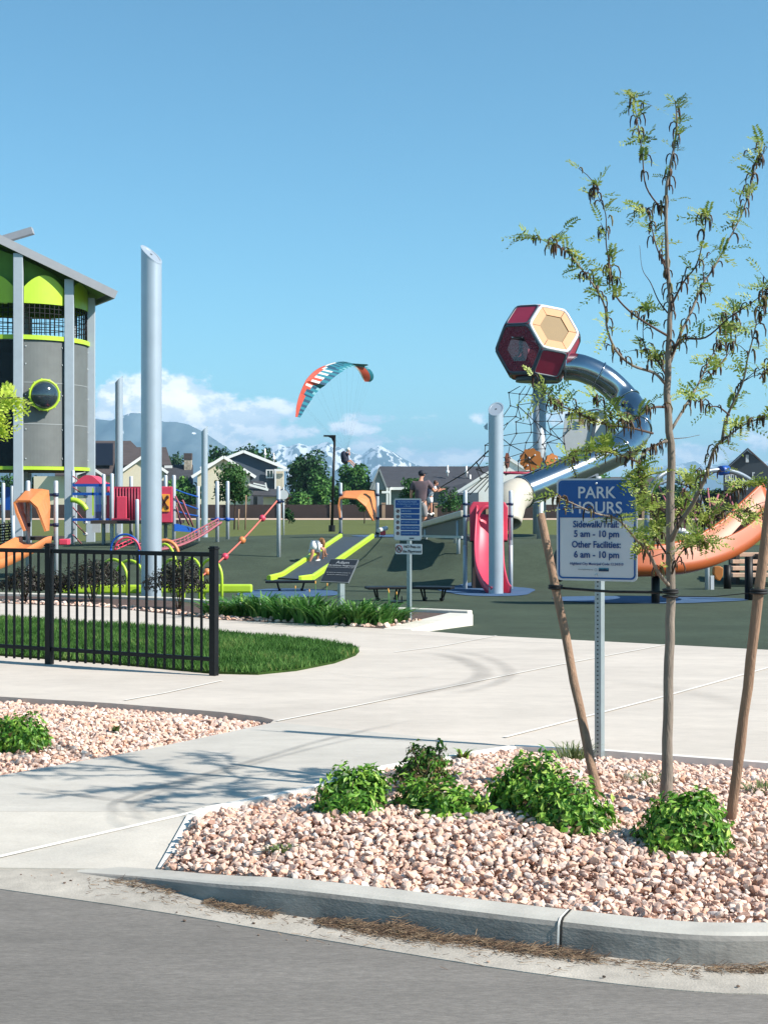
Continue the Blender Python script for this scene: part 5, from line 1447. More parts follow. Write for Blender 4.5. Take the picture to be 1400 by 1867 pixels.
for kind, nw, c, fv in faces:
    k = len(fv); isA = nw.dot(nA) > .99; isB = (nw-nB[1]).length < 1e-3
    # frame of this face, set just outside it
    mb = MB(); cr = [c+(v-c)*.96+nw*.012 for v in fv]
    rd = []
    for i in range(k):
        p_, q_, n_ = cr[i-1], cr[i], cr[(i+1) % k]; rd += [q_.lerp(p_, .18), q_.lerp(q_.lerp(p_, .5), .0).lerp((p_+n_)/2, .06), q_.lerp(n_, .18)]
    rd.append(rd[0]); rd.append(rd[1]); mb.tube(rd, .052 if isA else .034, 8, caps=False)
    mb.build('frame', M_wframe if (isA or nw.z > .75) else M_gframe, t)
    def ring(s0, s1, lift=.0, e0=0): return [c+(v-c)*s0+nw*lift for v in fv], [c+(v-c)*s1+nw*lift for v in fv]
    if isA:
        for i in range(k):
            o_, i_ = ring(.93, .58, .01); j = (i+1) % k; g = .012
            a_, b_, c_, d_ = o_[i].lerp(o_[j], g), o_[j].lerp(o_[i], g), i_[j].lerp(i_[i], g*1.5), i_[i].lerp(i_[j], g*1.5)
            mb = MB(); mb.prism([a_, b_, c_, d_], nw*.03); mb.build('orange_panel', mat('peach_panel', '#b98149', .55, var=.04), t)
        mb = MB(); mb.prism(ring(.575, .5, .0)[0], nw*.015); mb.build('tan_net', M_tan, t)
        mb = MB(); mb.prism(ring(.935, .5, -.03)[0], nw*.02); mb.build('backing', M_redd, t)
    elif isB or nw.dot(nB[1]) < -.95:
        o_, i_ = ring(.95, .5)
        for i in range(k):
            j = (i+1) % k; mb = MB(); mb.prism([o_[i], o_[j], i_[j], i_[i]], nw*.02); mb.build('net_panel', M_redn, t)
    else:
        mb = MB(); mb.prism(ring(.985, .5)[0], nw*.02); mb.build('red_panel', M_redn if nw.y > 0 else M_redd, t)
mb = MB(); g = gz(BC.x, BC.y); mb.tube([Vector((BC.x+.05, BC.y+.1, g-.2)), Vector((BC.x+.05, BC.y+.1, BC.z-1.05))], .205, 18); mb.build('column', M_darkpost, t)
mb = MB(); mb.tube([Vector((BC.x, BC.y, BC.z-1.16)), Vector((BC.x, BC.y, BC.z-1.0))], .7, 18); mb.build('floor', M_gframe, t)

# ---- climbing net below the ball
t = thing('climbing_net', on(950, 45), 'black climbing net hanging from the ball cabin around orange discs', 'climbing net')
def npt(u, v):
    """u across the net, v from the ball down"""
    top = at(lerp(948, 1018, u), lerp(704, 700, u), 45.6); bot = at(lerp(876, 1030, u), lerp(872, 850, u), lerp(43.5, 44.8, u))
    p = top.lerp(bot, v); p.x += .25*math.sin(math.pi*v)*(0.5-u)*-1.2; p.y -= .5*math.sin(math.pi*u)*v; return p
mb = MB(); nu, nv = 7, 9
J = [[(npt(i/nu, j/nv)+Vector((random.gauss(0, .09), 0, random.gauss(0, .07))) if 0 < j < nv else npt(i/nu, j/nv)) for i in range(nu+1)] for j in range(nv+1)]
for j in range(nv+1):
    for i in range(nu+1):
        if i < nu and j > 0 and (i+j) % 5: mb.tube([J[j][i], J[j][i+1]], .011, 5)
        if j < nv: mb.tube([J[j][i], J[j+1][i]], .012, 5)
        if i < nu and j < nv and j > 1 and (i*3+j) % 4 == 0: mb.tube([J[j][i], J[j+1][i+1]], .014, 5)
        if j > 0: mb.sphere(J[j][i], .03, 6, 4)
mb.build('net', M_net, t)
for a_, b_ in (((890, 822, 29.3), (848, 862, 36)), ((848, 862, 36), (800, 890, 42)), ((868, 842, 33), (880, 862, 36))):
    mb = MB(); mb.tube([at(*a_), at(*b_)], .015, 5); mb.build('cable', M_net, t)
for k in range(6):
    mb = MB(); a_ = at(842+k*14, 905-k*3, 44.5); mb.tube([a_, at(893+k*3, 862+k*2, 44)], .014, 5); mb.build('cable', M_net, t)
def gear(px, py, d, r, m, teeth=9, yaw=0):
    c = at(px, py, d); pts = []
    for i in range(teeth*6):
        a = 2*math.pi*i/(teeth*6); rr = r*(1+.07*math.cos(teeth*a)); q = Vector((rr*math.cos(a)*math.cos(yaw), rr*math.cos(a)*math.sin(yaw), rr*math.sin(a))); pts.append(c+q)
    mb = MB(); mb.prism(pts, Vector((-math.sin(yaw), math.cos(yaw), 0))*.05); o = mb.build('disc', m, t)
    mb = MB()
    for dx, dz in ((-.05, .05), (.1, .12), (-.1, -.16)): mb.sphere(c+Vector((dx, -.03, dz))*(r/.3), .03, 8, 5)
    build_split(mb, 'disc_bolt', M_signw, o)
M_ochre = mat('ochre_disc', '#a8662a', .6, var=.12)
gear(968, 838, 44, .33, M_ochre); gear(1007, 842, 44.3, .24, M_ochre, 8, .5); gear(926, 840, 44, .22, mat('brown_disc', '#6b3a26', .6), 7, 1.25)
mb = MB(); c = at(940, 862, 43.6); rp = [c+Vector((.42*math.cos(a), .25*math.sin(a), .02*math.sin(a))) for a in [2*math.pi*i/20 for i in range(21)]]; mb.tube(rp, .03, 6); mb.build('red_ring', M_redd, t)

# ---- pale faceted screen behind the tube
t = thing('faceted_screen', on(1080, 45.2), 'pale grey two part faceted screen behind the tube slide', 'play panel')
d = 45.2
mb = MB(); mb.prism([at(1030, 757, d), at(1086, 751, d), at(1072, 832, d), at(1036, 834, d), at(1025, 800, d)], (0, .05, 0)); mb.build('panel', M_greyp, t)
mb = MB(); mb.prism([at(1092, 750, d-.0), at(1102, 752, d), at(1136, 806, d+.5), at(1122, 832, d+.4), at(1076, 832, d)], (0, .05, 0)); mb.build('panel', mat('pale_panel', '#cfd3d4', .55), t)
mb = MB(); mb.beam(at(1089, 750, d-.04), at(1073, 833, d-.04), .09, .05, up=(0, 1, 0)); mb.build('seam', M_gframe, t)
mb = MB(); mb.tube(curve_pts([at(1030, 756, d-.03), at(1060, 752, d-.03), at(1102, 750, d-.03), at(1138, 806, d+.45)], 3), .03, 6); mb.build('edge_tube', M_gframe, t)
mb = MB(); pxbox(mb, 1055, 1065, 762, 774, d-.08, .03); mb.build('tile', mat('brown_tile', '#7b5c48', .6), t)
g = on(1075, d+.3); mb = MB(); mb.tube([g-Vector((0, 0, .1)), Vector((g.x, g.y, zt(760, d)))], .07, 10); mb.build('post', M_darkpost, t)

# ---- big orange slide at the right
t = thing('orange_slide', on(1260, 26), 'wide orange open slide sweeping down from the right edge behind the young tree', 'slide')
CL = [(1420, 905, 27.3, .62), (1385, 940, 27.0, .62), (1345, 978, 26.6, .60), (1300, 1004, 26.2, .58), (1250, 1020, 25.9, .56), (1200, 1026, 25.7, .56), (1140, 1028, 25.6, .56), (1080, 1028, 25.6, .56), (1022, 1030, 25.7, .56)]
cp = curve_pts([at(x, y, d) for x, y, d, w in CL], 5)
rings = []
for i, p in enumerate(cp):
    a, b_ = cp[max(0, i-1)], cp[min(len(cp)-1, i+1)]; tt = (b_-a).normalized(); sd = Vector((tt.y, -tt.x, 0)).normalized(); 
    if sd.y > 0: sd = -sd
    up = Vector((0, 0, 1))*.55+tt.cross(sd).normalized()*(.45 if tt.cross(sd).z > 0 else -.45); up.normalize()
    w, h = .30, .25
    prof = [(w+.03, h), (w+.05, h-.02), (w+.04, 0), (w+.055, -.02), (w+.02, -.16), (w*.5, -.22), (-w*.5, -.22), (-w-.03, -.14), (-w-.05, h+.03), (-w-.02, h+.05), (-w, h), (-w*.8, -.06), (-w*.4, -.14), (w*.4, -.14), (w*.8, -.06), (w, h-.01)]
    rings.append([p+sd*x+up*z for x, z in prof])
mb = MB(); mb.loft(rings, smooth=True); o = mb.build('chute', M_orange2, t)
for q in (.42, .62):
    pass
mb = MB(); c = at(1020, 1030, 25.8); mb.sphere(c, (.12, .32, .30), 14, 10); mb.build('shaded_end_lip', M_deck, t)  # orange lip coloured dark to paint in the shade at the chute end
for px, d in ((1365, 26.9), (1195, 25.8)):
    p = at(px, 1010, d); mb = MB(); mb.tube([Vector((p.x, d, gz(p.x, d)-.1)), Vector((p.x, d, p.z-.05 if px > 1300 else p.z-.35))], .075, 10); mb.build('support', M_black, t)
# ---- arched climber with red ropes behind it
t = thing('arched_climber', on(1290, 33), 'grey arched tube climber with a blue joint and red ropes behind the orange slide', 'climber')
M_arch = mat('arch_grey', '#7d8894', .4, metal=.3)
def archtube(pts, r, d, m=M_arch, nm='arch'):
    mb = MB(); mb.tube(curve_pts([at(x, y, d+dd) for x, y, dd in pts], 5), r, 10); return mb.build(nm, m, t)
archtube([(1178, 985, 0), (1180, 930, 0), (1185, 895, 0), (1198, 872, 0), (1222, 859, .2), (1246, 866, .4), (1264, 888, .6), (1280, 925, .8), (1290, 980, .9)], .058, 33)
archtube([(1254, 872, 0), (1285, 860, .2), (1320, 857, .4), (1352, 866, .6), (1385, 888, .8), (1420, 915, 1)], .058, 32)
mb = MB(); mb.sphere(at(1319, 858, 32.4), (.13, .1, .1), 12, 8); mb.tube([at(1313, 858, 32.3), at(1325, 857, 32.5)], .105, 12); mb.build('joint', M_bluep, t)
archtube([(1196, 884, .1), (1222, 876, .2), (1252, 884, .4)], .04, 33)
for x0, x1 in ((1205, 1208), (1222, 1222), (1238, 1240)): archtube([(x0, 862, .2), (x1, 884, .2)], .03, 33, nm='strut')
for x0, y0, x1, y1 in ((1260, 905, 1275, 985), (1290, 890, 1300, 980), (1310, 900, 1280, 985), (1330, 905, 1350, 960), (1285, 905, 1335, 955), (1180, 925, 1290, 935), (1200, 885, 1250, 990), (1245, 890, 1250, 1010), (1265, 940, 1330, 945), (1340, 880, 1300, 940)):
    mb = MB(); mb.tube([at(x0, y0, 33.4), at(x1, y1, 33.0)], .022, 6); mb.build('rope', M_pink, t)
mb = MB(); vert_post(mb, on(1289, 31), zt(958, 31), .05); mb.build('post', M_post, t)
mb = MB(); c = at(1240, 968, 33); mb.sphere(c, (.14, .12, .07), 10, 7); mb.sphere(c+Vector((.13, 0, -.06)), (.11, .1, .06), 10, 7); build_split(mb, 'white_saddle', M_signw, t)
mb = MB(); pxbox(mb, 1195, 1230, 925, 960, 34, .3); pxbox(mb, 1300, 1345, 905, 950, 34.5, .3); build_split(mb, 'dark_panel', M_black, t)
# timber steps
t = thing('timber_steps', on(1375, 33), 'stack of pale timber step boards under the orange slide', 'steps')
for k in range(4):
    mb = MB(); a_ = at(1335, 1049-k*12.5, 32+k*.25); mb.box(a_+Vector((.7, .1, 0)), (1.4, .22, .09)); mb.build('board', mat('pale_timber', '#c9a58c', .75, var=.15, vscale=8), t, bevel=.01)
mb = MB()
for x in (1345, 1385): a_ = at(x, 1060, 32.5); mb.box(a_+Vector((0, .35, .22)), (.08, .7, .75))
build_split(mb, 'stringer', M_deck, t)
t = thing('flame_rider', on(1312, 31), 'small orange and white spring rider under the orange slide', 'spring rider')
mb = MB(); b = on(1298, 31); mb.box(b+Vector((0, 0, .14)), (.07, .07, .30)); mb.build('white_leg', M_signw, t)
mb = MB(); b = on(1312, 31); mb.prism([at(x, y, 31) for x, y in ((1302, 1034), (1312, 1032), (1319, 1036), (1318, 1050), (1312, 1060), (1306, 1056), (1301, 1046))], (0, .18, 0)); mb.build('orange_body', M_ochre, t, bevel=.02)
mb = MB(); b = on(1326, 31.4); mb.tube([b-Vector((0, 0, .05)), Vector((b.x, b.y, zt(1030, 31.4)))], .08, 10); mb.build('spring', M_black, t)
# ================================================================ BEYOND THE PLAYGROUND
M_shingle = mat('roof_shingle_dark', '#3a3c43', .9, var=.18, vscale=.8, bump=.4, bscale=6, stretch=(1, 1, 5))
M_shinglew = mat('roof_shingle_brown', '#4c4444', .9, var=.18, vscale=.8, bump=.4, bscale=6, stretch=(1, 1, 5))
M_solar = mat('solar_panel', '#191c26', .3, var=.15)
M_creamw = mat('cream_siding', '#cfc6b0', .75, var=.05)
M_whitew = mat('white_siding', '#eceae6', .75, var=.04)
M_bluew = mat('slate_siding', '#4a5663', .8, var=.06, stretch=(1, 1, 12), vscale=1)
M_greyw = mat('grey_siding', '#858c8e', .8, var=.06)
M_trim = mat('white_trim', '#e6e6e4', .6, var=.03)
M_glass = mat('window_glass', '#20262e', .08, spec=.8)
M_wallb = mat('brown_wall', '#352a28', .9, var=.14, vscale=.5, bump=.5, bscale=4)
M_wpost = mat('wall_post', '#8f7a66', .85, var=.1)

# ---- far precast wall
t = thing('park_wall', Vector((0, 184, -.56)), 'long dark brown panel wall with tan posts along the far edge of the lawn', 'wall')
WD, step = 184.0, 6.45; x = -71.0; k = 0
zb = -.56
while x < 70:
    mb = MB(); h = 1.72
    mb.box((x+step/2, WD, zb+h/2-.1), (step-.4, .14, h+.2)); mb.build('wall_panel', M_wallb, t)
    mb = MB(); mb.box((x, WD-.03, zb+.86), (.42, .40, 1.95)); mb.box((x, WD-.03, zb+1.88), (.56, .54, .14)); mb.build('wall_post', M_wpost, t)
    x += step
# ---- houses
def W(px, py, d): return at(px, py, d)
def gable_roof(t, ridge_a, ridge_b, eave_w, drop, over, m, th=.22, trim=True):
    """two sloping slabs either side of a ridge, with white barge boards at both gable ends"""
    ra, rb_ = Vector(ridge_a), Vector(ridge_b); ax = (rb_-ra); ax.z = 0; ax.normalize(); sd = Vector((-ax.y, ax.x, 0))
    A, B = ra-ax*over, rb_+ax*over
    for s_ in (1, -1):
        e = sd*s_*eave_w-Vector((0, 0, drop)); up = Vector((0, 0, th))
        mb = MB(); mb.prism([A, B, B+e, A+e], up); mb.build('roof', m, t)
        if trim:
            mb = MB(); off = ax*.06
            mb.beam(A-off+up*.3, A+e-off+up*.3, .12, .38, up=(0, 0, 1)); mb.beam(B+off+up*.3, B+e+off+up*.3, .12, .38, up=(0, 0, 1)); build_split(mb, 'barge_board', M_trim, t)
def gable_body(t, ridge_a, ridge_b, half, eave_z, zb, m, name='wall'):
    ra, rb_ = Vector(ridge_a), Vector(ridge_b); ax = (rb_-ra); ax.z = 0; ax.normalize(); sd = Vector((-ax.y, ax.x, 0))
    poly = [Vector((ra.x, ra.y, zb))+sd*half, Vector((ra.x, ra.y, eave_z))+sd*half, ra-Vector((0, 0, .05)), Vector((ra.x, ra.y, eave_z))-sd*half, Vector((ra.x, ra.y, zb))-sd*half]
    mb = MB(); e = rb_-ra; e.z = 0; mb.prism(poly, e); return mb.build(name, m, t)
def window(t, px0, px1, py0, py1, d, frame=M_trim):
    a, c = W(px0, py1, d), W(px1, py0, d); w, h = c.x-a.x, c.z-a.z; cc = Vector(((a.x+c.x)/2, d, (a.z+c.z)/2))
    mb = MB()
    for sx_ in (-1, 0, 1): mb.box(cc+Vector((sx_*w/2, 0, 0)), (.14 if sx_ else .07, .12, h+.14))
    for sz_ in (-1, 1): mb.box(cc+Vector((0, .002, sz_*h/2)), (w-.14, .12, .14))
    o = mb.build('window', frame, t)
    mb = MB(); mb.box(cc+Vector((0, .05, 0)), (w-.1, .04, h-.1)); mb.build('pane', M_glass, o)
gh = -.6
# A: brown roofed house at the left
t = thing('house', Vector((W(230, 900, 205).x, 205, gh)), 'cream house with wide brown roof and dark solar panels behind the left play structure', 'house', 'houses beyond the park wall')
d = 206; ra, rb_ = W(60, 806, d+6), W(206, 806, d+6)
zE = zt(868, d)
mb = MB(); a_ = W(60, 868, d); c_ = W(300, 868, d); mb.box(((a_.x+c_.x)/2, d+6.5, (zE+gh)/2), (c_.x-a_.x, 12, zE-gh)); mb.build('wall', M_creamw, t)
mb = MB(); mb.prism([W(100, 868, d-1), W(300, 868, d-1), W(238, 806, d+6), W(100, 806, d+6)], (0, 0, .2)); mb.build('roof', M_shinglew, t)
mb = MB(); mb.prism([W(110, 852, d-.05)+Vector((0, 0, .25)), W(206, 852, d-.05)+Vector((0, 0, .25)), W(206, 812, d+5.2)+Vector((0, 0, .25)), W(110, 812, d+5.2)+Vector((0, 0, .25))], (0, 0, .08)); mb.build('solar_panels', M_solar, t)
mb = MB(); mb.prism([W(222, 850, d-1.4), W(313, 850, d-1.4), W(303, 818, d+3.2), W(225, 818, d+3.2)], (0, 0, .22)); mb.build('roof', M_shinglew, t)
mb = MB(); mb.beam(W(300, 851, d-1.5), W(314, 851, d-1.5), .2, .35); mb.beam(W(168, 853, d-1.2), W(187, 866, d-1.2), .2, .32); mb.beam(W(137, 866, d-1.2), W(168, 853, d-1.2), .2, .32); build_split(mb, 'barge_board', M_trim, t)
ra = W(262, 832, d-2.5); rb_ = W(262, 832, d+3)
gable_body(t, ra, rb_, 2.9, zt(862, d-2.5), gh, M_creamw); gable_roof(t, ra, rb_, 3.3, 2.35, .5, M_shinglew)
window(t, 240, 246, 868, 878, d-2.6)
mb = MB(); mb.prism([W(285, 895, d-4), W(352, 895, d-4), W(352, 850, d+1.5), W(300, 850, d+1.5)], (0, 0, .22)); mb.build('roof', M_shingle, t)
mb = MB(); a_, c_ = W(286, 895, d-3.4), W(350, 895, d-3.4); mb.box(((a_.x+c_.x)/2, d-.4, (a_.z+gh)/2), (c_.x-a_.x, 6, a_.z-gh)); mb.build('wall', M_creamw, t)
mb = MB(); a_, c_ = W(336, 868, d+.5), W(349, 838, d+.5); mb.box(((a_.x+c_.x)/2, d+.8, (a_.z+c_.z)/2-.8), (c_.x-a_.x, 1.0, c_.z-a_.z+1.6)); o = mb.build('chimney', mat('chimney_stone', '#a49a8a', .9, var=.4, vscale=2.5, vdetail=2), t)
mb = MB(); mb.box(((a_.x+c_.x)/2, d+.8, c_.z+.45), (c_.x-a_.x+.1, 1.1, .9)); mb.build('chimney_cap', M_shinglew, o)
# B: cream gable with the slate blue two storey block behind
t = thing('house', Vector((W(460, 900, 200).x, 200, gh)), 'two storey slate blue house with white trim and a cream board gable in front', 'house', 'houses beyond the park wall')
d = 202; ra = W(444, 824, d); rb_ = W(444, 824, d+11); half = 78*d/F
gable_body(t, ra, rb_, half*.78, zt(850, d), gh, M_bluew); gable_roof(t, ra, rb_, half, zt(824, d)-zt(855, d), .5, M_shingle)
mb = MB(); a_, c_ = W(503, 858, d-.3), W(516, 893, d-.3); mb.box(((a_.x+c_.x)/2, d+.6, (a_.z+c_.z)/2), (c_.x-a_.x, 1.6, a_.z-c_.z)); mb.build('bay', M_creamw, t)
mb = MB(); mb.beam(W(502, 858, d-1.0), W(502, 893, d-1.0), .18, .2, up=(0, 1, 0)); mb.beam(W(526, 857, d-.6), W(500, 857, d-.6), .2, .3); build_split(mb, 'corner_trim', M_trim, t)
window(t, 486, 498, 857, 871, d-.15)
ra = W(408, 834, d-7); rb_ = W(408, 834, d); half = 58*(d-7)/F
gable_body(t, ra, rb_, half*.82, zt(866, d-7), gh, M_creamw); gable_roof(t, ra, rb_, half, zt(834, d-7)-zt(871, d-7), .5, M_shingle)
mb = MB()
for i in range(9): x = 374+i*8.5; top = 836+abs(x-408)*.62; mb.beam(W(x, 905, d-7.04), W(x, top+3, d-7.04), .06, .05, up=(0, 1, 0))
build_split(mb, 'batten', mat('batten_shade', '#c2b8a0', .8), t)
mb = MB(); mb.prism([W(452, 894, d-8), W(492, 896, d-8), W(480, 880, d-5), W(450, 880, d-5)], (0, 0, .2)); mb.build('porch_roof', M_shingle, t)
mb = MB(); mb.beam(W(455, 884, d-8.1), W(489, 893, d-8.1), .2, .3); mb.beam(W(462, 881, d-8.1), W(484, 886, d-8.1), .15, .16); mb.beam(W(484, 880, d-8.1), W(486, 890, d-8.1), .15, .16); build_split(mb, 'porch_trim', M_trim, t)
mb = MB(); mb.prism([W(460, 905, d-5), W(532, 907, d-5), W(520, 894, d-1), W(465, 894, d-1)], (0, 0, .2)); mb.build('lean_to_roof', M_shingle, t)
mb = MB(); a_, c_ = W(480, 906, d-4.2), W(528, 925, d-4.2); mb.box(((a_.x+c_.x)/2, d-3, (a_.z+gh)/2), (c_.x-a_.x, 2.2, a_.z-gh)); mb.build('lean_to_wall', M_creamw, t)
mb = MB()
for px, py in ((483, 828), (499, 836)): p = W(px, py, d+5); mb.tube([p-Vector((0, 0, .8)), p+Vector((0, 0, .8))], .10, 8); mb.sphere(p+Vector((0, 0, .0)), .22, 8, 6)
build_split(mb, 'roof_vent', M_trim, t)
# pergola
t = thing('pergola', Vector((W(545, 930, 196).x, 196, gh)), 'rust coloured garden pergola with white things under it behind the far wall', 'pergola')
M_rust = mat('rust_timber', '#7b4634', .8)
mb = MB(); mb.beam(W(522, 909, 196), W(564, 909, 196), .3, .3); mb.beam(W(522, 909, 199), W(564, 909, 199), .3, .3)
for i in range(7): x = 524+i*6.4; mb.beam(W(x, 907.5, 195.4), W(x, 907.5, 199.6), .14, .16)
build_split(mb, 'beam', M_rust, t)
for x in (523, 542, 562): mb = MB(); p = W(x, 909, 196); mb.box((p.x, 196, (p.z+gh)/2), (.25, .25, p.z-gh)); mb.build('post', M_rust, t)
mb = MB(); p = W(533, 918, 198); mb.box(p, (1.1, .4, .9)); p = W(555, 918, 198); mb.box(p, (.5, .4, 1.0)); build_split(mb, 'white_screen', M_trim, t)
# C: long grey roofed house right of centre
t = thing('house', Vector((W(790, 900, 197).x, 197, gh)), 'long low grey roofed house with white porch columns and a white gable wing', 'house', 'houses beyond the park wall')
d = 200
mb = MB(); mb.prism([W(676, 890, d-1), W(905, 890, d-1), W(905, 853, d+7), W(692, 853, d+7)], (0, 0, .22)); mb.prism([W(692, 853, d+7.1), W(905, 853, d+7.1), W(905, 872, d+15), W(700, 872, d+15)], (0, 0, .22)); mb.build('roof', M_shingle, t)
zE = zt(889, d)
mb = MB(); a_, c_ = W(682, 889, d), W(905, 889, d); mb.box(((a_.x+c_.x)/2, d+6.6, (zE+gh)/2), (c_.x-a_.x, 12, zE-gh)); mb.build('wall', M_greyw, t)
mb = MB(); mb.prism([W(677, 893, d-1.2), W(691, 857, d-1.2), W(705, 893, d-1.2)], (0, 1.5, 0)); mb.build('small_gable', M_greyw, t)
mb = MB(); mb.beam(W(675, 892, d-1.4), W(691, 854, d-1.4), .2, .3, up=(0, 1, 0)); mb.beam(W(691, 854, d-1.4), W(706, 893, d-1.4), .2, .3, up=(0, 1, 0)); build_split(mb, 'barge_board', M_greyw, t)
mb = MB(); a_, c_ = W(712, 888, d-2.5), W(765, 893, d-2.5); mb.box(((a_.x+c_.x)/2, d-2, (a_.z+c_.z)/2), (c_.x-a_.x, .4, a_.z-c_.z)); mb.build('porch_beam', M_trim, t)
for px in (706, 711, 762):
    p = W(px, 889, d-2.3); mb = MB(); mb.box((p.x, d-2.3, (p.z+gh)/2), (.24, .24, p.z-gh)); mb.build('porch_column', M_trim, t)
mb = MB(); a_, c_ = W(700, 896, d-2.3), W(706, 900, d-2.3); mb.box(((a_.x+c_.x)/2, d-2.3, a_.z-.1), (c_.x-a_.x+.6, .3, .3)); mb.build('porch_ledge', M_trim, t)
ra, rb_ = W(930, 838, d-6), W(930, 838, d+7); half = 118*(d-6)/F; dr = zt(838, d-6)-zt(912, d-6)
gable_body(t, ra, rb_, half*.93, zt(906, d-6), gh, M_whitew, 'white_gable_wall'); gable_roof(t, ra, rb_, half, dr, .08, M_shingle)
mb = MB(); mb.prism([W(806, 905, d-6.5), W(850, 905, d-6.5), W(850, 882, d-2), W(822, 890, d-2)], (0, 0, .2)); mb.build('hip_roof', M_shingle, t)
mb = MB()
for px, py in ((816, 855), (850, 856), (857, 872)): p = W(px, py, d+2); mb.tube([p-Vector((0, 0, 1)), p+Vector((0, 0, .5))], .12, 8); mb.sphere(p-Vector((0, 0, .4)), .25, 8, 6)
build_split(mb, 'roof_vent', M_trim, t)
mb = MB()
for px in (835, 862): a_ = W(px, 922, d-6.05); mb.box(a_+Vector((0, 0, .6)), (1.5, .1, 2.2))
build_split(mb, 'dark_door', M_bluew, t)
# D: dark gable at the right edge
t = thing('house', Vector((W(1370, 900, 175).x, 175, gh)), 'dark slate gabled house with pale window frames at the right edge', 'house', 'houses beyond the park wall')
d = 176; ra, rb_ = W(1362, 820, d), W(1362, 820, d+12); half = 46*d/F
M_dk = mat('charcoal_siding', '#39434c', .85, var=.06)
gable_body(t, ra, rb_, half*.92, zt(858, d), gh, M_dk)
ax_ = Vector((0, 1, 0))
for s_ in (1, -1):
    e = Vector((s_*half*(1 if s_ < 0 else 1.7), 0, -(zt(820, d)-zt(862, d))*(1 if s_ < 0 else 1.7))); A = ra-Vector((0, .4, 0)); B = rb_
    mb = MB(); mb.prism([A, B, B+e, A+e], (0, 0, .22)); mb.build('roof', M_shinglew if s_ > 0 else M_shingle, t)
mb = MB(); mb.beam(ra-Vector((0, .5, -.1)), ra+Vector((-half, -.5, -(zt(820, d)-zt(862, d))+.1)), .1, .3, up=(0, 1, 0)); mb.build('barge_board', M_bluew, t)
for x0, x1, y0, y1 in ((1323, 1330, 866, 876), (1333, 1341, 865, 876), (1354, 1362, 876, 892), (1372, 1384, 862, 872)): window(t, x0, x1, y0, y1, d-.15, mat('grey_frame', '#9aa4ac', .6))
mb = MB(); p = W(1362, 836, d-.1); mb.box(p, (.35, .1, .9)); mb.build('gable_vent', mat('grey_frame', '#9aa4ac'), t)
mb = MB(); a_, c_ = W(1385, 862, d+2), W(1480, 862, d+2); mb.box(((a_.x+c_.x)/2, d+8, (a_.z+gh)/2), (c_.x-a_.x, 10, a_.z-gh)); mb.build('wall', M_dk, t)
# E: pale house behind the tube slide, mostly hidden
t = thing('house', Vector((W(1120, 900, 215).x, 215, gh)), 'low grey roofed house partly hidden behind the tube slide and young tree', 'house', 'houses beyond the park wall')
d = 215; ra, rb_ = W(1030, 872, d+4), W(1190, 872, d+4)
mb = MB(); mb.prism([W(1020, 896, d-1), W(1200, 896, d-1), W(1190, 872, d+5), W(1035, 872, d+5)], (0, 0, .2)); mb.build('roof', M_shinglew, t)
mb = MB(); a_, c_ = W(1028, 895, d), W(1192, 895, d); mb.box(((a_.x+c_.x)/2, d+4, (a_.z+gh)/2), (c_.x-a_.x, 7.8, a_.z-gh)); mb.build('wall', M_creamw, t)
window(t, 1045, 1055, 902, 914, d-.15); window(t, 1150, 1160, 902, 914, d-.15)

# ---- broadleaf trees beyond the wall
def leafy_tree(name, base, h, blobs, n, L, cols, label, group=None, trunk_r=.25, trunk_h=None):
    """blobs: (dx, dy, z, rx, ry, rz) in metres above the base"""
    t = thing(name, base, label, 'tree', group); key = 'leaf_'+'_'.join(c.strip('#') for c in cols)
    m = mat(key, cols[0], .65, attr=cols, var=.15, transl=.2, spec=.3)
    PP, NN, RR = [], [], []; tot = sum(b[3]*b[5] for b in blobs)
    for bx, by, bz, rx, ry, rz in blobs:
        k = int(n*rx*rz/tot); u = rng.normal(0, 1, (k, 3)); u /= np.linalg.norm(u, axis=1)[:, None]
        kk = np.where(rng.uniform(0, 1, k) < .3, rng.uniform(.45, .9, k), rng.uniform(.85, 1.08, k))
        f = 1+.16*np.sin(u[:, 0]*4+bx*3)+.14*np.sin(u[:, 2]*5+bz*2)+.12*np.sin(u[:, 1]*6+by)
        p = np.array([base.x+bx, base.y+by, base.z+bz])+u*np.array([rx, ry, rz])*(kk*f)[:, None]
        nz_ = np.array([noise.noise(Vector(q*.8)) for q in p]); keep = nz_ > -.42
        p, u, nz_ = p[keep], u[keep], nz_[keep]
        PP.append(p); NN.append(u); RR.append(np.clip(.45+.6*nz_+rng.normal(0, .13, len(p)), 0, 1))
    V, Fc, r_ = leaf_cards(np.concatenate(PP), np.concatenate(NN), L, L*.7, jit=.6, rnd=np.concatenate(RR), droop=.3)
    np_build('crown', V, Fc, m, r_, parent=t)
    mb = MB(); th = trunk_h or h*.55
    mb.tube([base-Vector((0, 0, .1)), base+Vector((.05, 0, th*.5)), base+Vector((0, 0, th))], [trunk_r, trunk_r*.8, trunk_r*.5], 8)
    for bx, by, bz, rx, ry, rz in blobs: mb.tube([base+Vector((0, 0, th*.6)), base+Vector((bx*.6, by*.6, bz*.8)), base+Vector((bx, by, bz))], [trunk_r*.5, trunk_r*.35, trunk_r*.12], 6)
    mb.build('trunk', M_twig, t); return t
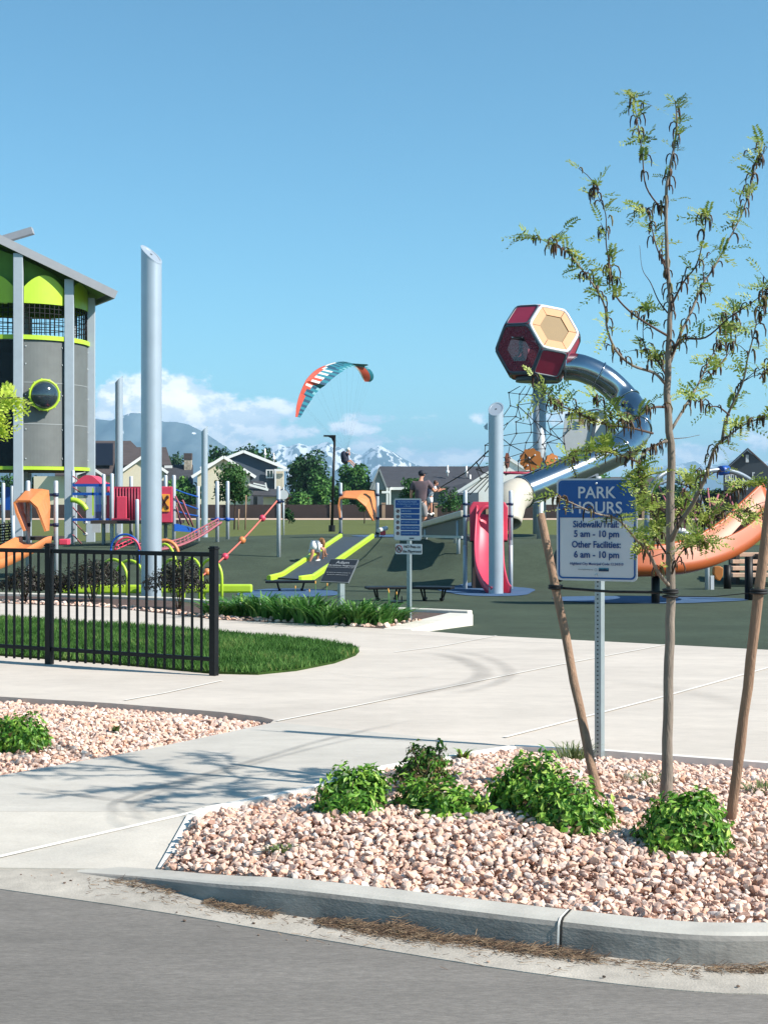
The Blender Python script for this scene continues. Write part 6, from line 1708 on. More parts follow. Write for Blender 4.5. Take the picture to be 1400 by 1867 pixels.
def far_tree(px, d, ytop, wpx, label, cols, n=2600, L=.62, seed=0, ybot=930):
    b = Vector((W(px, 930, d).x, d, gh)); h = zt(ytop, d)-gh; w = wpx*d/F/2; rs = random.Random(seed); bl = [(0, 0, h*.58, w*.85, w*.8, h*.38)]
    for _ in range(6):
        a = rs.uniform(0, 6.28); q = rs.uniform(.35, .6); s_ = rs.uniform(.38, .55)
        bl.append((math.cos(a)*w*q, math.sin(a)*w*q, h*rs.uniform(.35, .80), w*s_, w*s_, h*.2))
    bl.append((w*rs.uniform(-.2, .2), 0, h*.83, w*.45, w*.4, h*.17))
    return leafy_tree('broadleaf_tree', b, h, bl, n, L, cols, label, 'trees beyond the park wall')
DG = ['#16301a', '#1f4021', '#2c5228', '#3a6630', '#4d7a3a']; MG = ['#24451e', '#345c28', '#477634', '#5f8c40', '#7fa44e']; BG = ['#1f3a2a', '#2b4a34', '#3b5e40', '#4f744c']
far_tree(563, 205, 829, 82, 'large dense dark green tree left of the tall lamp post', DG, 4200, .60, 1)
far_tree(650, 208, 850, 72, 'rounded green tree right of the tall lamp post below the paraglider pilot', MG, 3400, .60, 2)
far_tree(586, 198, 868, 46, 'lighter green bushy tree in front of the large dark one', MG, 1800, .5, 3)
far_tree(620, 200, 880, 40, 'small bright green tree at the foot of the lamp post', MG, 1400, .5, 4)
far_tree(330, 196, 872, 50, 'green tree in front of the stone chimney house', MG, 1700, .55, 5)
far_tree(322, 240, 826, 30, 'narrow tree left of the stone chimney', BG, 1200, .6, 6)
far_tree(352, 196, 884, 60, 'low spreading green tree right of the letter X panel', DG, 1800, .55, 7)
far_tree(400, 250, 815, 60, 'dark tree behind the cream gable', DG, 1700, .7, 8)
far_tree(452, 260, 813, 70, 'dark tree line top behind the slate blue roof, left part', DG, 1700, .75, 9)
far_tree(480, 262, 816, 60, 'dark tree top behind the slate blue roof, right part', DG, 1500, .75, 10)
far_tree(300, 250, 838, 60, 'bluish tree behind the brown roofed house', BG, 1300, .7, 11)
far_tree(546, 196, 898, 50, 'green hedge tree over the rust coloured pergola', MG, 1300, .45, 12)
far_tree(706, 205, 893, 34, 'dark tree beside the porch columns', DG, 1200, .5, 13)
far_tree(880, 250, 850, 60, 'dark treetop just above the long grey roof', DG, 900, .7, 14)
far_tree(1085, 200, 858, 90, 'green tree behind the park hours sign', MG, 2200, .55, 15)
far_tree(1150, 195, 872, 80, 'dark green tree right of the park hours sign', DG, 2000, .55, 16)
far_tree(1215, 205, 885, 90, 'dark hedge tree behind the arched climber, left part', DG, 1800, .55, 17)
far_tree(1300, 190, 893, 90, 'dark hedge tree behind the arched climber, right part', DG, 1800, .5, 18)
far_tree(840, 192, 905, 40, 'dark shrub tree in front of the white gable wing', DG, 900, .45, 19)
far_tree(40, 215, 868, 110, 'dark tree seen under the climbing tower', DG, 1600, .6, 20)
# young trees on the lawn
def young(px, d, ytop, wpx, label, cols, n, L, seed, lo=.45):
    b = on(px, d); h = zt(ytop, d)-b.z; w = wpx*d/F/2; rs = random.Random(seed); bl = []
    for _ in range(9):
        a = rs.uniform(0, 6.28); zz = rs.uniform(lo, .9); q = rs.uniform(.1, .65)*(1.2-zz); bl.append((math.cos(a)*w*q*1.4, math.sin(a)*w*q*1.4, h*zz, w*rs.uniform(.3, .5), w*rs.uniform(.3, .5), h*rs.uniform(.08, .15)))
    leafy_tree('young_tree', b, h, bl, n, L, cols, label, 'young trees on the far lawn', trunk_r=.05, trunk_h=h*.8)
young(427, 86, 838, 84, 'young leafy tree on the lawn in front of the cream gable', ['#263f1e', '#33552a', '#466b36', '#5c7f45'], 1500, .24, 31)
young(752, 110, 862, 60, 'young tree in front of the long grey roof, left of the man', ['#2a4a22', '#3b6430', '#517c40'], 900, .28, 32)
young(820, 118, 876, 46, 'sapling right of the toddler', ['#2a4a22', '#3b6430', '#517c40'], 420, .25, 33, .35)
young(664, 120, 892, 34, 'sapling seen through the orange hood', ['#2f5226', '#44702f', '#5f8c40'], 520, .26, 34, .3)
young(527, 120, 925, 22, 'tiny dark conifer like tree at the foot of the far wall', DG, 300, .26, 35, .2)
for px, lb in ((434, 'thin stake on the left of the young tree in front of the cream gable'), (447, 'thin stake on the right of the young tree in front of the cream gable')):
    b = on(px, 85); mb = MB(); mb.tube([b-Vector((0, 0, .1)), b+Vector((.05, 0, 2.0 if px > 440 else 1.2))], .04, 6); tag(mb.build('tree_stake', M_wood), lb, 'stake', 'stakes on the far lawn')
b = on(948, 100); mb = MB(); mb.tube([b, Vector((b.x, b.y, zt(931, 100)))], .05, 6); mb.beam((b.x-.25, b.y, zt(931, 100)), (b.x+.25, b.y, zt(931, 100)), .08, .1); tag(mb.build('lawn_post', M_wood), 'thin wooden T shaped post on the lawn right of the red slide', 'post')

# ---- lamp
b = on(605, 78); t = thing('street_lamp', b, 'tall black street lamp with a short swept arm pointing left', 'street lamp')
zT = zt(794, 78)
mb = MB(); mb.tube([b, b+Vector((0, 0, .35))], .17, 14, smooth=False); mb.build('base', M_black, t)
topx = at(610, 794, 78).x
mb = MB(); mb.tube([b+Vector((0, 0, .3)), Vector((topx, 78, zT-.1))], [.078, .062], 12); mb.build('pole', M_black, t)
mb = MB(); mb.prism([at(612, 793, 78), at(590, 793, 78), at(590, 795, 78), at(598, 796, 78), at(604, 799, 78), at(607.5, 806, 78), at(608, 815, 78), at(612, 815, 78)], (0, .14, 0)); mb.build('arm', M_black, t)
mb = MB(); a_ = at(594, 795.4, 78); mb.box(a_+Vector((0, .07, -.01)), (.3, .12, .03)); mb.build('lamp_lens', M_greyp, t)

# ---- mountains
def mountain(name, sil, d0, depth, snow, seed, back=.25, cols=('#2a3f45', '#5d6c70'), stripes=0.0, zs=1.0):
    pxs_ = np.linspace(sil[0][0], sil[-1][0], 260); nv = 70; V = []; RR = []
    for j in range(nv):
        v = j/(nv-1)                                     # 0 foot (near) .. .8 crest .. 1 back
        for px in pxs_:
            hp = CZ+(HY-pw(px, sil))*(d0+depth*.8)/F     # crest height in metres
            prof = (v/.8)**1.15 if v <= .8 else 1-(v-.8)/.2*.5
            d = d0+depth*v; x = (px-CX)/F*(d0+depth*.8)*(1+0.0*(v-.8))
            q = Vector((x/900+seed, d/900, seed*3.1)); r_ = noise.hetero_terrain(q, .9, 2.1, 6, .6)
            spur = abs(noise.noise(Vector((x/520+seed*2+d/2600, d/2200, 0))))
            amp = hp*(math.sin(math.pi*min(1, v/.8))*.55)
            z = hp*prof+amp*(spur-.28)*1.3+hp*.10*(noise.fractal(q*3.1, 1, 2, 5))*(.35+.65*math.sin(math.pi*min(1, v)))*(.5 if v > .7 and v < .88 else 1)
            V.append((x, d, max(z, -20))); RR.append(0)
    nx = len(pxs_); Fc = [(j*nx+i, j*nx+i+1, (j+1)*nx+i+1, (j+1)*nx+i) for j in range(nv-1) for i in range(nx-1)]
    m = bpy.data.materials.new(name+'_rock'); m.use_nodes = True; nt = m.node_tree; N, L = nt.nodes, nt.links; b = N['Principled BSDF']; b.inputs['Roughness'].default_value = .95; b.inputs['Specular IOR Level'].default_value = .1
    ge = N.new('ShaderNodeNewGeometry'); sp = N.new('ShaderNodeSeparateXYZ'); L.new(ge.outputs['Position'], sp.inputs[0])
    n1 = N.new('ShaderNodeTexNoise'); n1.inputs['Scale'].default_value = 1; n1.inputs['Detail'].default_value = 9
    mp = N.new('ShaderNodeMapping'); mp.inputs['Scale'].default_value = (.008, .002, .004); mp.inputs['Rotation'].default_value = (0, R(28) if stripes else 0, 0); L.new(ge.outputs['Position'], mp.inputs['Vector']); L.new(mp.outputs['Vector'], n1.inputs['Vector'])
    cr = N.new('ShaderNodeMix'); cr.data_type = 'RGBA'; cr.inputs[6].default_value = (*lin(cols[0]), 1); cr.inputs[7].default_value = (*lin(cols[1]), 1)
    mr = N.new('ShaderNodeMapRange'); mr.inputs['From Min'].default_value = .35; mr.inputs['From Max'].default_value = .65; L.new(n1.outputs['Fac'], mr.inputs['Value']); L.new(mr.outputs['Result'], cr.inputs[0])
    hmax = max(CZ+(HY-y)*(d0+depth*.8)/F for x, y in sil)
    hr = N.new('ShaderNodeMapRange'); hr.inputs['From Min'].default_value = hmax*snow[0]; hr.inputs['From Max'].default_value = hmax*snow[1]; hr.clamp = True; L.new(sp.outputs['Z'], hr.inputs['Value'])
    n2 = N.new('ShaderNodeTexNoise'); n2.inputs['Scale'].default_value = 1; n2.inputs['Detail'].default_value = 8
    mp2 = N.new('ShaderNodeMapping'); mp2.inputs['Scale'].default_value = (.026, .005, .0075); mp2.inputs['Rotation'].default_value = (0, R(38), 0); L.new(ge.outputs['Position'], mp2.inputs['Vector']); L.new(mp2.outputs['Vector'], n2.inputs['Vector'])
    st = N.new('ShaderNodeMath'); st.operation = 'MULTIPLY_ADD'; L.new(n2.outputs['Fac'], st.inputs[0]); st.inputs[1].default_value = 1.9; st.inputs[2].default_value = -.45
    ad = N.new('ShaderNodeMath'); ad.operation = 'MULTIPLY_ADD'; L.new(hr.outputs['Result'], ad.inputs[0]); ad.inputs[1].default_value = .45; L.new(st.outputs[0], ad.inputs[2])
    th = N.new('ShaderNodeMapRange'); th.inputs['From Min'].default_value = snow[2]; th.inputs['From Max'].default_value = snow[2]+.07; L.new(ad.outputs[0], th.inputs['Value'])
    mx = N.new('ShaderNodeMix'); mx.data_type = 'RGBA'; L.new(th.outputs['Result'], mx.inputs[0]); L.new(cr.outputs[2], mx.inputs[6]); mx.inputs[7].default_value = (.80, .82, .85, 1); L.new(mx.outputs[2], b.inputs['Base Color'])
    return struct(np_build(name, V, Fc, m, smooth=True))
mountain('mountains', [(-420, 800), (-200, 742), (-60, 752), (60, 760), (150, 765), (175, 762), (203, 766), (222, 757), (240, 750), (256, 750), (275, 760), (300, 767), (322, 768), (345, 776), (366, 786), (392, 803), (420, 822), (450, 842), (485, 862), (530, 890), (580, 910)], 5200, 2600, (.2, 1.0, 1.10), 1.7)
mountain('mountains', [(340, 905), (400, 875), (440, 850), (470, 828), (488, 815), (508, 808), (525, 813), (545, 806), (562, 812), (580, 808), (598, 801), (612, 810), (630, 816), (648, 828), (660, 830), (676, 818), (690, 813), (702, 818), (718, 824), (735, 836), (755, 845), (780, 853), (810, 866), (850, 882), (900, 898)], 8200, 2600, (.25, 1.05, .72), 4.2, stripes=1)
mountain('mountains', [(1000, 905), (1090, 892), (1140, 872), (1180, 856), (1205, 850), (1235, 849), (1262, 842), (1285, 850), (1310, 846), (1325, 838), (1345, 836), (1380, 842), (1430, 836), (1520, 850), (1620, 880)], 12000, 3000, (.4, 1.0, .85), 8.1)
# ================================================================ PEOPLE
M_skin = mat('skin', '#c98f74', .55, var=.05)
M_hair = mat('brown_hair', '#4b2e20', .6, var=.15, vscale=40)
M_hairl = mat('light_brown_hair', '#8a6038', .6, var=.15, vscale=40)
M_tee = mat('taupe_shirt', '#64545a', .85, var=.08, vscale=6, bump=.3, bscale=20)
M_short = mat('grey_shorts', '#8b8888', .85, var=.06)
M_cap = mat('dark_cap', '#1c2230', .75)
M_wcloth = mat('white_cloth', '#dcdce0', .8, var=.04, bump=.3, bscale=25)
M_navyc = mat('navy_strap', '#2b3550', .7)
M_shoew = mat('white_shoe', '#e2e2de', .6)
M_dcl = mat('dark_flying_suit', '#20243a', .7, var=.15)
M_eye = mat('eye_dark', '#201512', .4)
EL = lambda *c: list(zip(c, c[1:]))

def figure(t, s, J, sk=M_skin, hand_dirs=None, finger=True):
    """J: joints in metres (world). Continuous body with neck, tapered limbs, feet and five fingered hands. s = stature."""
    n = {}; r = s/1.75
    n['pelvis'] = (J['pelvis'], (.135*r, .105*r)); n['waist'] = (J['pelvis'].lerp(J['chest'], .5), (.125*r, .09*r)); n['chest'] = (J['chest'], (.155*r, .105*r))
    n['neck'] = (J['neck'], .052*r); n['jaw'] = (J['neck'].lerp(J['head'], .55), .062*r); n['head'] = (J['head'], (.078*r, .092*r)); n['crown'] = (J['head']+(J['head']-J['neck']).normalized()*.085*r, .060*r)
    e = EL('pelvis', 'waist', 'chest', 'neck', 'jaw', 'head', 'crown')
    fd = J.get('face')
    if fd is not None: n['nose'] = (J['head']+fd*.105*r-(J['head']-J['neck']).normalized()*.02*r, .014*r); e.append(('head', 'nose'))
    for S in 'LR':
        n['sh'+S] = (J['sh'+S], .06*r); n['el'+S] = (J['el'+S], .041*r); n['wr'+S] = (J['wr'+S], .028*r)
        e += [('chest', 'sh'+S), ('sh'+S, 'el'+S), ('el'+S, 'wr'+S)]
        d = (J['wr'+S]-J['el'+S]).normalized(); pm = J['wr'+S]+d*.06*r; n['pm'+S] = (pm, (.036*r, .018*r)); e.append(('wr'+S, 'pm'+S))
        sd = d.cross(Vector((0, 1, .3))).normalized(); bend = Vector((0, 0, -1)) if abs(d.z) < .8 else Vector((.3, -.3, 0))
        for k, (o, ln) in enumerate(((-1.5, .055), (-.5, .068), (.5, .072), (1.5, .062))):
            a = pm+sd*o*.017*r+d*.035*r; b_ = a+d*ln*.55*r+bend*.006*r; c_ = b_+d*ln*.4*r+bend*.02*r
            n['f%d%s' % (k, S)] = (a, .0095*r); n['g%d%s' % (k, S)] = (b_, .0085*r); n['h%d%s' % (k, S)] = (c_, .007*r)
            e += [('pm'+S, 'f%d%s' % (k, S)), ('f%d%s' % (k, S), 'g%d%s' % (k, S)), ('g%d%s' % (k, S), 'h%d%s' % (k, S))]
        a = J['wr'+S]+d*.035*r+sd*.034*r; b_ = a+(d*.7+sd).normalized()*.045*r; n['t0'+S] = (a, .011*r); n['t1'+S] = (b_, .009*r); e += [('wr'+S, 't0'+S), ('t0'+S, 't1'+S)]
        n['hp'+S] = (J['hp'+S], .085*r); n['kn'+S] = (J['kn'+S], .056*r); n['cf'+S] = (J['kn'+S].lerp(J['an'+S], .3), .056*r); n['an'+S] = (J['an'+S], .036*r); n['to'+S] = (J['to'+S], (.036*r, .022*r))
        e += [('pelvis', 'hp'+S), ('hp'+S, 'kn'+S), ('kn'+S, 'cf'+S), ('cf'+S, 'an'+S), ('an'+S, 'to'+S)]
    body = skin('body', n, e, sk, t)
    if fd is not None:
        up = (J['head']-J['neck']).normalized(); sd = fd.cross(up).normalized()
        for k in (-1, 1):
            mb = MB(); mb.sphere(J['head']+fd*.082*r+sd*k*.032*r+up*.012*r, .011*r, 8, 6); mb.build('eye', M_eye, t)
            mb = MB(); mb.sphere(J['head']+sd*k*.082*r-fd*.005*r, (.014*r, .022*r, .03*r), 8, 6); mb.build('ear', sk, t)
        mb = MB(); mb.sphere(J['head']+fd*.088*r-up*.052*r, (.024*r, .008*r, .006*r), 8, 5); mb.build('mouth', mat('lips', '#a85f55', .5), t)
    return body
def shirt(t, J, s, m, sleeve=.62, hem=0.0, name='shirt', loose=1.14):
    r = s/1.75*loose; n = {'hem': (J['pelvis'].lerp(J['chest'], hem-.22), (.152*r, .118*r)), 'waist': (J['pelvis'].lerp(J['chest'], .45), (.140*r, .105*r)), 'chest': (J['chest'], (.168*r, .118*r)), 'collar': (J['chest'].lerp(J['neck'], .55), (.085*r, .075*r))}
    e = EL('hem', 'waist', 'chest', 'collar')
    for S in 'LR':
        n['sh'+S] = (J['sh'+S], .078*r); n['sl'+S] = (J['sh'+S].lerp(J['el'+S], sleeve), .062*r); e += [('chest', 'sh'+S), ('sh'+S, 'sl'+S)]
    return skin(name, n, e, m, t)
def shorts(t, J, s, m, ln=.75, name='shorts'):
    r = s/1.75*1.13; n = {'pelvis': (J['pelvis'], (.146*r, .118*r)), 'top': (J['pelvis'].lerp(J['chest'], .22), (.138*r, .108*r))}; e = [('top', 'pelvis')]
    for S in 'LR':
        n['hp'+S] = (J['hp'+S], .098*r); n['kn'+S] = (J['hp'+S].lerp(J['kn'+S], ln), .080*r); e += [('pelvis', 'hp'+S), ('hp'+S, 'kn'+S)]
    return skin(name, n, e, m, t)
def shoes(t, J, s, m, k=1.3):
    r = s/1.75*k
    for S in 'LR':
        d = J['to'+S]-J['an'+S]
        skin('shoe', {'a': (J['an'+S]-Vector((0, 0, .02*r)), .042*r), 'h': (J['an'+S]-d*.15-Vector((0, 0, .04*r)), .04*r), 'b': (J['an'+S].lerp(J['to'+S], .6)-Vector((0, 0, .0)), (.045*r, .034*r)), 'c': (J['to'+S]+d*.12, (.042*r, .026*r))}, [('a', 'h'), ('a', 'b'), ('b', 'c')], m, t)
V3 = Vector
def stand(base, s, yaw, twist=None):
    """upright joints, facing yaw (0 looks at +y)"""
    r = s/1.75; M = Matrix.Rotation(yaw, 3, 'Z'); q = lambda x, y, z: base+M @ V3((x, y, z))*r
    J = {'pelvis': q(0, 0, .95), 'chest': q(0, .0, 1.32), 'neck': q(0, 0, 1.50), 'head': q(0, .02, 1.64), 'face': M @ V3((0, 1, 0))}
    for S, k in (('L', -1), ('R', 1)):
        J['sh'+S] = q(k*.185, 0, 1.42); J['el'+S] = q(k*.25, -.02, 1.13); J['wr'+S] = q(k*.255, .06, .88)
        J['hp'+S] = q(k*.095, 0, .90); J['kn'+S] = q(k*.10, .02, .49); J['an'+S] = q(k*.10, -.02, .085); J['to'+S] = q(k*.115, .13, .03)
    return J, q
# ---- man watching the toddler
mx = (767-CX)/F*41.0; mbase = Vector((mx, 41.0, gz(mx, 41.0))); sM = zt(857, 41.0)-mbase.z
t = thing('person', mbase, 'man in dark cap and taupe T shirt seen from behind, beyond the rules sign', 'person', 'people on the mound')
J, q = stand(mbase, sM, R(-12)); J['elR'] = q(.33, .10, 1.20); J['wrR'] = q(.40, .32, 1.24); J['shR'] = q(.19, .0, 1.44)
J['head'] = q(.02, .05, 1.635); J['face'] = (q(.5, 1, 0)-q(0, 0, 0)).normalized()
figure(t, sM, J); shirt(t, J, sM, M_tee, .72, .0, loose=1.2); shorts(t, J, sM, M_short, .95); shoes(t, J, sM, M_cap)
r = sM/1.75; mb = MB(); mb.sphere(J['head']+V3((0, 0, .035*r)), (.098*r, .112*r, .085*r), 16, 10); o = mb.build('cap', M_cap, t)
mb = MB(); mb.sphere(J['head']+J['face']*.12*r+V3((0, 0, .03*r)), (.075*r, .075*r, .012*r), 12, 6); mb.build('cap_brim', M_cap, o)
# ---- toddler on the ramp
kb = Vector((at(784, 938, 42.0).x, 42.0, zt(938, 42.0))); sK = (zt(878, 42.0)-kb.z)*1.03
t = thing('person', kb, 'toddler in white clothes with navy straps leaning forward on the ramp beside the man', 'person', 'people on the mound')
J, q = stand(kb, sK, R(-75)); lean = lambda p, k: p+V3((.17*k, .0, -.03*k))*sK
for k_, f in (('chest', .45), ('neck', .75), ('head', 1.0), ('shL', .6), ('shR', .6)): J[k_] = lean(J[k_], f)
for S, dy in (('L', -.05), ('R', .05)):
    J['el'+S] = J['sh'+S]+V3((.10, dy*.3, -.12))*sK; J['wr'+S] = J['el'+S]+V3((.12, dy*.2, .05))*sK
    J['an'+S] = J['an'+S]+V3((-.10 if S == 'L' else .03, 0, 0))*sK; J['to'+S] = J['to'+S]+V3((-.10 if S == 'L' else .03, 0, 0))*sK
J['head'] += V3((.0, 0, .01)); J['face'] = V3((.85, -.1, -.5)).normalized()
figure(t, sK*1.25, J); shirt(t, J, sK*1.2, M_wcloth, .5, .0, 'white_top', 1.25); shorts(t, J, sK*1.25, M_wcloth, .8, 'white_shorts'); shoes(t, J, sK, M_shoew, 1.75)
r = sK/1.75*1.15; mb = MB(); mb.sphere(J['head']+V3((-.02, .0, .03))*r*1.5, (.105*r, .105*r, .095*r), 14, 9); mb.build('hair', M_hair, t)
mb = MB()
for k in (-1, 1): mb.tube([J['shR' if k > 0 else 'shL']+V3((-.02, 0, .06))*sK, J['chest']+V3((.08, k*.05, 0))*sK, J['pelvis']+V3((.06, k*.06, .05))*sK], .018*sK, 6)
mb.build('navy_straps', M_navyc, t)
mb = MB(); mb.sphere(J['chest']+V3((-.12, .0, -.08))*sK, (.07*sK, .10*sK, .16*sK), 10, 8, rot=Matrix.Rotation(R(25), 3, 'Y')); mb.build('navy_pack', M_navyc, t)
# ---- girl climbing the embankment slide
g1, g2 = G(564, 1029), G(578, 1022); c0 = g1.lerp(g2, .5); sG = 1.02; k_ = c0.y/F
t = thing('person', c0, 'small child in a white dress climbing up between the lime green rails', 'person', 'people on the mound')
A = lambda px, py, dd=0.0: at(px, py, c0.y+dd)
J = {'pelvis': A(570, 998, .0), 'chest': A(580, 996, .10), 'neck': A(585, 992, .16), 'head': A(587, 987.5, .22), 'face': V3((.75, .5, -.45)).normalized(),
     'shL': A(581, 994, .02), 'shR': A(585, 996, .26), 'elL': A(590, 1003, .0), 'wrL': A(589, 1012, .06), 'elR': A(592, 1001, .32), 'wrR': A(593, 1009, .40),
     'hpL': A(570, 1001, -.07), 'hpR': A(572, 1001, .07), 'knL': A(569, 1012, -.06), 'anL': A(564, 1025, -.05), 'toL': A(566, 1029, .02),
     'knR': A(581, 1010, .08), 'anR': A(578, 1020, .08), 'toR': A(583, 1021.5, .12)}
figure(t, sG*1.3, J)
n = {'a': (A(565, 997, .0), (.20, .19)), 'b': (J['pelvis']+V3((0, 0, .0)), (.19, .19)), 'c': (J['chest'], (.155, .15)), 'd': (A(584, 994, .14), .08), 'sL': (J['shL'], .075), 'sR': (J['shR'], .075), 'eL': (J['shL'].lerp(J['elL'], .6), .06), 'eR': (J['shR'].lerp(J['elR'], .6), .06), 'h': (A(570, 1005, .0), (.20, .19))}
skin('dress', n, [('a', 'b'), ('b', 'c'), ('c', 'd'), ('c', 'sL'), ('c', 'sR'), ('sL', 'eL'), ('sR', 'eR'), ('b', 'h')], M_wcloth, t)
shoes(t, J, sG, M_shoew, 1.7)
mb = MB(); mb.sphere(J['head']+V3((-.015, 0, .02)), (.075, .078, .078), 14, 9); mb.tube(curve_pts([J['head']+V3((0, 0, .05)), A(590, 988, .1), A(590, 995, .1), A(588, 999, .1)], 4), [.05, .05, .045, .045, .04, .04, .04, .035, .035, .03, .025, .02, .015], 8); mb.sphere(A(579, 988, .2), (.035, .03, .03), 8, 6); mb.build('hair', M_hairl, t)

# ---- paraglider
dP = 110.0; pb = at(636, 832, dP)
t = thing('person', pb, 'paraglider pilot in dark gear and white helmet hanging seated in the sky', 'person')
A = lambda px, py, dd=0.0: at(px, py, dP+dd)
J = {'pelvis': A(630, 841), 'chest': A(631, 829), 'neck': A(633, 823), 'head': A(635, 820), 'face': V3((.95, -.2, -.2)).normalized(),
     'shL': A(631.5, 826, -.18), 'shR': A(632, 826, .18), 'elL': A(637, 830, -.22), 'wrL': A(636, 823, -.25), 'elR': A(638, 830, .22), 'wrR': A(637, 823, .25),
     'hpL': A(631, 842, -.1), 'hpR': A(631, 842, .1), 'knL': A(637, 841, -.1), 'anL': A(645, 850, -.1), 'toL': A(648, 850.5, -.1), 'knR': A(639, 839, .1), 'anR': A(647, 847, .1), 'toR': A(650, 847, .1)}
figure(t, 1.6, J); shirt(t, J, 1.6, M_dcl, .95, -.1, 'flying_jacket', 1.25); shorts(t, J, 1.6, M_dcl, .55, 'flying_shorts'); shoes(t, J, 1.6, M_cap, 1.2)
mb = MB(); mb.sphere(J['head']+V3((0, 0, .03)), (.15, .14, .14), 14, 9); mb.build('helmet', M_shoew, t)
mb = MB(); mb.sphere(A(628.5, 834), (.30, .26, .50), 14, 10, rot=Matrix.Rotation(R(-14), 3, 'Y')); mb.sphere(A(629, 839), (.30, .26, .26), 12, 8); tag(mb.build('harness', M_dcl, t))
# wing
t = thing('paraglider_wing', at(610, 700, dP), 'curved teal and orange red paraglider wing with white stripes', 'paraglider')
Lp = [(547.5, 761, -6.0), (557, 745, -5.2), (570, 724, -4.0), (587, 705, -2.6), (605, 688, -1.0), (622, 676.5, .6), (638, 669.5, 2.0), (652, 666.0, 3.2), (665, 667.5, 4.4), (675, 674, 5.3), (680.5, 683, 5.9), (680, 691, 6.2), (675, 696, 6.3)]
Tp = [(538.5, 760, -6.6), (541, 738, -6.3), (548, 714, -5.6), (558, 693, -4.7), (574, 676, -3.4), (592, 666, -1.9), (610, 660.5, -.3), (628, 659, 1.0), (641, 664, 2.2), (651, 673, 3.4), (657, 682, 4.4), (661, 690, 5.2), (664, 695.5, 5.6)]
Lc = curve_pts([at(x, y, dP+q) for x, y, q in Lp], 5); Tc = curve_pts([at(x, y, dP+q) for x, y, q in Tp], 5); ns = len(Lc); nc = 10
pcen = J['chest']; VV, FF, CC = [], [], []
COLS = {'t': '#2f8296', 'l': '#7fb6c2', 'o': '#c4523f', 'w': '#d9d6d4', 'n': '#254c66'}; keys = 'tlown'
mats_ = [mat('wing_'+k, COLS[k], .55, var=.06, transl=.25) for k in keys]
mb = MB(); vs = []
for i in range(ns):
    L0, T0 = Lc[i], Tc[i]; ch = L0-T0; tang = (Lc[min(ns-1, i+1)]-Lc[max(0, i-1)]).normalized(); out = ch.cross(tang).normalized()
    if out.dot(L0-pcen) < 0: out = -out
    ths = .13*ch.length*(.25+.75*math.sin(math.pi*min(1, max(0, i/(ns-1)))))*(1+.12*(i % 2))
    for k in range(nc+1):
        s_ = k/nc; vs.append(T0+ch*s_+out*ths*1.6*math.sqrt(max(0, s_))*(1-s_)**.0*(1.0 if s_ < .9 else (1-s_)*10)*(.55+.45*s_))
    for k in range(nc, -1, -1):
        s_ = k/nc; vs.append(T0+ch*s_-out*ths*.12)
W2 = 2*(nc+1)
for i in range(ns-1):
    tt = i/(ns-1)
    for k in range(W2):
        k2 = (k+1) % W2; kk = k if k <= nc else 2*nc+1-k; s_ = kk/nc
        c = 't'; odd = i % 2; outer = k <= nc
        if tt < .20: c = 'o' if s_ < .34 else ('n' if odd else 't')
        elif tt < .36: c = 'o' if s_ < .20 else (('w' if odd else ('o' if tt < .28 else 't')) if .2 <= s_ < .58 else ('n' if odd else 't'))
        elif tt < .50: c = 'o' if s_ < .09 else ('w' if s_ < .20 else ('n' if odd and s_ < .7 else 't'))
        elif tt < .70: c = 'n' if odd and s_ < .5 else 't'
        elif outer: c = 'n' if (odd or tt > .9) else 't'
        else: c = ('w' if s_ < .18 else 'o') if s_ < .75 else 't'
        if s_ > .80 and .15 < tt < .75: c = 'l' if odd else 't'
        mb.f.append((i*W2+k, i*W2+k2, (i+1)*W2+k2, (i+1)*W2+k)); mb.m.append(keys.index(c)); mb.s.append(False)
mb.v = [tuple(v) for v in vs]; mb.r = [.5]*len(vs)
mb.f.append(tuple(range(W2))); mb.m.append(2); mb.s.append(False); mb.f.append(tuple((ns-1)*W2+k for k in range(W2))); mb.m.append(2); mb.s.append(False)
mb.build('canopy', mats_, t)
mb = MB()
for q, w_ in ((.1, -1), (.25, -1), (.4, -1), (.5, 1), (.65, 1), (.8, 1), (.92, 1)):
    i = int(q*(ns-1)); 
    for s_ in (.25, .8): mb.tube([Tc[i].lerp(Lc[i], s_), J['shL' if w_ < 0 else 'shR']+V3((0, 0, .15))], .0022, 3, caps=False)
mb.build('suspension_lines', M_net, t)
# ================================================================ CAMERA, SKY, SUN, HAZE
cam = bpy.data.cameras.new('camera'); co = bpy.data.objects.new('camera', cam); COL.objects.link(co); scene.camera = co
co.location = (0, 0, CZ); co.rotation_euler = (R(90), 0, 0)
cam.sensor_fit = 'HORIZONTAL'; cam.sensor_width = 36; cam.lens = 36*F/1400
cam.shift_y = -(1867/2-HY)/1400; cam.clip_start = .1; cam.clip_end = 80000
SUN_EL = 38.0; sx_, sy_ = .925, -.38
sv = Vector((sx_*math.cos(R(SUN_EL)), sy_*math.cos(R(SUN_EL)), math.sin(R(SUN_EL)))).normalized()
sl = bpy.data.lights.new('sun', 'SUN'); sl.energy = 4.55; sl.angle = R(.53); sl.color = (1.0, .935, .85)
so = bpy.data.objects.new('sun', sl); COL.objects.link(so); so.rotation_euler = sv.to_track_quat('Z', 'Y').to_euler(); so.location = (20, -20, 40)
w = bpy.data.worlds.new('World'); scene.world = w; w.use_nodes = True; nt = w.node_tree; N, L = nt.nodes, nt.links
bg = N['Background']; bg.inputs['Strength'].default_value = .087
sky = N.new('ShaderNodeTexSky'); sky.sky_type = 'NISHITA'; sky.sun_disc = False
sky.sun_elevation = R(SUN_EL); sky.sun_rotation = math.atan2(sx_, sy_)
sky.altitude = 1500; sky.air_density = 1.0; sky.dust_density = .6; sky.ozone_density = 1.6
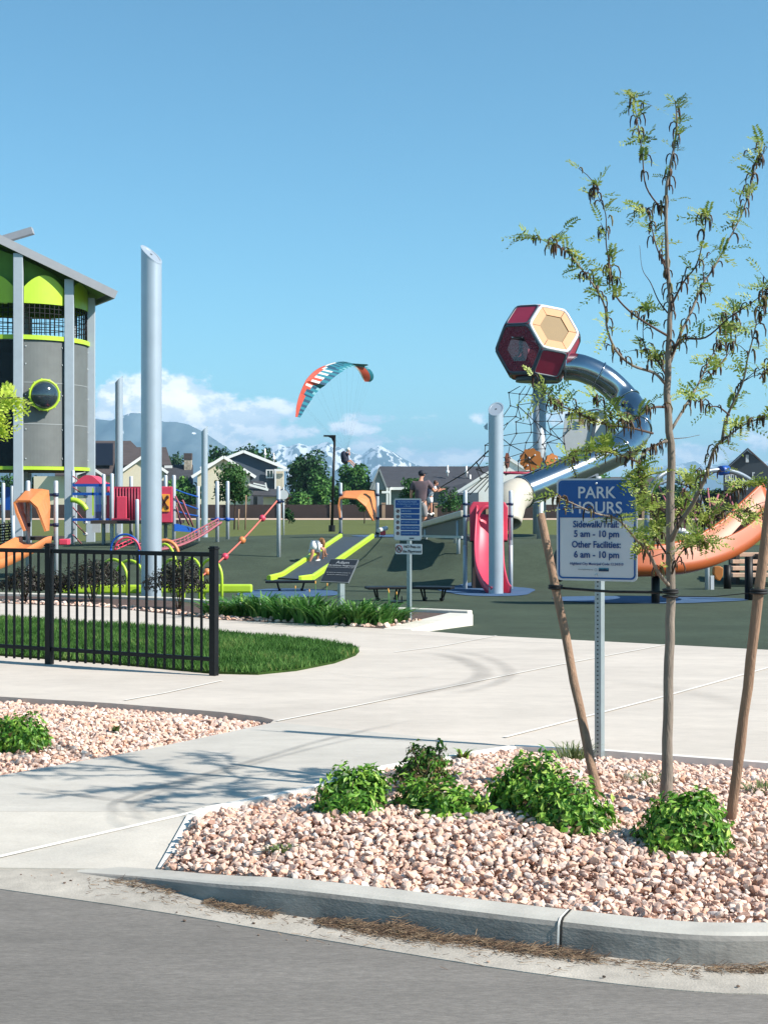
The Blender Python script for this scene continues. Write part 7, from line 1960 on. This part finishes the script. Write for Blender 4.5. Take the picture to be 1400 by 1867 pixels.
tc = N.new('ShaderNodeTexCoord'); sp = N.new('ShaderNodeSeparateXYZ'); L.new(tc.outputs['Generated'], sp.inputs[0])
def M(op, a, b=None, c=None, clamp=False):
    n = N.new('ShaderNodeMath'); n.operation = op; n.use_clamp = clamp
    for i, v in enumerate((a, b, c)):
        if v is None: continue
        if isinstance(v, (int, float)): n.inputs[i].default_value = v
        else: L.new(v, n.inputs[i])
    return n.outputs[0]
yy = M('MAXIMUM', sp.outputs['Y'], .02)
U = M('DIVIDE', sp.outputs['X'], yy); Vv = M('DIVIDE', sp.outputs['Z'], yy)
def nz(scale, ox, oz, detail=9, rough=.6, sxz=1.0):
    cb = N.new('ShaderNodeCombineXYZ'); L.new(M('ADD', U, ox), cb.inputs[0]); L.new(M('MULTIPLY', M('ADD', Vv, oz), sxz), cb.inputs[1])
    t_ = N.new('ShaderNodeTexNoise'); t_.inputs['Scale'].default_value = scale; t_.inputs['Detail'].default_value = detail; t_.inputs['Roughness'].default_value = rough
    L.new(cb.outputs[0], t_.inputs['Vector']); return t_.outputs['Fac']
def uv(px, py): return (px-CX)/F, (HY-py)/F
CL = [(300, 742, 112, 48, 1.0), (225, 724, 56, 34, .9), (345, 762, 95, 34, .85), (445, 758, 80, 28, .75), (515, 748, 50, 24, .55), (410, 812, 75, 22, .6), (470, 790, 120, 26, .42),
      (632, 782, 52, 15, .62), (560, 790, 60, 14, .4), (690, 762, 95, 13, .42), (760, 800, 80, 18, .38), (815, 835, 100, 22, .55), (690, 805, 60, 16, .4), (880, 762, 40, 16, .35), (980, 760, 60, 18, .45), (1240, 832, 75, 24, .55), (1310, 822, 60, 20, .45), (1120, 845, 90, 20, .45), (200, 770, 60, 30, .5), (60, 740, 120, 40, .5), (640, 830, 260, 30, .34), (1500, 800, 150, 40, .6), (-150, 720, 160, 60, .8)]
mask = None
for px, py, rx, ry, k in CL:
    u, v = uv(px, py); a = M('DIVIDE', M('SUBTRACT', U, u), rx/F); b = M('DIVIDE', M('SUBTRACT', Vv, v), ry/F)
    d = M('ADD', M('MULTIPLY', a, a), M('MULTIPLY', b, b)); g = M('MULTIPLY', M('EXPONENT', M('MULTIPLY', d, -.9)), k)
    mask = g if mask is None else M('MAXIMUM', mask, g)
n1 = nz(34, .3, .2, 10, .62, 1.5); n1b = nz(34, .3-.0035, .2-.006, 10, .62, 1.5); n2 = nz(130, 1.3, .7, 6, .6, 1.3)
dens0 = M('ADD', M('MULTIPLY', mask, .95), M('ADD', M('MULTIPLY', M('SUBTRACT', n1, .5), 1.25), M('MULTIPLY', M('SUBTRACT', n2, .5), .28)))
front = M('GREATER_THAN', sp.outputs['Y'], .05)
def smooth(x, lo, hi):
    m = N.new('ShaderNodeMapRange'); m.interpolation_type = 'SMOOTHSTEP'; m.inputs['From Min'].default_value = lo; m.inputs['From Max'].default_value = hi; L.new(x, m.inputs['Value']); return m.outputs['Result']
alpha = M('MULTIPLY', M('MULTIPLY', smooth(dens0, .20, .42), smooth(mask, .06, .22)), front)
shade = smooth(M('SUBTRACT', n1, n1b), -.06, .07)
thick = smooth(dens0, .45, 1.0)
lit = M('MULTIPLY_ADD', shade, .55, M('MULTIPLY', thick, .45))
cc = N.new('ShaderNodeMix'); cc.data_type = 'RGBA'; L.new(lit, cc.inputs[0])
CLOUD_LO, CLOUD_HI = (6.6, 7.6, 8.6, 1), (14.5, 13.4, 12.6, 1)
cc.inputs[6].default_value = CLOUD_LO; cc.inputs[7].default_value = CLOUD_HI
sm = N.new('ShaderNodeMix'); sm.data_type = 'RGBA'; sm.blend_type = 'MULTIPLY'; sm.inputs[0].default_value = 1; L.new(sky.outputs[0], sm.inputs[6]); sm.inputs[7].default_value = (.61, 1.03, 1.03, 1)
mix = N.new('ShaderNodeMix'); mix.data_type = 'RGBA'; L.new(M('MULTIPLY', alpha, .92), mix.inputs[0]); L.new(sm.outputs[2], mix.inputs[6]); L.new(cc.outputs[2], mix.inputs[7])
L.new(mix.outputs[2], bg.inputs['Color'])
# haze
hz = MB(); hz.box((0, 7500, 314), (24000, 19000, 632)); 
hm = bpy.data.materials.new('haze_air'); hm.use_nodes = True; hn = hm.node_tree; hn.nodes.remove(hn.nodes['Principled BSDF'])
pv = hn.nodes.new('ShaderNodeVolumePrincipled'); pv.inputs['Color'].default_value = (.46, .74, 1.0, 1); pv.inputs['Density'].default_value = 1.15e-4; pv.inputs['Anisotropy'].default_value = .1
hn.links.new(pv.outputs[0], hn.nodes['Material Output'].inputs['Volume'])
ho = hz.build('haze', hm, origin=(0, 0, 0)); ho['kind'] = 'stuff'; ho.display_type = 'WIRE'
vs_ = scene.view_settings; vs_.view_transform = 'Standard'; vs_.look = 'None'; vs_.exposure = .93; vs_.gamma = 1; vs_.use_curve_mapping = False
cy = scene.cycles; cy.max_bounces = 8; cy.transparent_max_bounces = 16; cy.volume_bounces = 0; cy.use_denoising = True
